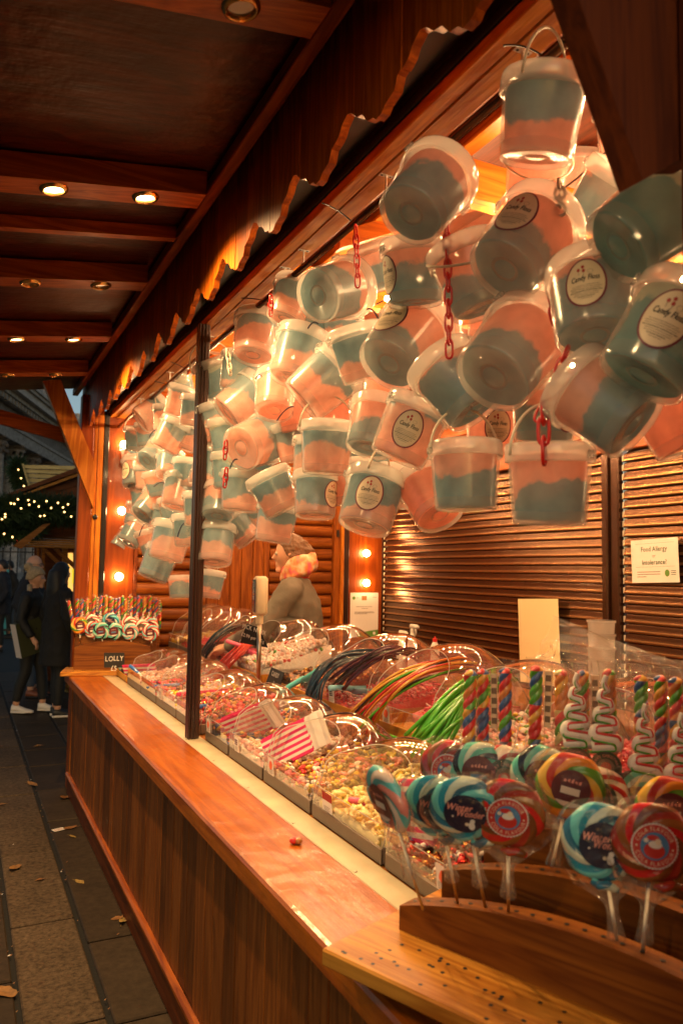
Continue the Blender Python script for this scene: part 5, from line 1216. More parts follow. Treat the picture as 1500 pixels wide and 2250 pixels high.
def mk_lolly(kind, near=True):
    """candy disc (faces local -Y), printed sticker"""
    Rr = .0625; m = MB(); n, k_ = 64, 12
    m.v.append((0, -.010, 0))
    arms = 3
    for j in range(1, k_+1):
        rr = Rr*j/k_
        for i in range(n):
            a = 2*math.pi*i/n; rd = math.sin(2*(arms*a+rr*6.5*arms*6.283))
            prof = -.012*math.sqrt(max(0, 1-(j/k_)**5)) - .0022*rd*min(1, j/4)*(1 if j < k_ else 0)
            re = rr*(1+.022*rd*(j/k_)**3); m.v.append((re*math.cos(a), prof, re*math.sin(a)))
    for i in range(n):
        m.f.append((0, 1+(i+1) % n, 1+i)); m.m.append(0)
        for j in range(k_-1):
            o = 1+j*n; m.f.append((o+i, o+(i+1) % n, o+n+(i+1) % n, o+n+i)); m.m.append(0)
    o = 1+(k_-1)*n; m.v += [(Rr*.93*math.cos(2*math.pi*i/n), .009, Rr*.93*math.sin(2*math.pi*i/n)) for i in range(n)]; o2 = o+n
    for i in range(n): m.f.append((o+i, o+(i+1) % n, o2+(i+1) % n, o2+i)); m.m.append(0)
    m.f.append(tuple(range(o2, o2+n))); m.m.append(0)
    # curled end at the foot
    if kind in ('cola', 'winter'): m.tube([(-.012, -.006, -Rr+.003), (.0, -.010, -Rr-.002), (.012, -.010, -Rr+.0), (.022, -.008, -Rr-.004), (.030, -.008, -Rr-.006)], [.006, .0075, .0075, .007, .004], 8, 0)
    c = m.build('candy', 'sw_'+kind, None, smooth=True)
    s = MB(); Ms = Matrix(((1, 0, 0, 0), (0, 0, -1, -.0152), (0, 1, 0, .0), (0, 0, 0, 1)))
    def disc(r_, mi, z, nn=40, x=0, y=0, sx=1, sy=1, zig=0):
        s.add([(x+r_*sx*(1+(zig if i % 2 else 0))*math.cos(2*math.pi*i/nn), y+r_*sy*(1+(zig if i % 2 else 0))*math.sin(2*math.pi*i/nn), z) for i in range(nn)], [tuple(range(nn))], mi, Ms)
    mats = ['print_white', 'print_red', 'sky_print', 'navy', 'txt_pink', 'txt_cream', 'maroon', 'dk_green', 'stick_white', 'ink_soft']
    Rs = .0355
    if kind == 'cola':
        disc(Rs, 0, 0, 80, zig=-.05); disc(Rs*.92, 1, .0004); disc(Rs*.60, 2, .0008)
        if near:
            put_arc(s, 'COLA FLAVOUR', Rs*.26, 5, Rs*.665, 95, Ms @ Matrix.Translation((0, 0, .0008)), sx=.85); put_arc(s, 'COLA FLAVOUR', Rs*.26, 5, Rs*.665, -85, Ms @ Matrix.Translation((0, 0, .0008)), True, sx=.85)
        disc(Rs*.40, 1, .0012, 24, 0, -Rs*.18, 1.1, .85); disc(Rs*.24, 0, .0016, 20, Rs*.02, Rs*.08, 1.2, .7); disc(Rs*.13, 5, .0018, 14, Rs*.12, Rs*.22); disc(Rs*.2, 1, .0017, 16, -Rs*.1, Rs*.36, 1.3, .6); disc(Rs*.1, 0, .002, 12, -Rs*.38, Rs*.22)
        for xx in (-.75, .75): disc(Rs*.045, 5, .0009, 8, Rs*xx, -Rs*.05)
    elif kind == 'winter':
        disc(Rs*1.02, 3, 0)
        if near:
            T = lambda x, y: Ms @ Matrix.Translation((x, y, .0006)) @ Matrix.Rotation(R(-12), 4, 'Z')
            put_text(s, 'Winter', Rs*.52, 4, T(-Rs*.25, Rs*.22), sx=.75, shear=.25, bold=.02); put_text(s, 'Wonder', Rs*.50, 4, T(Rs*.2, -Rs*.18), sx=.72, shear=.25, bold=.02)
        for (x, y, r_) in ((-.1, .72, .14), (.5, .62, .16)):
            for q in range(3): s.add([(Rs*(x+r_*math.cos(q*math.pi/3)+.02*math.sin(q)), Rs*(y+r_*math.sin(q*math.pi/3)), .0007), (Rs*(x+.03*math.cos(q*math.pi/3+1.6)), Rs*(y+.03*math.sin(q*math.pi/3+1.6)), .0007), (Rs*(x-r_*math.cos(q*math.pi/3)), Rs*(y-r_*math.sin(q*math.pi/3)), .0007), (Rs*(x-.03*math.cos(q*math.pi/3+1.6)), Rs*(y-.03*math.sin(q*math.pi/3+1.6)), .0007)], [(0, 1, 2, 3)], 9, Ms)
        disc(Rs*.20, 0, .0008, 18, Rs*.22, -Rs*.66, .8, 1.1); disc(Rs*.12, 0, .0009, 14, Rs*.30, -Rs*.42); disc(Rs*.09, 5, .0009, 10, Rs*.0, -Rs*.55); disc(Rs*.05, 0, .0008, 8, -Rs*.6, -Rs*.05)
    elif kind in ('mint', 'rainbow', 'pastel', 'redswirl'):
        disc(Rs*.98, 6, 0)
        for q in range(5): s.quad((Rs*(-.45+.19*q), Rs*(.32+.05*(q % 2)), .0006), (Rs*(-.32+.19*q), Rs*.30, .0006), (Rs*(-.30+.19*q), Rs*(.44+.06*(q % 3)), .0006), (Rs*(-.42+.19*q), Rs*.46, .0006), 4, Ms)
        s.quad((-Rs*.5, -Rs*.30, .0006), (Rs*.46, -Rs*.30, .0006), (Rs*.46, Rs*.06, .0006), (-Rs*.5, Rs*.06, .0006), 9 if kind == 'mint' else 8, Ms)
        if kind == 'mint': s.quad((-Rs*.46, -Rs*.27, .001), (Rs*.42, -Rs*.27, .001), (Rs*.42, -Rs*.05, .001), (-Rs*.46, -Rs*.05, .001), 2, Ms)
        s.add([(Rs*.96*math.cos(a), Rs*.96*math.sin(a), .0005) for a in lin(R(225), R(315), 12)], [tuple(range(12))], 8, Ms)
    elif kind == 'merry':
        disc(Rs, 7, 0); disc(Rs*.52, 9, .0005); disc(Rs*.36, 1, .0008, 24, 0, -Rs*.12); disc(Rs*.2, 5, .0012, 16, 0, -Rs*.05)
        if near: put_arc(s, 'MERRY CHRISTMAS', Rs*.25, 4, Rs*.62, 90, Ms @ Matrix.Translation((0, 0, .0008)), sx=.85)
    s.open = True
    st = s.build('sticker', mats, None)
    return c, st
LOL = {k: mk_lolly(k) for k in ('cola', 'winter', 'merry', 'mint', 'rainbow', 'pastel', 'redswirl')}
fm = MB()                      # cellophane round a disc, gathered on the stick
for i in range(9):
    z = .070-.0165*i; 
for i, (z, rx, ry) in enumerate(((.070, .030, .004), (.060, .052, .012), (.035, .068, .020), (0, .072, .022), (-.035, .068, .020), (-.058, .050, .016), (-.076, .028, .013), (-.092, .012, .010), (-.105, .0085, .008), (-.125, .011, .010), (-.150, .014, .011))):
    for k in range(24):
        a = 2*math.pi*k/24; wv = 1+.10*math.sin(5*a+i*1.7)+.07*math.sin(11*a-i)+.05*math.sin(8*a+i*2.3); fm.v.append((rx*math.cos(a)*wv, ry*math.sin(a)*wv-.002, z))
for i in range(10):
    for k in range(24): fm.f.append((i*24+k, (i+1)*24+k, (i+1)*24+(k+1) % 24, i*24+(k+1) % 24)); fm.m.append(1 if i >= 5 else 0)
fm.open = True
FILM = fm.build('wrapper', ['film', 'film_gather'], None, smooth=True)
stk = MB(); stk.tube([(0, 0, 0), (0, 0, -1)], .0030, 8); STK = stk.build('stick', 'stick_white', None, smooth=True)
def lolly(c, kind, foot, label, yaw, group, tilt=0, scale=1.0, wrap=True):
    """round lolly: centre c, foot of its stick, faces yaw (deg, 0 = toward -Y)"""
    c = Vector(c); foot = Vector(foot); Z = (c-foot).normalized(); Yb = Matrix.Rotation(R(yaw), 4, 'Z') @ Vector((0, 1, 0)); Yb = (Yb-Z*Yb.dot(Z)).normalized(); X = Yb.cross(Z)
    t = thing('round_lollipop', label, 'lollipop', frame(c, X, Yb, Z), group)
    S = Matrix.Scale(scale, 4)
    use(LOL[kind][0], t, S @ Matrix.Rotation(random.uniform(-.3, .3), 4, 'Y')); use(LOL[kind][1], t, S)
    L_ = (c-foot).length; use(STK, t, Matrix.Translation((0, .003, -.052*scale)) @ Matrix.Diagonal((1, 1, L_-.052*scale+.025, 1)))
    if wrap: use(FILM, t, S)
    return t
# twisted rock sticks
TW = [('c_red', 'lace_yellow', 'lace_green', 'c_blue', 'lace_orange', 'c_red'), ('c_red', 'c_blue', 'lace_green', 'c_red', 'lace_yellow', 'c_blue'), ('c_blue', 'c_red', 'c_red', 'lace_green', 'lace_orange', 'c_blue'), ('lace_green', 'c_red', 'c_blue', 'lace_yellow', 'lace_green', 'c_red'),
      ('lace_orange', 'c_red', 'lace_yellow', 'lace_green', 'lace_orange', 'c_cream'), ('c_red', 'c_blue', 'lace_orange', 'lace_yellow', 'lace_green', 'c_red')]
def mk_twist(v, n=36, rings=60, Lk=.21):
    m = MB(); r0 = .0120
    for i in range(rings+1):
        z = Lk*i/rings; e = min(1, min(i, rings-i)/2.0+.25)
        for k in range(n):
            u = 2*math.pi*k/n; rr = r0*(.80+.30*abs(math.sin(1.5*u)))*e; a = u+z*112; m.v.append((rr*math.cos(a), rr*math.sin(a), z))
    for i in range(rings):
        for k in range(n):
            m.f.append((i*n+k, i*n+(k+1) % n, (i+1)*n+(k+1) % n, (i+1)*n+k)); m.m.append((((k*3)//n)*2 + int(i/rings*3.2)) % 6)
    m.f.append(tuple(range(n))[::-1]); m.m.append(0); m.f.append(tuple(range(rings*n, rings*n+n))); m.m.append(0)
    return m.build('candy', list(TW[v]), None, smooth=True)
TWO = [mk_twist(v) for v in range(6)]
tf = MB()
for i, (z, rr) in enumerate(((-.005, .0125), (.05, .0150), (.10, .0145), (.16, .0150), (.212, .0140), (.226, .016))):
    for k in range(14):
        a = 2*math.pi*k/14; tf.v.append((rr*math.cos(a)*(1.25+.1*math.sin(3*a+i)), rr*math.sin(a)*(1+.1*math.cos(4*a+i)), z))
for i in range(5):
    for k in range(14): tf.f.append((i*14+k, i*14+(k+1) % 14, (i+1)*14+(k+1) % 14, (i+1)*14+k)); tf.m.append(0)
tf.open = True; TFILM = tf.build('wrapper', 'film', None, smooth=True)
tl_ = MB(); tl_.box(.0165, .030, -.0006, .0006, .09, .20, 0)
for q in range(5): tl_.box(.018, .0285, -.0012, .0012, .10+q*.02, .112+q*.02, 1)
TLAB = tl_.build('paper_slip', ['sticker', 'ink_soft'], None)
def twist(base, v, label, group, lean=(0, 0), wrap=True, slip=False, sc_=1.0, yaw=0):
    Z = Vector((lean[0], lean[1], 1)).normalized(); X = Vector((math.cos(R(yaw)), math.sin(R(yaw)), 0)); X = (X-Z*X.dot(Z)).normalized(); Y = Z.cross(X)
    t = thing('rock_stick', label, 'rock candy', frame(base, X, Y, Z), group)
    S = Matrix.Scale(sc_, 4); use(TWO[v], t, S @ Matrix.Rotation(random.uniform(0, 6), 4, 'Z'))
    if wrap: use(TFILM, t, S)
    if slip: use(TLAB, t, S)
    return t
# tree shaped lollies: one striped rope laid in widening bends
def mk_tree():
    m = MB(); Ht = .155; lev = 7; pts = [Vector((.004, 0, Ht)), Vector((-.002, 0, Ht-.018))]
    for k in range(lev):
        z = Ht-.034-k*.0178; wv = .0035+.0030*(k+1); s = 1 if k % 2 else -1
        for a in lin(0, 1, 5): pts.append(Vector((s*wv*(a*2-1), .002*math.cos(k*2), z+.005*(1-a))))
    sm = pts
    for _ in range(2):
        q = [sm[0]]
        for a, b in zip(sm[:-1], sm[1:]): q += [a*.75+b*.25, a*.25+b*.75]
        sm = q+[sm[-1]]
    rr = [.0055+.0078*min(1, i/len(sm)*1.1) for i in range(len(sm))]
    m.tube(sm, rr, 10, 0)
    for off, mi in ((.62, 1), (-.55, 2)):
        m.tube([p+Vector((off*.55*r_, -.72*r_, off*r_)) for p, r_ in zip(sm, rr)], [r_*.24 for r_ in rr], 6, mi)
    c = m.build('candy', ['c_white', 'c_red', 'lace_green'], None, smooth=True)
    s = MB(); Ms = Matrix(((1, 0, 0, 0), (0, 0, -1, -.019), (0, 1, 0, .0), (0, 0, 0, 1)))
    def disc(r_, mi, z, nn=30): s.add([(r_*math.cos(2*math.pi*i/nn), r_*math.sin(2*math.pi*i/nn), z) for i in range(nn)], [tuple(range(nn))], mi, Ms)
    disc(.030, 0, 0); disc(.016, 1, .0005); disc(.010, 2, .0008)
    put_arc(s, 'MERRY CHRISTMAS', .0075, 3, .0195, 90, Ms @ Matrix.Translation((0, 0, .0008)), sx=.85)
    s.open = True; st = s.build('sticker', ['dk_green', 'ink_soft', 'print_red', 'txt_pink'], None)
    f = MB()
    for i, (z, w_) in enumerate(((-.05, .012), (-.03, .040), (.03, .052), (.09, .038), (.15, .020), (.175, .024))):
        for k in range(16):
            a = 2*math.pi*k/16; f.v.append((w_*math.cos(a)*(1+.06*math.sin(3*a+i)), .024*math.sin(a)*(1+.1*math.cos(5*a+i)), z))
    for i in range(5):
        for k in range(16): f.f.append((i*16+k, i*16+(k+1) % 16, (i+1)*16+(k+1) % 16, (i+1)*16+k)); f.m.append(0)
    f.open = True
    return c, st, f.build('wrapper', 'film', None, smooth=True)
TREE = mk_tree()
def tree_lolly(c, foot, label, yaw, group, scale=1.0, wrap=True):
    c = Vector(c); foot = Vector(foot); Z = (c-foot).normalized(); Yb = Matrix.Rotation(R(yaw), 4, 'Z') @ Vector((0, 1, 0)); Yb = (Yb-Z*Yb.dot(Z)).normalized(); X = Yb.cross(Z)
    t = thing('tree_lollipop', label, 'lollipop', frame(c, X, Yb, Z), group); S = Matrix.Scale(scale, 4)
    use(TREE[0], t, S); use(TREE[1], t, S @ Matrix.Translation((0, 0, -.018))); L_ = (c-foot).length
    use(STK, t, Matrix.Diagonal((1, 1, L_+.02, 1)))
    if wrap: use(TREE[2], t, S)
def stand(label, O_, U, V, lenu, spec, plank, backz):
    """tiers of drilled boards: O_ front left corner, U along the boards, V going back; spec: (v, u0, u1, z end, z middle)"""
    U, V = Vector(U).normalized(), Vector(V).normalized(); t = thing('lolly_stand', label, 'lollipop stand', frame(O_, U, V, (0, 0, 1)))
    z0 = O_[2]
    m = MB(); (pu0, pu1, pv0, pv1, pz) = plank; m.box(pu0, pu1, pv0, pv1, pz-.032-z0, pz-z0, 0, .004); pk = m.build('base_plank', 'plank_old', t)
    m = MB(); rnd = random.Random(8)
    for k in range(46):
        uu, vv = rnd.uniform(pu0+.03, pu1-.03), pv0+.02+(k % 4)*(abs(min(0, pv1)-pv0)-.03)/4+rnd.uniform(-.006, .006)
        m.lathe([(.0042, 0), (.0001, 0)], 10, 0, Matrix.Translation((uu, vv, pz-z0+.0006)), False, True)
    m.open = True; m.build('peg_holes', 'rubber', pk)['kind'] = 'stuff'
    for i, (v, u0, u1, ze, zm, th) in enumerate(spec):
        top = [(u, ze+(zm-ze)*(1-((u-(u0+u1)/2)/((u1-u0)/2))**2)-z0) for u in lin(u0, u1, 16)]
        m = MB(); m.prism([(u0, pz-z0)]+top+[(u1, pz-z0)], 'y', v, v+th); bo = m.build('tier_board', 'stand_wood', t)
        m = MB(); nh = int((u1-u0)/.033)
        for q in range(nh):
            u = u0+.02+q*.033; zz = ze+(zm-ze)*(1-((u-(u0+u1)/2)/((u1-u0)/2))**2)-z0
            m.lathe([(.0048, 0), (.0001, 0)], 10, 0, Matrix.Translation((u, v+th*.5, zz+.0012)), False, True)
        m.open = True; m.build('peg_holes', 'rubber', bo)['kind'] = 'stuff'
    return t
GN, GF = 'lollies in the near stand', 'lollies in the far stand'
SU = Vector((.369, -.929, 0)).normalized(); SV = Vector((.929, .369, 0)).normalized(); SO = Vector((.829, 1.40, CT+.001))
stand('near wooden lolly stand with drilled tiers and a worn pale plank in front', SO, SU, SV, .8,
      [(0, .0, .78, .972, 1.035, .052), (.105, .03, .80, 1.02, 1.085, .05), (.205, .07, .82, 1.085, 1.15, .05)], (-.06, .82, -.165, .30, .925), 0)
NL = [((1115, 1787), 152, 'cola', (1116, 1996, 1.42), 'round red and brown COLA FLAVOUR lolly standing in the middle of the front row', 48),
      ((962, 1772), 146, 'winter', (1002, 1975, 1.50), 'round teal Winter lolly leaning left at the start of the front row', 55),
      ((1022, 1777), 150, 'winter', (1062, 1980, 1.455), 'round teal Winter lolly tucked behind the middle cola lolly', 50),
      ((1320, 1850), 162, 'winter', (1356, 2076, 1.30), 'round teal Winter lolly low beside the second cola lolly', 45),
      ((1432, 1852), 166, 'cola', (1410, 2116, 1.27), 'round red COLA FLAVOUR lolly nearest to the picture corner', 44),
      ((850, 1755), 146, 'pastel', (918, 1973, 1.47), 'pastel pink and mint lolly turned half away over the foam curls', 98),
      ((985, 1693), 122, 'cola', (985, 1905, 1.70), 'cola lolly in the second row above the teal pair', 50),
      ((1052, 1697), 124, 'mint', (1048, 1900, 1.68), 'mint and black lolly left in the second row', 48),
      ((1108, 1706), 125, 'merry', (1105, 1905, 1.66), 'red and white Merry Christmas lolly in the second row', 48),
      ((1190, 1708), 130, 'mint', (1180, 1930, 1.60), 'mint and black lolly with a blue barcode beside the rainbow one', 46),
      ((1252, 1728), 140, 'rainbow', (1203, 1945, 1.52), 'green orange and yellow rainbow lolly right of the middle cola', 46),
      ((1312, 1756), 132, 'merry', (1290, 1960, 1.58), 'red and white Merry Christmas lolly over the low teal Winter one', 46),
      ((1397, 1768), 132, 'mint', (1395, 1990, 1.56), 'mint and black lolly in front of the tree lolly at the right', 44),
      ((1470, 1780), 138, 'rainbow', (1470, 2010, 1.52), 'green rainbow lolly above the nearest cola lolly', 44)]
random.seed(9)
for (c, w_, k, f, lb, yw) in NL:
    d = FPX*.125/w_; lolly(P(*c, d=d), k, P(f[0], f[1], d=f[2]), lb, -yw+8, GN, 0, 1.06)
TWN = [((1030, 1462), 1.56, 0, 'rock stick furthest left in the near stand, yellow and red', 0), ((1064, 1460), 1.60, 1, 'rock stick with a paper slip second from the left', 1), ((1112, 1458), 1.55, 2, 'blue and red rock stick standing before the pink fizzy strips', 0), ((1174, 1452), 1.55, 3, 'dark green and red rock stick with a paper slip', 1),
       ((1234, 1462), 1.50, 4, 'green and orange rock stick under the plastic bag', 0), ((1281, 1462), 1.50, 5, 'rock stick behind the first tree lolly', 1), ((1342, 1460), 1.46, 4, 'orange and red rock stick behind the second tree lolly', 0), ((1408, 1474), 1.44, 3, 'green and yellow rock stick behind the third tree lolly', 0), ((1452, 1474), 1.48, 1, 'rock stick with a pale paper slip near the picture edge', 1), ((1488, 1478), 1.40, 5, 'rock stick cut by the picture edge', 0)]
for (tp_, d, v, lb, sl) in TWN:
    d += .26; p = P(*tp_, d=d); h_ = .25; twist(p-Vector((.004, 0, h_+.005)), v, lb, GN, (random.uniform(-.02, .03), random.uniform(-.03, .02)), True, bool(sl), 1.17, -40)
for (cx_, cy_, d, lb) in ((1265, 1652, 1.45, 'white tree lolly with red and green stripes, left one of the near stand'), (1328, 1660, 1.42, 'white tree lolly with its Merry Christmas sticker in full view'), (1416, 1728, 1.38, 'white tree lolly in front of the green and yellow rock stick'), (1497, 1752, 1.34, 'white tree lolly cut by the picture edge')):
    p = P(cx_, cy_, d=d+.25); tree_lolly(p, p-Vector((0, 0, .13)), lb, -40, GN, 1.1)
# far stand
FO = Vector((.735, 5.90, CT+.001)); FU = Vector((.97, -.243, 0)).normalized(); FV = Vector((.243, .97, 0)).normalized()
stand('far wooden lolly stand crowded with rock sticks at the stall corner', FO, FU, FV, .6, [(0, .03, .56, 1.06, 1.105, .03), (.06, .02, .60, 1.12, 1.165, .03), (.12, .02, .62, 1.18, 1.21, .03)], (-.05, .60, -.10, .16, .897), 0)
random.seed(12)
def fpos(px, py, v): # point on the far stand, v behind its front
    q = FO+FV*v; n_ = FV; r_ = ray(px, py); t_ = (q-CAMP).dot(n_)/r_.dot(n_); return CAMP+r_*t_
for k in range(28):
    px = 166+k*6.9; top = 1312 if 40 < px-166 else 1318; top += random.uniform(-4, 4)+ (6 if px > 335 else 0)
    p = fpos(px, top, .135+.03*(k % 2)); twist(p-Vector((0, 0, .21)), k % 6, 'thin twisted rainbow rock stick wrapped in film standing at the back of the far stand', GF+', rock sticks', (random.uniform(-.04, .04) - (.25 if k == 0 else 0), 0), k % 2 == 0, k % 5 == 1, 1.0)
for k in range(13):
    px = 180+k*13.3; p = fpos(px, 1385+random.uniform(-3, 4), .09); tree_lolly(p, p-Vector((0, 0, .16)), 'small white striped tree lolly in the middle tier of the far stand', -22+random.uniform(-8, 8), GF+', tree lollies', .85, k % 2 == 0)
for (px, py, w_, k, lb, yw, vv) in ((175, 1374, 34, 'rainbow', 'rainbow lolly at the left edge of the far stand', 10, .02), (201, 1368, 34, 'merry', 'pink red lolly behind the left front of the far stand', -20, .06), (205, 1384, 34, 'redswirl', 'red lolly half behind the first mint lolly in the far stand', -20, .03), (243, 1365, 38, 'winter', 'blue lolly topping the mint pair in the far stand', -20, .05), (223, 1386, 36, 'mint', 'left mint and black lolly of the far stand pair', -20, .01), (251, 1387, 38, 'mint', 'right mint and black lolly of the far stand pair', -20, .01), (286, 1388, 38, 'pastel', 'pastel lolly with dark sticker in the far stand', -20, .01), (284, 1373, 34, 'merry', 'orange red lolly behind the pastel one in the far stand', -20, .05), (330, 1375, 38, 'redswirl', 'red lolly at the right end of the far stand', -25, .05), (331, 1390, 42, 'redswirl', 'red and white swirled lolly turned outward in the far stand', -25, .0), (311, 1380, 34, 'merry', 'red lolly between the pastel and swirled ones in the far stand', -22, .04)):
    c = fpos(px, py, vv); f = Vector((c.x+.01, c.y, 1.09+vv)); lolly(c, k, f, lb, yw, GF+', round', wrap=False, scale=1.0)
# ------------------------------------------------------------ people
mat('skin', (.62, .32, .20), .5, sub=.15); mat('hair_dark', (.012, .008, .006), .5, bump=.6, bscale=60); mat('hair_brown', (.15, .066, .024), .45, bump=.7, bscale=70); mat('hair_blond', (.45, .30, .15), .5)
mat('coat_black', (.010, .009, .009), .85, bump=.4, bscale=60); mat('navy_cloth', (.012, .014, .022), .85); mat('denim', (.045, .06, .085), .8); mat('leggings', (.008, .008, .009), .7)
mat('jacket_olive', (.14, .115, .085), .75, bump=.9, bscale=9, mottle=.10); mat('lanyard', (.45, .02, .02), .5); mat('knit', (.42, .30, .17), .9, bump=.9, bscale=85, mottle=.3); mat('sneaker_white', (.75, .68, .60), .5); mat('sneaker_black', (.012, .012, .012), .5); mat('shoe_brown', (.22, .06, .02), .45); mat('glasses', (.01, .008, .008), .3); mat('bag_white', (.62, .55, .52), .6); mat('bag_green', (.045, .05, .018), .6); mat('eye_white', (.35, .32, .28), .5)
m_, t_, b_ = nt('tie_dye'); tc_ = t_.nodes.new('ShaderNodeTexCoord'); n_ = t_.nodes.new('ShaderNodeTexNoise'); n_.inputs['Scale'].default_value = 16; n_.inputs['Detail'].default_value = 3; r_ = t_.nodes.new('ShaderNodeValToRGB')
L(t_, tc_.outputs['Object'], n_.inputs['Vector']); L(t_, n_.outputs['Fac'], r_.inputs[0]); L(t_, r_.outputs[0], b_.inputs['Base Color'])
r_.color_ramp.elements[0].position = .36; r_.color_ramp.elements[0].color = (.75, .12, .16, 1); r_.color_ramp.elements[1].position = .62; r_.color_ramp.elements[1].color = (.82, .58, .36, 1); e_ = r_.color_ramp.elements.new(.47); e_.color = (.80, .26, .08, 1)
FOLD = bpy.data.textures.new('folds', 'CLOUDS'); FOLD.noise_scale = .085; FOLD.noise_depth = 1
STRD = bpy.data.textures.new('strands', 'CLOUDS'); STRD.noise_scale = .03; STRD.noise_depth = 2
def ring_loft(m, rings, n=22, mi=0):
    """rings: (cx, cy, cz, rx, ry, pitch) closed stack"""
    o = len(m.v)
    for (cx, cy_, cz_, rx, ry, *p) in rings:
        tl = p[0] if p else 0
        for k in range(n):
            a = 2*math.pi*k/n; x, y = rx*math.cos(a), ry*math.sin(a); m.v.append((cx+x*math.cos(tl), cy_+y, cz_-x*math.sin(tl)))
    for i in range(len(rings)-1):
        for k in range(n): m.f.append((o+i*n+k, o+i*n+(k+1) % n, o+(i+1)*n+(k+1) % n, o+(i+1)*n+k)); m.m.append(mi)
    m.f.append(tuple(o+k for k in range(n))[::-1]); m.m.append(mi); m.f.append(tuple(o+(len(rings)-1)*n+k for k in range(n))); m.m.append(mi)
def head(m, c, s=1.0, yaw=0):
    Mh = Matrix.Translation(c) @ Matrix.Rotation(R(yaw), 4, 'Z') @ Matrix.Scale(s, 4)
    q = MB(); q.sphere((0, 0, 0), 1, 24, 18)
    for i, (x, y, z) in enumerate(q.v):
        fx, fy, fz = .098, .076, .118
        nx, ny = x*fx, y*fy
        if z < -.1: k = 1-.34*((-z-.1)/.9)**1.2; ny *= k; nx *= (1-.22*((-z-.1)/.9)) if x > 0 else (1-.42*((-z-.1)/.9))
        if x > .3: nx -= .010*(1-abs(z))*(x-.3)
        q.v[i] = (nx, ny, z*fz)
    m.add(q.v, q.f, 0, Mh)
    m.tube([(.078, 0, .02), (.095, 0, -.004), (.110, 0, -.026), (.088, 0, -.034)], [.009, .011, .014, .010], 8, 0, M=Mh)       # nose
    m.sphere((.080, 0, -.058), .020, 10, 6, 0, Mh, (.7, 1.1, .38)); m.sphere((.078, 0, -.072), .019, 10, 6, 0, Mh, (.7, 1.0, .42)); m.sphere((.070, 0, -.098), .022, 10, 6, 0, Mh)     # lips, chin
    for s_ in (-1, 1):
        m.sphere((-.005, s_*.078, -.006), .030, 10, 8, 0, Mh, (.7, .3, 1.0)); m.sphere((.060, s_*.030, .022), .022, 8, 6, 0, Mh, (.8, 1.2, .35))
    m.tube([(-.02, 0, -.06), (-.03, 0, -.19)], [.052, .058], 14, 0, M=Mh)
    return Mh
def hand(m, w_, d, up):
    """palm and five fingers from wrist w_ along d"""
    w_, d = Vector(w_), Vector(d).normalized(); up = Vector(up); s = d.cross(up).normalized(); up = s.cross(d)
    m.tube([w_, w_+d*.05, w_+d*.09], [.024, .034, .030], 10)
    for k, ln in enumerate((.062, .072, .068, .052)):
        b = w_+d*.085+s*(-.027+.018*k); m.tube([b, b+d*ln*.5-up*.008, b+d*ln*.85-up*.030, b+d*ln*.8-up*.045], [.0095, .009, .008, .006], 7)
    b = w_+d*.03-s*.03; m.tube([b, b+d*.03-s*.022, b+d*.058-s*.024-up*.012], [.011, .010, .008], 7)
def fuse(m, name, mt, parent, vox=.010, smooth=2):
    m.open = False; o = m.build(name, mt, parent, smooth=True)
    r = o.modifiers.new('join', 'REMESH'); r.mode = 'VOXEL'; r.voxel_size = vox; r.use_smooth_shade = True
    if smooth: s = o.modifiers.new('soft', 'SMOOTH'); s.iterations = smooth; s.factor = .5
    return o
def shoe(parent, p, yaw, mt, sole, name='shoe', lift=0):
    m = MB(); Ms = Matrix.Translation(p) @ Matrix.Rotation(R(yaw), 4, 'Z') @ Matrix.Rotation(R(lift), 4, 'Y')
    sec = [(-.085, .025, .085, .030), (-.07, .034, .100, .034), (-.03, .036, .105, .034), (.02, .040, .075, .036), (.08, .046, .055, .042), (.13, .044, .045, .040), (.165, .030, .034, .028), (.178, .012, .026, .010)]
    n = 14
    for (x, w_, h_, b_) in sec:
        for k in range(n):
            a = 2*math.pi*k/n; y = w_*math.cos(a)*(1 if math.sin(a) > -.2 else 1.05); z = .022+(h_-.022)*max(0, math.sin(a)) - .0*min(0, math.sin(a)); m.v.append((x, y, max(.018, z)))
    for i in range(len(sec)-1):
        for k in range(n): m.f.append((i*n+k, i*n+(k+1) % n, (i+1)*n+(k+1) % n, (i+1)*n+k)); m.m.append(0)
    m.f.append(tuple(range(n))); m.m.append(0)
    o = len(sec)*n
    for zz in (0, .02):
        for (x, w_, h_, b_) in sec: m.v.append((x*1.02, w_*1.06, zz if x < .12 else zz+.006))
        for (x, w_, h_, b_) in reversed(sec): m.v.append((x*1.02, -w_*1.06, zz if x < .12 else zz+.006))
    N = 2*len(sec)
    for k in range(N): m.f.append((o+k, o+(k+1) % N, o+N+(k+1) % N, o+N+k)); m.m.append(1)
    m.f.append(tuple(o+k for k in range(N))); m.m.append(1); m.f.append(tuple(o+N+k for k in range(N))); m.m.append(1)
    m.v = [tuple(Ms @ Vector(v)) for v in m.v]
    return m.build(name, [mt, sole], parent, smooth=True)
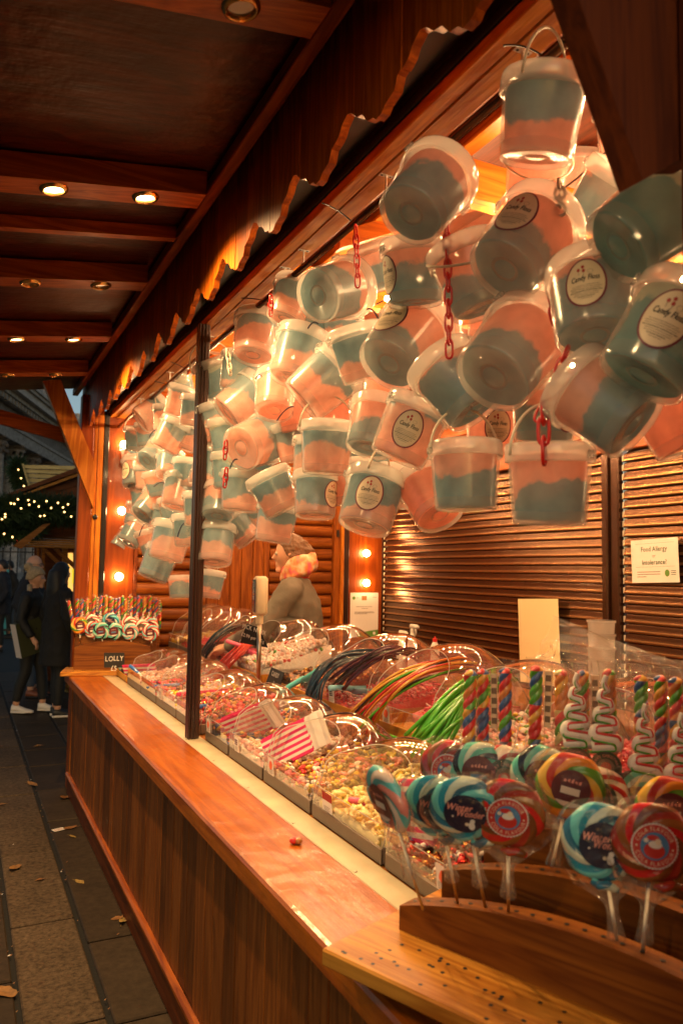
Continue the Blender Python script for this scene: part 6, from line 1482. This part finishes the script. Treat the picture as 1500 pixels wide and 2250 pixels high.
def person(label, loc, yaw, H_, legs, arms, headyaw, coat, coat_mat, leg_mat, shoes, vox=.011, lean=0.0):
    """legs: two (hip y, knee xyz, ankle xyz); arms: two (elbow xyz, wrist xyz)"""
    s = H_/1.70; t = thing('person', label, 'person', Matrix.Translation(loc) @ Matrix.Rotation(R(yaw), 4, 'Z') @ Matrix.Scale(s, 4))
    hc = (.025+lean*.62, 0, 1.585)
    m = MB(); head(m, hc, 1.0, headyaw)
    ring_loft(m, [(0, 0, .86, .09, .14), (0, 0, .95, .11, .165), (lean*.1, 0, 1.08, .09, .13), (lean*.3, 0, 1.22, .105, .15), (lean*.42, 0, 1.34, .10, .165), (lean*.5, 0, 1.42, .07, .11), (lean*.55, 0, 1.47, .055, .06)])
    for (hy, kn, an) in legs: m.tube([(0, hy, .93), (kn[0]*.5, (hy+kn[1])/2, .72), kn, (an[0]*.6+kn[0]*.4, (kn[1]+an[1])/2, (kn[2]+an[2])*.55), an], [.088, .080, .056, .054, .036], 14)
    for s_, (el, wr) in zip((1, -1), arms):
        m.tube([(lean*.42, s_*.17, 1.375), el, wr], [.052, .042, .028], 12); d = Vector(wr)-Vector(el); hand(m, wr, d, (0, 0, 1) if abs(d.normalized().z) < .8 else (1, 0, 0))
    fuse(m, 'body', 'skin', t, vox)
    m = MB()                       # trousers
    ring_loft(m, [(0, 0, .84, .105, .15), (0, 0, .95, .125, .178), (lean*.05, 0, 1.03, .11, .155)])
    for (hy, kn, an) in legs: m.tube([(0, hy, .92), (kn[0]*.5, (hy+kn[1])/2, .72), kn, (an[0]*.6+kn[0]*.4, (kn[1]+an[1])/2, (kn[2]+an[2])*.55), Vector(an)+Vector((0, 0, .045))], [.098, .091, .068, .066, .050], 14)
    fuse(m, 'trousers', leg_mat, t, .013)
    m = MB(); ring_loft(m, coat)
    for s_, (el, wr) in zip((1, -1), arms):
        d = Vector(wr)-Vector(el); m.tube([(lean*.42-.0, s_*.13, 1.40), (lean*.42, s_*.185, 1.365), tuple(Vector((lean*.42, s_*.185, 1.365)).lerp(Vector(el), .55)), el, tuple(Vector(el)+d*.5), tuple(Vector(wr)-d.normalized()*.01)], [.065, .078, .070, .062, .055, .045], 14)
    co = fuse(m, 'coat', coat_mat, t, .013, 3); dm = co.modifiers.new('folds', 'DISPLACE'); dm.texture = FOLD; dm.strength = .024; dm.mid_level = .5; dm.texture_coords = 'LOCAL'
    for (hy, kn, an), (mt, sole, yw, lf) in zip(legs, shoes): shoe(t, (an[0]+.035, an[1], max(0, an[2]-.085)), yw, mt, sole, lift=lf)
    return t, hc
def eyes(t, hc, yaw):
    Mh = Matrix.Translation(hc) @ Matrix.Rotation(R(yaw), 4, 'Z')
    for s_ in (-1, 1):
        m = MB(); m.sphere((.082, s_*.031, .004), .0115, 10, 6, 0, Mh); m.sphere((.0895, s_*.031, .004), .0055, 8, 5, 1, Mh); m.build('eye', ['eye_white', 'hair_dark'], t, smooth=True)
def hair_cap(m, hc, yaw, grow=1.07, front=.35, z0=-.3):
    Mh = Matrix.Translation(hc) @ Matrix.Rotation(R(yaw), 4, 'Z'); q = MB(); q.sphere((0, 0, 0), 1, 24, 16)
    for i, (x, y, z) in enumerate(q.v):
        low = z0 if x < -.05 else z0+(front-z0)*min(1, (x+.05)/.55)
        zz = max(z, low); q.v[i] = (x*.098*grow-.006, y*.080*grow, zz*.120*grow+.003)
    m.add(q.v, q.f, 0, Mh)
# the seller, back half turned, facing the far counter
sp = P(668, 1300, y=4.55)
coat = [(.0, 0, .80, .14, .18), (0, 0, .92, .15, .19), (.01, 0, 1.05, .135, .17), (.02, 0, 1.18, .135, .18), (.035, 0, 1.30, .135, .195), (.05, 0, 1.38, .11, .175), (.06, 0, 1.44, .08, .10), (.065, 0, 1.475, .068, .072)]
t, hc = person('person in an olive grey jacket and pink tie dye snood serving behind the bins', (sp.x, 4.55, .12), 146, 1.735,
               [(.09, (.03, .10, .50), (0, .10, .09)), (-.09, (.03, -.10, .50), (0, -.10, .09))], [((.21, .29, 1.12), (.43, .20, 1.02)), ((.16, -.27, 1.12), (.36, -.14, 1.0))], 8, coat, 'jacket_olive', 'leggings', [('sneaker_black', 'sneaker_white', 0, 0)]*2, .009, .11)
eyes(t, hc, 8)
m = MB(); hair_cap(m, hc, 8, 1.09, .45, -.55); Mh = Matrix.Translation(hc)
m.tube([Mh @ Vector((-.07, 0, .07)), Mh @ Vector((-.115, .0, .02)), Mh @ Vector((-.11, 0, -.07)), Mh @ Vector((-.08, 0, -.13))], [.04, .042, .036, .03], 10)
hh_ = fuse(m, 'hair', 'hair_brown', t, .007, 1); dm = hh_.modifiers.new('strands', 'DISPLACE'); dm.texture = STRD; dm.strength = .02; dm.texture_coords = 'LOCAL'
m = MB(); rg = []
for i, (z, rx, ry, cx_, tl) in enumerate(((1.438, .085, .095, .05, .25), (1.455, .118, .120, .035, .32), (1.50, .125, .122, .03, .38), (1.545, .118, .112, .035, .42), (1.565, .102, .096, .045, .42))): rg.append((cx_, 0, z, rx, ry, tl))
ring_loft(m, rg, 26); sn_ = fuse(m, 'snood', 'tie_dye', t, .009, 2); dm = sn_.modifiers.new('folds', 'DISPLACE'); dm.texture = FOLD; dm.strength = .04; dm.texture_coords = 'LOCAL'
m = MB(); ring_loft(m, [(.05, 0, 1.425, .082, .094, .2), (.05, 0, 1.436, .083, .095, .2)]); m.build('lanyard', 'lanyard', t, smooth=True)
# woman with a bobble hat, in profile
wp = P(50, 1567, z=0)
coat = [(0, 0, .86, .13, .175), (0, 0, .98, .135, .18), (0, 0, 1.12, .125, .165), (0, 0, 1.26, .135, .18), (0, 0, 1.37, .115, .17), (0, 0, 1.43, .075, .10), (.005, 0, 1.47, .062, .066)]
t, hc = person('person in black with a beige bobble hat, carrying a paper carrier bag, white trainers', (wp.x+.06, wp.y, 0), -26, 1.60,
               [(.08, (.10, .08, .50), (.13, .09, .10)), (-.08, (-.02, -.08, .50), (-.12, -.08, .10))], [((-.10, .24, 1.10), (.02, .24, .88)), ((-.04, -.24, 1.10), (.10, -.23, .90))], 0, coat, 'leggings', 'leggings', [('sneaker_white', 'sneaker_white', 0, 0), ('sneaker_white', 'sneaker_white', -6, 0)])
eyes(t, hc, 0)
m = MB(); hair_cap(m, hc, 0, 1.20, .30, -.15); Mh = Matrix.Translation(hc); m.sphere((0, 0, 0), .055, 14, 10, 0, Mh @ Matrix.Translation((-.10, 0, .135)))
fuse(m, 'bobble_hat', 'knit', t, .010, 1)
m = MB(); m.tube([Mh @ Vector((-.06, .06, -.06)), Mh @ Vector((-.10, .10, -.16)), Mh @ Vector((-.16, .12, -.24))], [.03, .035, .018], 8); m.tube([Mh @ Vector((-.05, -.06, -.08)), Mh @ Vector((-.03, -.11, -.17)), Mh @ Vector((-.02, -.13, -.27))], [.03, .03, .014], 8); m.build('hair', 'hair_blond', t, smooth=True)
# carrier bag at her side
bw = wp+Vector((.12, -.15, 0)); bz = P(60, 1430, d=8.6); 
t = thing('carrier_bag', 'white and green paper carrier bag printed CAMDEN MARKET', 'bag', Matrix.Translation((P(63, 1400, d=8.55))) @ Matrix.Rotation(R(-64), 4, 'Z') @ Matrix.Rotation(R(0), 4, 'X') @ Matrix.Rotation(R(14), 4, 'X'))
m = MB(); m.box(-.055, .055, -.15, .15, -.19, .19); 
m.m = [0]*6; m.f = m.f; m.m[2] = 1
m.build('sack', ['bag_green', 'bag_white'], t)
m = MB(); put_text(m, 'CAMDEN', .052, 0, frame((-.0565, .02, -.02), (0, -1, 0), (0, 0, 1), (-1, 0, 0)), sx=.9, bold=.02); put_text(m, 'MARKET', .052, 0, frame((-.0565, .02, -.085), (0, -1, 0), (0, 0, 1), (-1, 0, 0)), sx=.9, bold=.02); m.open = True; m.build('print', 'txt_cream', t)
m = MB(); put_text(m, 'CAMDEN', .036, 0, frame((-.018, .1512, -.03), (0, 0, -1), (-1, 0, 0), (0, 1, 0)), sx=1.0, bold=.02); m.open = True; m.build('print', 'ink', t)
for yy in (-.06, .06): 
    m = MB(); m.tube([(.0, yy-.04, .19), (0, yy-.02, .27), (0, yy+.02, .27), (0, yy+.04, .19)], .004, 6); m.build('handle', 'bag_white', t)
# woman with long dark hair in a long coat, from behind
dp = P(131, 1577, z=0)
coat = [(-.0, 0, .58, .17, .215), (0, 0, .75, .165, .21), (0, 0, .93, .155, .20), (0, 0, 1.08, .14, .185), (0, 0, 1.24, .145, .20), (0, 0, 1.36, .12, .18), (0, 0, 1.43, .09, .12), (.005, 0, 1.48, .075, .08)]
t, hc = person('person with long dark hair in a long black coat seen from behind', (dp.x-.06, dp.y+.02, 0), 20, 1.66,
               [(.07, (.06, .07, .50), (.05, .06, .10)), (-.07, (.03, -.06, .50), (.02, -.05, .095))], [((-.02, .28, 1.10), (.10, .25, .90)), ((-.02, -.28, 1.10), (.10, -.25, .90))], 10, coat, 'coat_black', 'leggings', [('sneaker_black', 'sneaker_white', -22, 0)]*2)
eyes(t, hc, 10)
m = MB(); hair_cap(m, hc, 10, 1.16, .45, -.7); ring_loft(m, [(-.05, 0, 1.30, .07, .115), (-.045, 0, 1.42, .085, .125), (-.03, 0, 1.55, .095, .105), (-.02, 0, 1.63, .09, .09)]); fuse(m, 'hair', 'hair_dark', t, .012, 2)
# bald man with glasses behind them
mp_ = P(70, 1530, z=0)
coat = [(0, 0, .82, .155, .205), (0, 0, .98, .16, .21), (0, 0, 1.12, .155, .20), (0, 0, 1.28, .15, .215), (0, 0, 1.39, .125, .20), (0, 0, 1.45, .095, .12), (.0, 0, 1.50, .082, .085)]
t, hc = person('bald person with glasses in a dark navy jacket, jeans and brown shoes', (mp_.x-.06, mp_.y, 0), -24, 1.76,
               [(.09, (.03, .10, .50), (.04, .10, .09)), (-.09, (.05, -.10, .50), (.08, -.10, .09))], [((-.06, .28, 1.12), (.08, .27, .90)), ((-.06, -.28, 1.12), (.08, -.27, .90))], 0, coat, 'navy_cloth', 'denim', [('shoe_brown', 'hair_dark', 0, 0)]*2)
eyes(t, hc, 0)
m = MB(); Mh = Matrix.Translation(hc)
for s_ in (-1, 1):
    m.tube([Mh @ Vector((.092+.004*math.cos(a), s_*.034+.024*math.cos(a), .004+.019*math.sin(a))) for a in lin(0, 2*math.pi, 13)[:-1]], .0028, 5, closed=True); m.tube([Mh @ Vector((.09, s_*.058, .008)), Mh @ Vector((.0, s_*.082, .010))], .0028, 5)
m.tube([Mh @ Vector((.096, -.012, .006)), Mh @ Vector((.096, .012, .006))], .0026, 5); m.build('glasses', 'glasses', t)
# far figures by the railings
for (px, py, dep, yw, cm, lb) in ((16, 1205, 17.5, 200, 'coat_black', 'far off person in black standing before the railings'), (2, 1262, 14.5, 180, 'navy_cloth', 'far off person at the picture edge beyond the bald person')):
    q = P(px, 1400, d=dep); coat = [(0, 0, .70, .15, .2), (0, 0, .95, .15, .2), (0, 0, 1.2, .15, .2), (0, 0, 1.37, .12, .19), (0, 0, 1.45, .09, .1), (0, 0, 1.49, .07, .07)]
    t, hc = person(lb, (q.x, q.y, 0), yw, 1.72, [(.09, (.03, .10, .50), (0, .10, .09)), (-.09, (.05, -.10, .50), (.08, -.10, .09))], [((-.06, .28, 1.12), (.08, .27, .90)), ((-.06, -.28, 1.12), (.08, -.27, .90))], 0, coat, cm, 'leggings', [('sneaker_black', 'sneaker_black', 0, 0)]*2, .018)
    eyes(t, hc, 0); m = MB(); hair_cap(m, hc, 0, 1.08, .4, -.4); fuse(m, 'hair', 'hair_dark', t, .014, 1)
# ------------------------------------------------------------ beyond the stall
wood('neigh_wood', (.30, .12, .035), (.18, .06, .016), 'x', .6, 0, .8, .15, .4); wood('neigh_dark', (.12, .035, .012), (.07, .02, .007), 'x', .6, 0, .8, .1, .2); wood('neigh_pale', (.50, .42, .33), (.36, .29, .21), 'x', .7, 0, .8, .12, .4); wood('awning_plank', (.42, .19, .055), (.28, .11, .025), 'x', .6, 0, .8, .15, .4)
mat('glow_interior', (.8, .5, .2), .6, emit=(1, .50, .10), estr=.9); mat('yellow_sign', (.8, .6, .02), .5, emit=(1, .75, .02), estr=.5); mat('cyan_cloth', (.05, .40, .50), .6)
mat('needle', (.018, .045, .012), .6, var=.3); mat('needle2', (.03, .06, .02), .6); mat('leaf_a', (.26, .12, .025), .6, mottle=.3); mat('leaf_b', (.22, .09, .02), .6, mottle=.3); mat('leaf_c', (.32, .20, .05), .6, mottle=.3); mat('iron', (.008, .008, .009), .5)
ny = 11.6
ns_ = thing('market_stall', 'neighbouring timber stall with a sloping gable, fir garland and plank awning', 'market stall', loc=(0, 0, 0))
def poly_y(name, pts, y, th, mt, par, **k):
    q = [P(*p, y=y) for p in pts]; m = MB(); m.prism([(v.x, v.z) for v in q], 'y', y, y+th); return m.build(name, mt, par)
poly_y('gable_wall', ((30, 1092), (172, 1038), (260, 1010), (260, 1180), (30, 1180)), ny+.12, .06, 'neigh_dark', ns_)
for k in range(4): poly_y('gable_board', ((40, 1092+k*17-8*(k == 0)), (172, 1046+k*24), (260, 1030+k*30), (260, 1052+k*30), (172, 1066+k*24), (40, 1106+k*17)), ny+.09-.004*k, .02, 'neigh_dark', ns_)
poly_y('barge_board', ((14, 1086), (172, 1026), (260, 993), (260, 1006), (172, 1037), (14, 1093)), ny-.1, .3, 'neigh_dark', ns_)
poly_y('eave_batten', ((30, 1093), (172, 1039), (172, 1046), (36, 1095)), ny-.06, .1, 'awning_plank', ns_)
for k in range(5): poly_y('slat', ((52+k*3.2, 1021+k*10), (165, 1024+k*10), (165, 1032.5+k*10), (54.5+k*3.2, 1029+k*10)), ny+.5+.02*k, .03, 'neigh_pale', ns_)
poly_y('slat_edge', ((49, 1019), (53, 1019), (67, 1070), (63, 1070)), ny+.46, .05, 'neigh_pale', ns_)
# awning of planks with its props
for k in range(7):
    ya = ny-.9+.32*k; m = MB(); za = P(100, 1203-5.2*k, y=ya).z; xa = P(48+9*k, 1200, y=ya).x; m.box(xa, 3.4, ya, ya+.26, za, za+.022, c=.003); m.build('awning_plank', 'awning_plank', ns_)
poly_y('awning_edge', ((28, 1200), (95, 1152), (112, 1150), (48, 1206)), ny-1.0, .07, 'neigh_wood', ns_)
for (a, b, c_, d_) in (((92, 1206), (103, 1206), (142, 1244), (142, 1256)), ((118, 1206), (129, 1206), (168, 1241), (168, 1254))): poly_y('awning_prop', (a, b, c_, d_), ny-.5, .07, 'neigh_wood', ns_)
for (xa, xb, mt) in ((82, 86, 'neigh_wood'), (92, 99, 'neigh_wood'), (138, 150, 'awning_plank'), (164, 175, 'awning_plank')): poly_y('post', ((xa, 1200), (xb, 1200), (xb, 1530), (xa, 1530)), ny-.25, .08, mt, ns_)
poly_y('side_wall', ((76, 1200), (300, 1200), (300, 1535), (76, 1535)), ny+.2, .05, 'neigh_dark', ns_)
poly_y('lit_opening', ((150, 1215), (161, 1215), (161, 1300), (150, 1300)), ny+.17, .02, 'glow_interior', ns_)
poly_y('lit_opening', ((140, 1235), (149, 1235), (149, 1310), (140, 1310)), ny+.17, .02, 'glow_interior', ns_)
poly_y('sign_strip', ((159.5, 1250), (163.5, 1250), (163.5, 1282), (159.5, 1282)), ny-.3, .02, 'yellow_sign', ns_)
def garland(label, pts, rad, n, seed, lamps):
    rnd = random.Random(seed); t = thing('fir_garland', label, 'garland', loc=(0, 0, 0)); m = MB(); pts = [Vector(p) for p in pts]
    for k in range(n):
        f = rnd.random()*(len(pts)-1); i = int(f); c = pts[i].lerp(pts[i+1], f-i); d = Vector((rnd.gauss(0, 1), rnd.gauss(0, 1), rnd.gauss(0, 1))).normalized(); c = c+d*rad*rnd.random()**.5
        s = d.orthogonal().normalized()*.010; e = c+d*rnd.uniform(.06, .14); mi = rnd.randrange(2)
        m.add([c-s, c+s, e+s*.3, e-s*.3], [(0, 1, 2, 3)], mi)
    m.open = True; o = m.build('foliage', ['needle', 'needle2'], t); o['kind'] = 'stuff'
    b = MB(); b.sphere((0, 0, 0), .011, 8, 6); f0 = None
    for p in lamps:
        if f0 is None: f0 = b.build('bulb', 'garland_bulb', t, smooth=True); o = f0
        else: o = dup(f0, t)
        o.location = p
    return t
lp = [(40, 1097), (63, 1099), (32, 1107), (25, 1106), (65, 1109), (103, 1101), (86, 1113), (113, 1116), (139, 1115), (142, 1125), (157, 1135), (47, 1117), (170, 1126), (12, 1130), (12, 1136), (5, 1141), (89, 1134), (98, 1133), (178, 1105), (179, 1118), (128, 1105), (76, 1102), (150, 1108)]
garland('thick fir garland with warm lights along the neighbouring stall', [P(-30, 1135, y=ny-.25), P(40, 1118, y=ny-.25), P(100, 1120, y=ny-.25), P(170, 1122, y=ny-.25), P(240, 1120, y=ny-.25)], .19, 5200, 1, [P(a, b, y=ny-.5) for a, b in lp])
garland('lower dark tail of fir garland hanging above the awning corner', [P(-10, 1170, y=ny-.2), P(30, 1165, y=ny-.2), P(75, 1160, y=ny-.2)], .16, 2200, 2, [P(10, 1173, y=ny-.4), P(28, 1180, y=ny-.4)])
garland('short upright fir garland with three lights beside the pale slats', [P(40, 1015, y=ny+.9), P(36, 1040, y=ny+.9), P(50, 1072, y=ny+.9)], .09, 1200, 3, [P(41, 1032, y=ny+.75), P(47, 1051, y=ny+.75), P(53, 1068, y=ny+.75)])
poly_y('hanging_sign_board', ((26, 1142), (80, 1136), (80, 1160), (30, 1164)), ny-.1, .05, 'neigh_wood', ns_)
q = P(43, 1193, y=ny+1.5); t = thing('red_lamp', 'small glowing red lamp beneath the neighbouring awning', 'lamp', loc=q); m = MB(); m.lathe([(.03, -.06), (.055, -.05), (.055, .04), (.03, .055)], 14); m.build('lens', 'red_lamp', t, angle=40); m = MB(); m.tube([(0, 0, .05), (0, 0, .8)], .01, 6); m.build('bracket', 'iron', t)
# railings
t = thing('railings', 'black iron railings across the far end of the walk', 'railings', loc=(0, 0, 0)); yr = 19.0; m = MB(); a = P(-60, 1216, y=yr); b = P(90, 1216, y=yr)
m.box(a.x, b.x, yr-.02, yr+.02, P(0, 1213.5, y=yr).z, P(0, 1210.5, y=yr).z); m.build('rail', 'iron', t); m = MB(); m.box(a.x, b.x, yr-.02, yr+.02, .15, .2); m.build('rail', 'iron', t)
m = MB(); m.tube([(0, 0, 0), (0, 0, P(0, 1206, y=yr).z)], .016, 6); m.lathe([(.03, P(0, 1206, y=yr).z), (.0001, P(0, 1201, y=yr).z)], 6); f0 = None; x = a.x
while x < b.x:
    if f0 is None: f0 = m.build('bar', 'iron', t); o = f0
    else: o = dup(f0, t)
    o.location = (x, yr, 0); x += .155
# classical building behind
bt = thing('classical_building', 'grey stone classical building with columns and heavy cornice behind the stalls', 'building', loc=(0, 0, 0))
A = P(30, 1240, d=40); dv = Vector((.332, .943, 0)).normalized(); nv = Vector((dv.y, -dv.x, 0)); A.z = 0
Mb = frame(A, dv, nv*-1, (0, 0, 1))   # local x along the front, local -y toward the walk
zs = 1.65+(1240-985)/FPX*40           # column tops near the corner
def bb(name, x0, x1, y0, y1, z0_, z1_, mt='stone', c=.0): m = MB(); m.box(x0, x1, y0, y1, z0_, z1_, 0, c); return m.build(name, mt, bt, M=Mb)
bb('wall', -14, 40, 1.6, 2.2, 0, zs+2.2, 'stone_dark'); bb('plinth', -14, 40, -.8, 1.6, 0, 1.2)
cm_ = MB(); cm_.lathe([(.62, 1.2), (.62, 1.4), (.5, 1.5), (.50, zs*.4), (.43, zs-.9), (.46, zs-.85), (.43, zs-.8)], 20)
ca = MB(); ca.lathe([(.43, zs-.8), (.50, zs-.6), (.46, zs-.5), (.60, zs-.25), (.56, zs-.15), (.70, zs-.06)], 16); ca.box(-.72, .72, -.72, .72, zs-.06, zs, 0)
rnd = random.Random(3)
for k in range(40): a_ = 2*math.pi*k/20; ca.sphere((.55*math.cos(a_), .55*math.sin(a_), zs-.62+.28*(k % 2)), .11, 6, 4, 0)
c0_ = None
for k in range(12):
    x = -9.5+k*3.0
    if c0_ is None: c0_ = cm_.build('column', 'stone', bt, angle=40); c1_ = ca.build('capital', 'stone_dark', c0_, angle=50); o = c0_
    else: o = dup(c0_, bt); dup(c1_, o)
    o.matrix_local = Mb @ Matrix.Translation((x, .1, 0))
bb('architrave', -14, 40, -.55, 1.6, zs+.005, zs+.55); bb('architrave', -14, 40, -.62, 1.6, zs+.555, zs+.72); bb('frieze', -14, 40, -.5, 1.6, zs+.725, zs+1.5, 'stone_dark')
m = MB()
for k in range(100): m.box(-14+k*.5, -13.72+k*.5, -.95, -.51, zs+1.5, zs+1.75)
m.build('dentil_course', 'stone', bt, M=Mb)
for (y0, za, zb) in ((-1.05, 1.755, 1.95), (-1.35, 1.955, 2.3), (-1.5, 2.305, 2.45), (-1.62, 2.455, 2.6)): bb('cornice', -14, 40, y0, 1.8, zs+za, zs+zb)
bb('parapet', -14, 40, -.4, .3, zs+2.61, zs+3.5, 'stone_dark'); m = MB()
for k in range(44): m.box(-14+k*1.2, -13.5+k*1.2, -.55, .45, zs+3.505, zs+3.9+.25*(k % 3 == 0))
m.build('parapet_blocks', 'stone', bt, M=Mb)
# market clutter far off
for (px, py, w_, h_, mt, nm, lb, ct) in ((15, 1300, .22, .5, 'cyan_cloth', 'cyan_barrier', 'small cyan barrier far behind the bobble hat', 'barrier'), (160, 1528, .0, 0, '', '', '', '')):
    if not w_: continue
    q = P(px, py, d=17.5); t = thing(nm, lb, ct, loc=(q.x, q.y, 0)); m = MB(); m.prism([(-w_*.7, 0), (w_*.7, 0), (w_*.25, q.z+h_), (-w_*.25, q.z+h_)], 'y', -.04, .04); m.build('board', mt, t); m = MB(); m.box(-.3, .3, -.2, .2, -.011, .04, 0, .01); m.build('foot', 'iron', t)
# fallen leaves
def leaf_mesh(seed, name='leaf'):
    rnd = random.Random(seed); m = MB(); n = 15; pts = []; wd_ = rnd.uniform(.45, .75); cu = rnd.uniform(2, 9)
    for k in range(n):
        a = 2*math.pi*k/n; r_ = .055*(1+.16*rnd.uniform(-1, 1)+.18*abs(math.cos(2*a))); x, y = r_*math.cos(a)*1.15, r_*math.sin(a)*wd_; pts.append((x, y, .003+cu*y*y+.5*cu*x*x*(x > 0)))
    for (z_, fl) in ((0, 0), (-.0015, 1)):
        o = len(m.v); m.v.append((0, 0, .004+z_)); m.v += [(x, y, z+z_) for x, y, z in pts]
        for k in range(n): f = (o, o+1+k, o+1+(k+1) % n); m.f.append(f if not fl else f[::-1]); m.m.append(0)
    m.tube([(.06, 0, .004), (.11, .01, .008)], .0015, 4); m.open = True
    return m
for i, (px, py, s, mt, lb) in enumerate(((84, 1640, .8, 'leaf_a', 'small brown leaf on the far slab before the stall corner'), (72, 1724, 1.1, 'leaf_a', 'curled tan leaf lying on the rough slab near its joint'), (144, 1754, 1.0, 'leaf_b', 'dark brown leaf against the stall plinth corner'), (153, 1820, .9, 'leaf_b', 'brown leaf beside the white scrap of paper'), (160, 1838, .6, 'leaf_c', 'pale leaf just below the white scrap of paper'), (34, 1908, 1.0, 'leaf_a', 'tan leaf on the middle rough slab'), (88, 1934, .5, 'leaf_b', 'tiny leaf on the rough slab by its joint'), (176, 1938, .7, 'leaf_c', 'yellow leaf on the dark slab before the plinth'), (272, 2024, .9, 'leaf_c', 'leaf at the foot of the stall plinth'), (258, 2018, .6, 'leaf_b', 'dark leaf pressed to the leaf at the plinth foot'), (14, 2182, 1.05, 'leaf_a', 'large curled leaf at the lower picture edge'), (3, 1640, .5, 'leaf_b', 'tiny leaf at the picture edge on a far slab'), (4, 1768, .6, 'leaf_a', 'leaf at the picture edge beside the rough slab'), (100, 1530, .9, 'leaf_c', 'yellow leaf behind the black and white trainer'), (55, 1567, .9, 'leaf_c', 'yellow leaf under the white trainers'), (140, 1560, .9, 'leaf_c', 'leaf in front of the black trainer'))):
    q = P(px, py, z=.004); o = leaf_mesh(i).build('fallen_leaf', mt, None, M=Matrix.Translation(q) @ Matrix.Rotation(i*2.1, 4, 'Z') @ Matrix.Rotation(.12*math.sin(i*5), 4, 'X') @ Matrix.Scale(s*.68, 4)); tag(o, lb, 'leaf', 'fallen leaves on the paving')
q = P(129, 1823, z=.004); m = MB(); m.box(-.035, .035, -.022, .022, 0, .002); m.box(-.03, .02, -.012, -.008, .002, .0024, 1); m.box(-.03, .03, .004, .008, .002, .0024, 1); o = m.build('paper_scrap', ['paper', 'red_ink'], None, M=Matrix.Translation(q) @ Matrix.Rotation(.3, 4, 'Z')); tag(o, 'small white printed scrap of paper on the dark slab', 'litter')
rnd = random.Random(6); m = MB(); c = P(158, 1515, z=0)
for k in range(520):
    a, r_ = rnd.uniform(0, 6.28), rnd.random()**.6; x, y = c.x+.14+.36*r_*math.cos(a), c.y+.30*r_*math.sin(a); z = .30*max(0, 1-r_)*rnd.random()+.01; q = leaf_mesh(k % 9)
    Ml = Matrix.Translation((x, y, z)) @ Matrix.Rotation(rnd.uniform(0, 6), 4, 'Z') @ Matrix.Rotation(rnd.uniform(-1, 1), 4, 'X') @ Matrix.Scale(rnd.uniform(.6, 1.0), 4); m.add(q.v[:16], q.f[:15], rnd.randrange(3), Ml)
m.open = True; o = m.build('leaves', ['leaf_a', 'leaf_b', 'leaf_c'], None); tag(o, 'heap of yellow leaves swept against the far stall end', 'leaf pile', kind='stuff')
rnd = random.Random(16); m = MB()
for k in range(150):
    x, y = rnd.uniform(-.9, .76), rnd.uniform(2.2, 12)
    if rnd.random() < .5: x = rnd.choice((.268, .566))+rnd.uniform(-.012, .012)
    s = rnd.uniform(.003, .008); m.add([(x-s, y, .005), (x, y-s, .006), (x+s, y+s*.4, .009), (x, y+s, .006)], [(0, 1, 2, 3)], rnd.randrange(4) if rnd.random() < .4 else 1)
m.open = True; o = m.build('litter', ['leaf_a', 'leaf_b', 'leaf_c', 'paper'], None); tag(o, 'tiny leaf crumbs and paper specks along the slab joints', 'litter', kind='stuff')
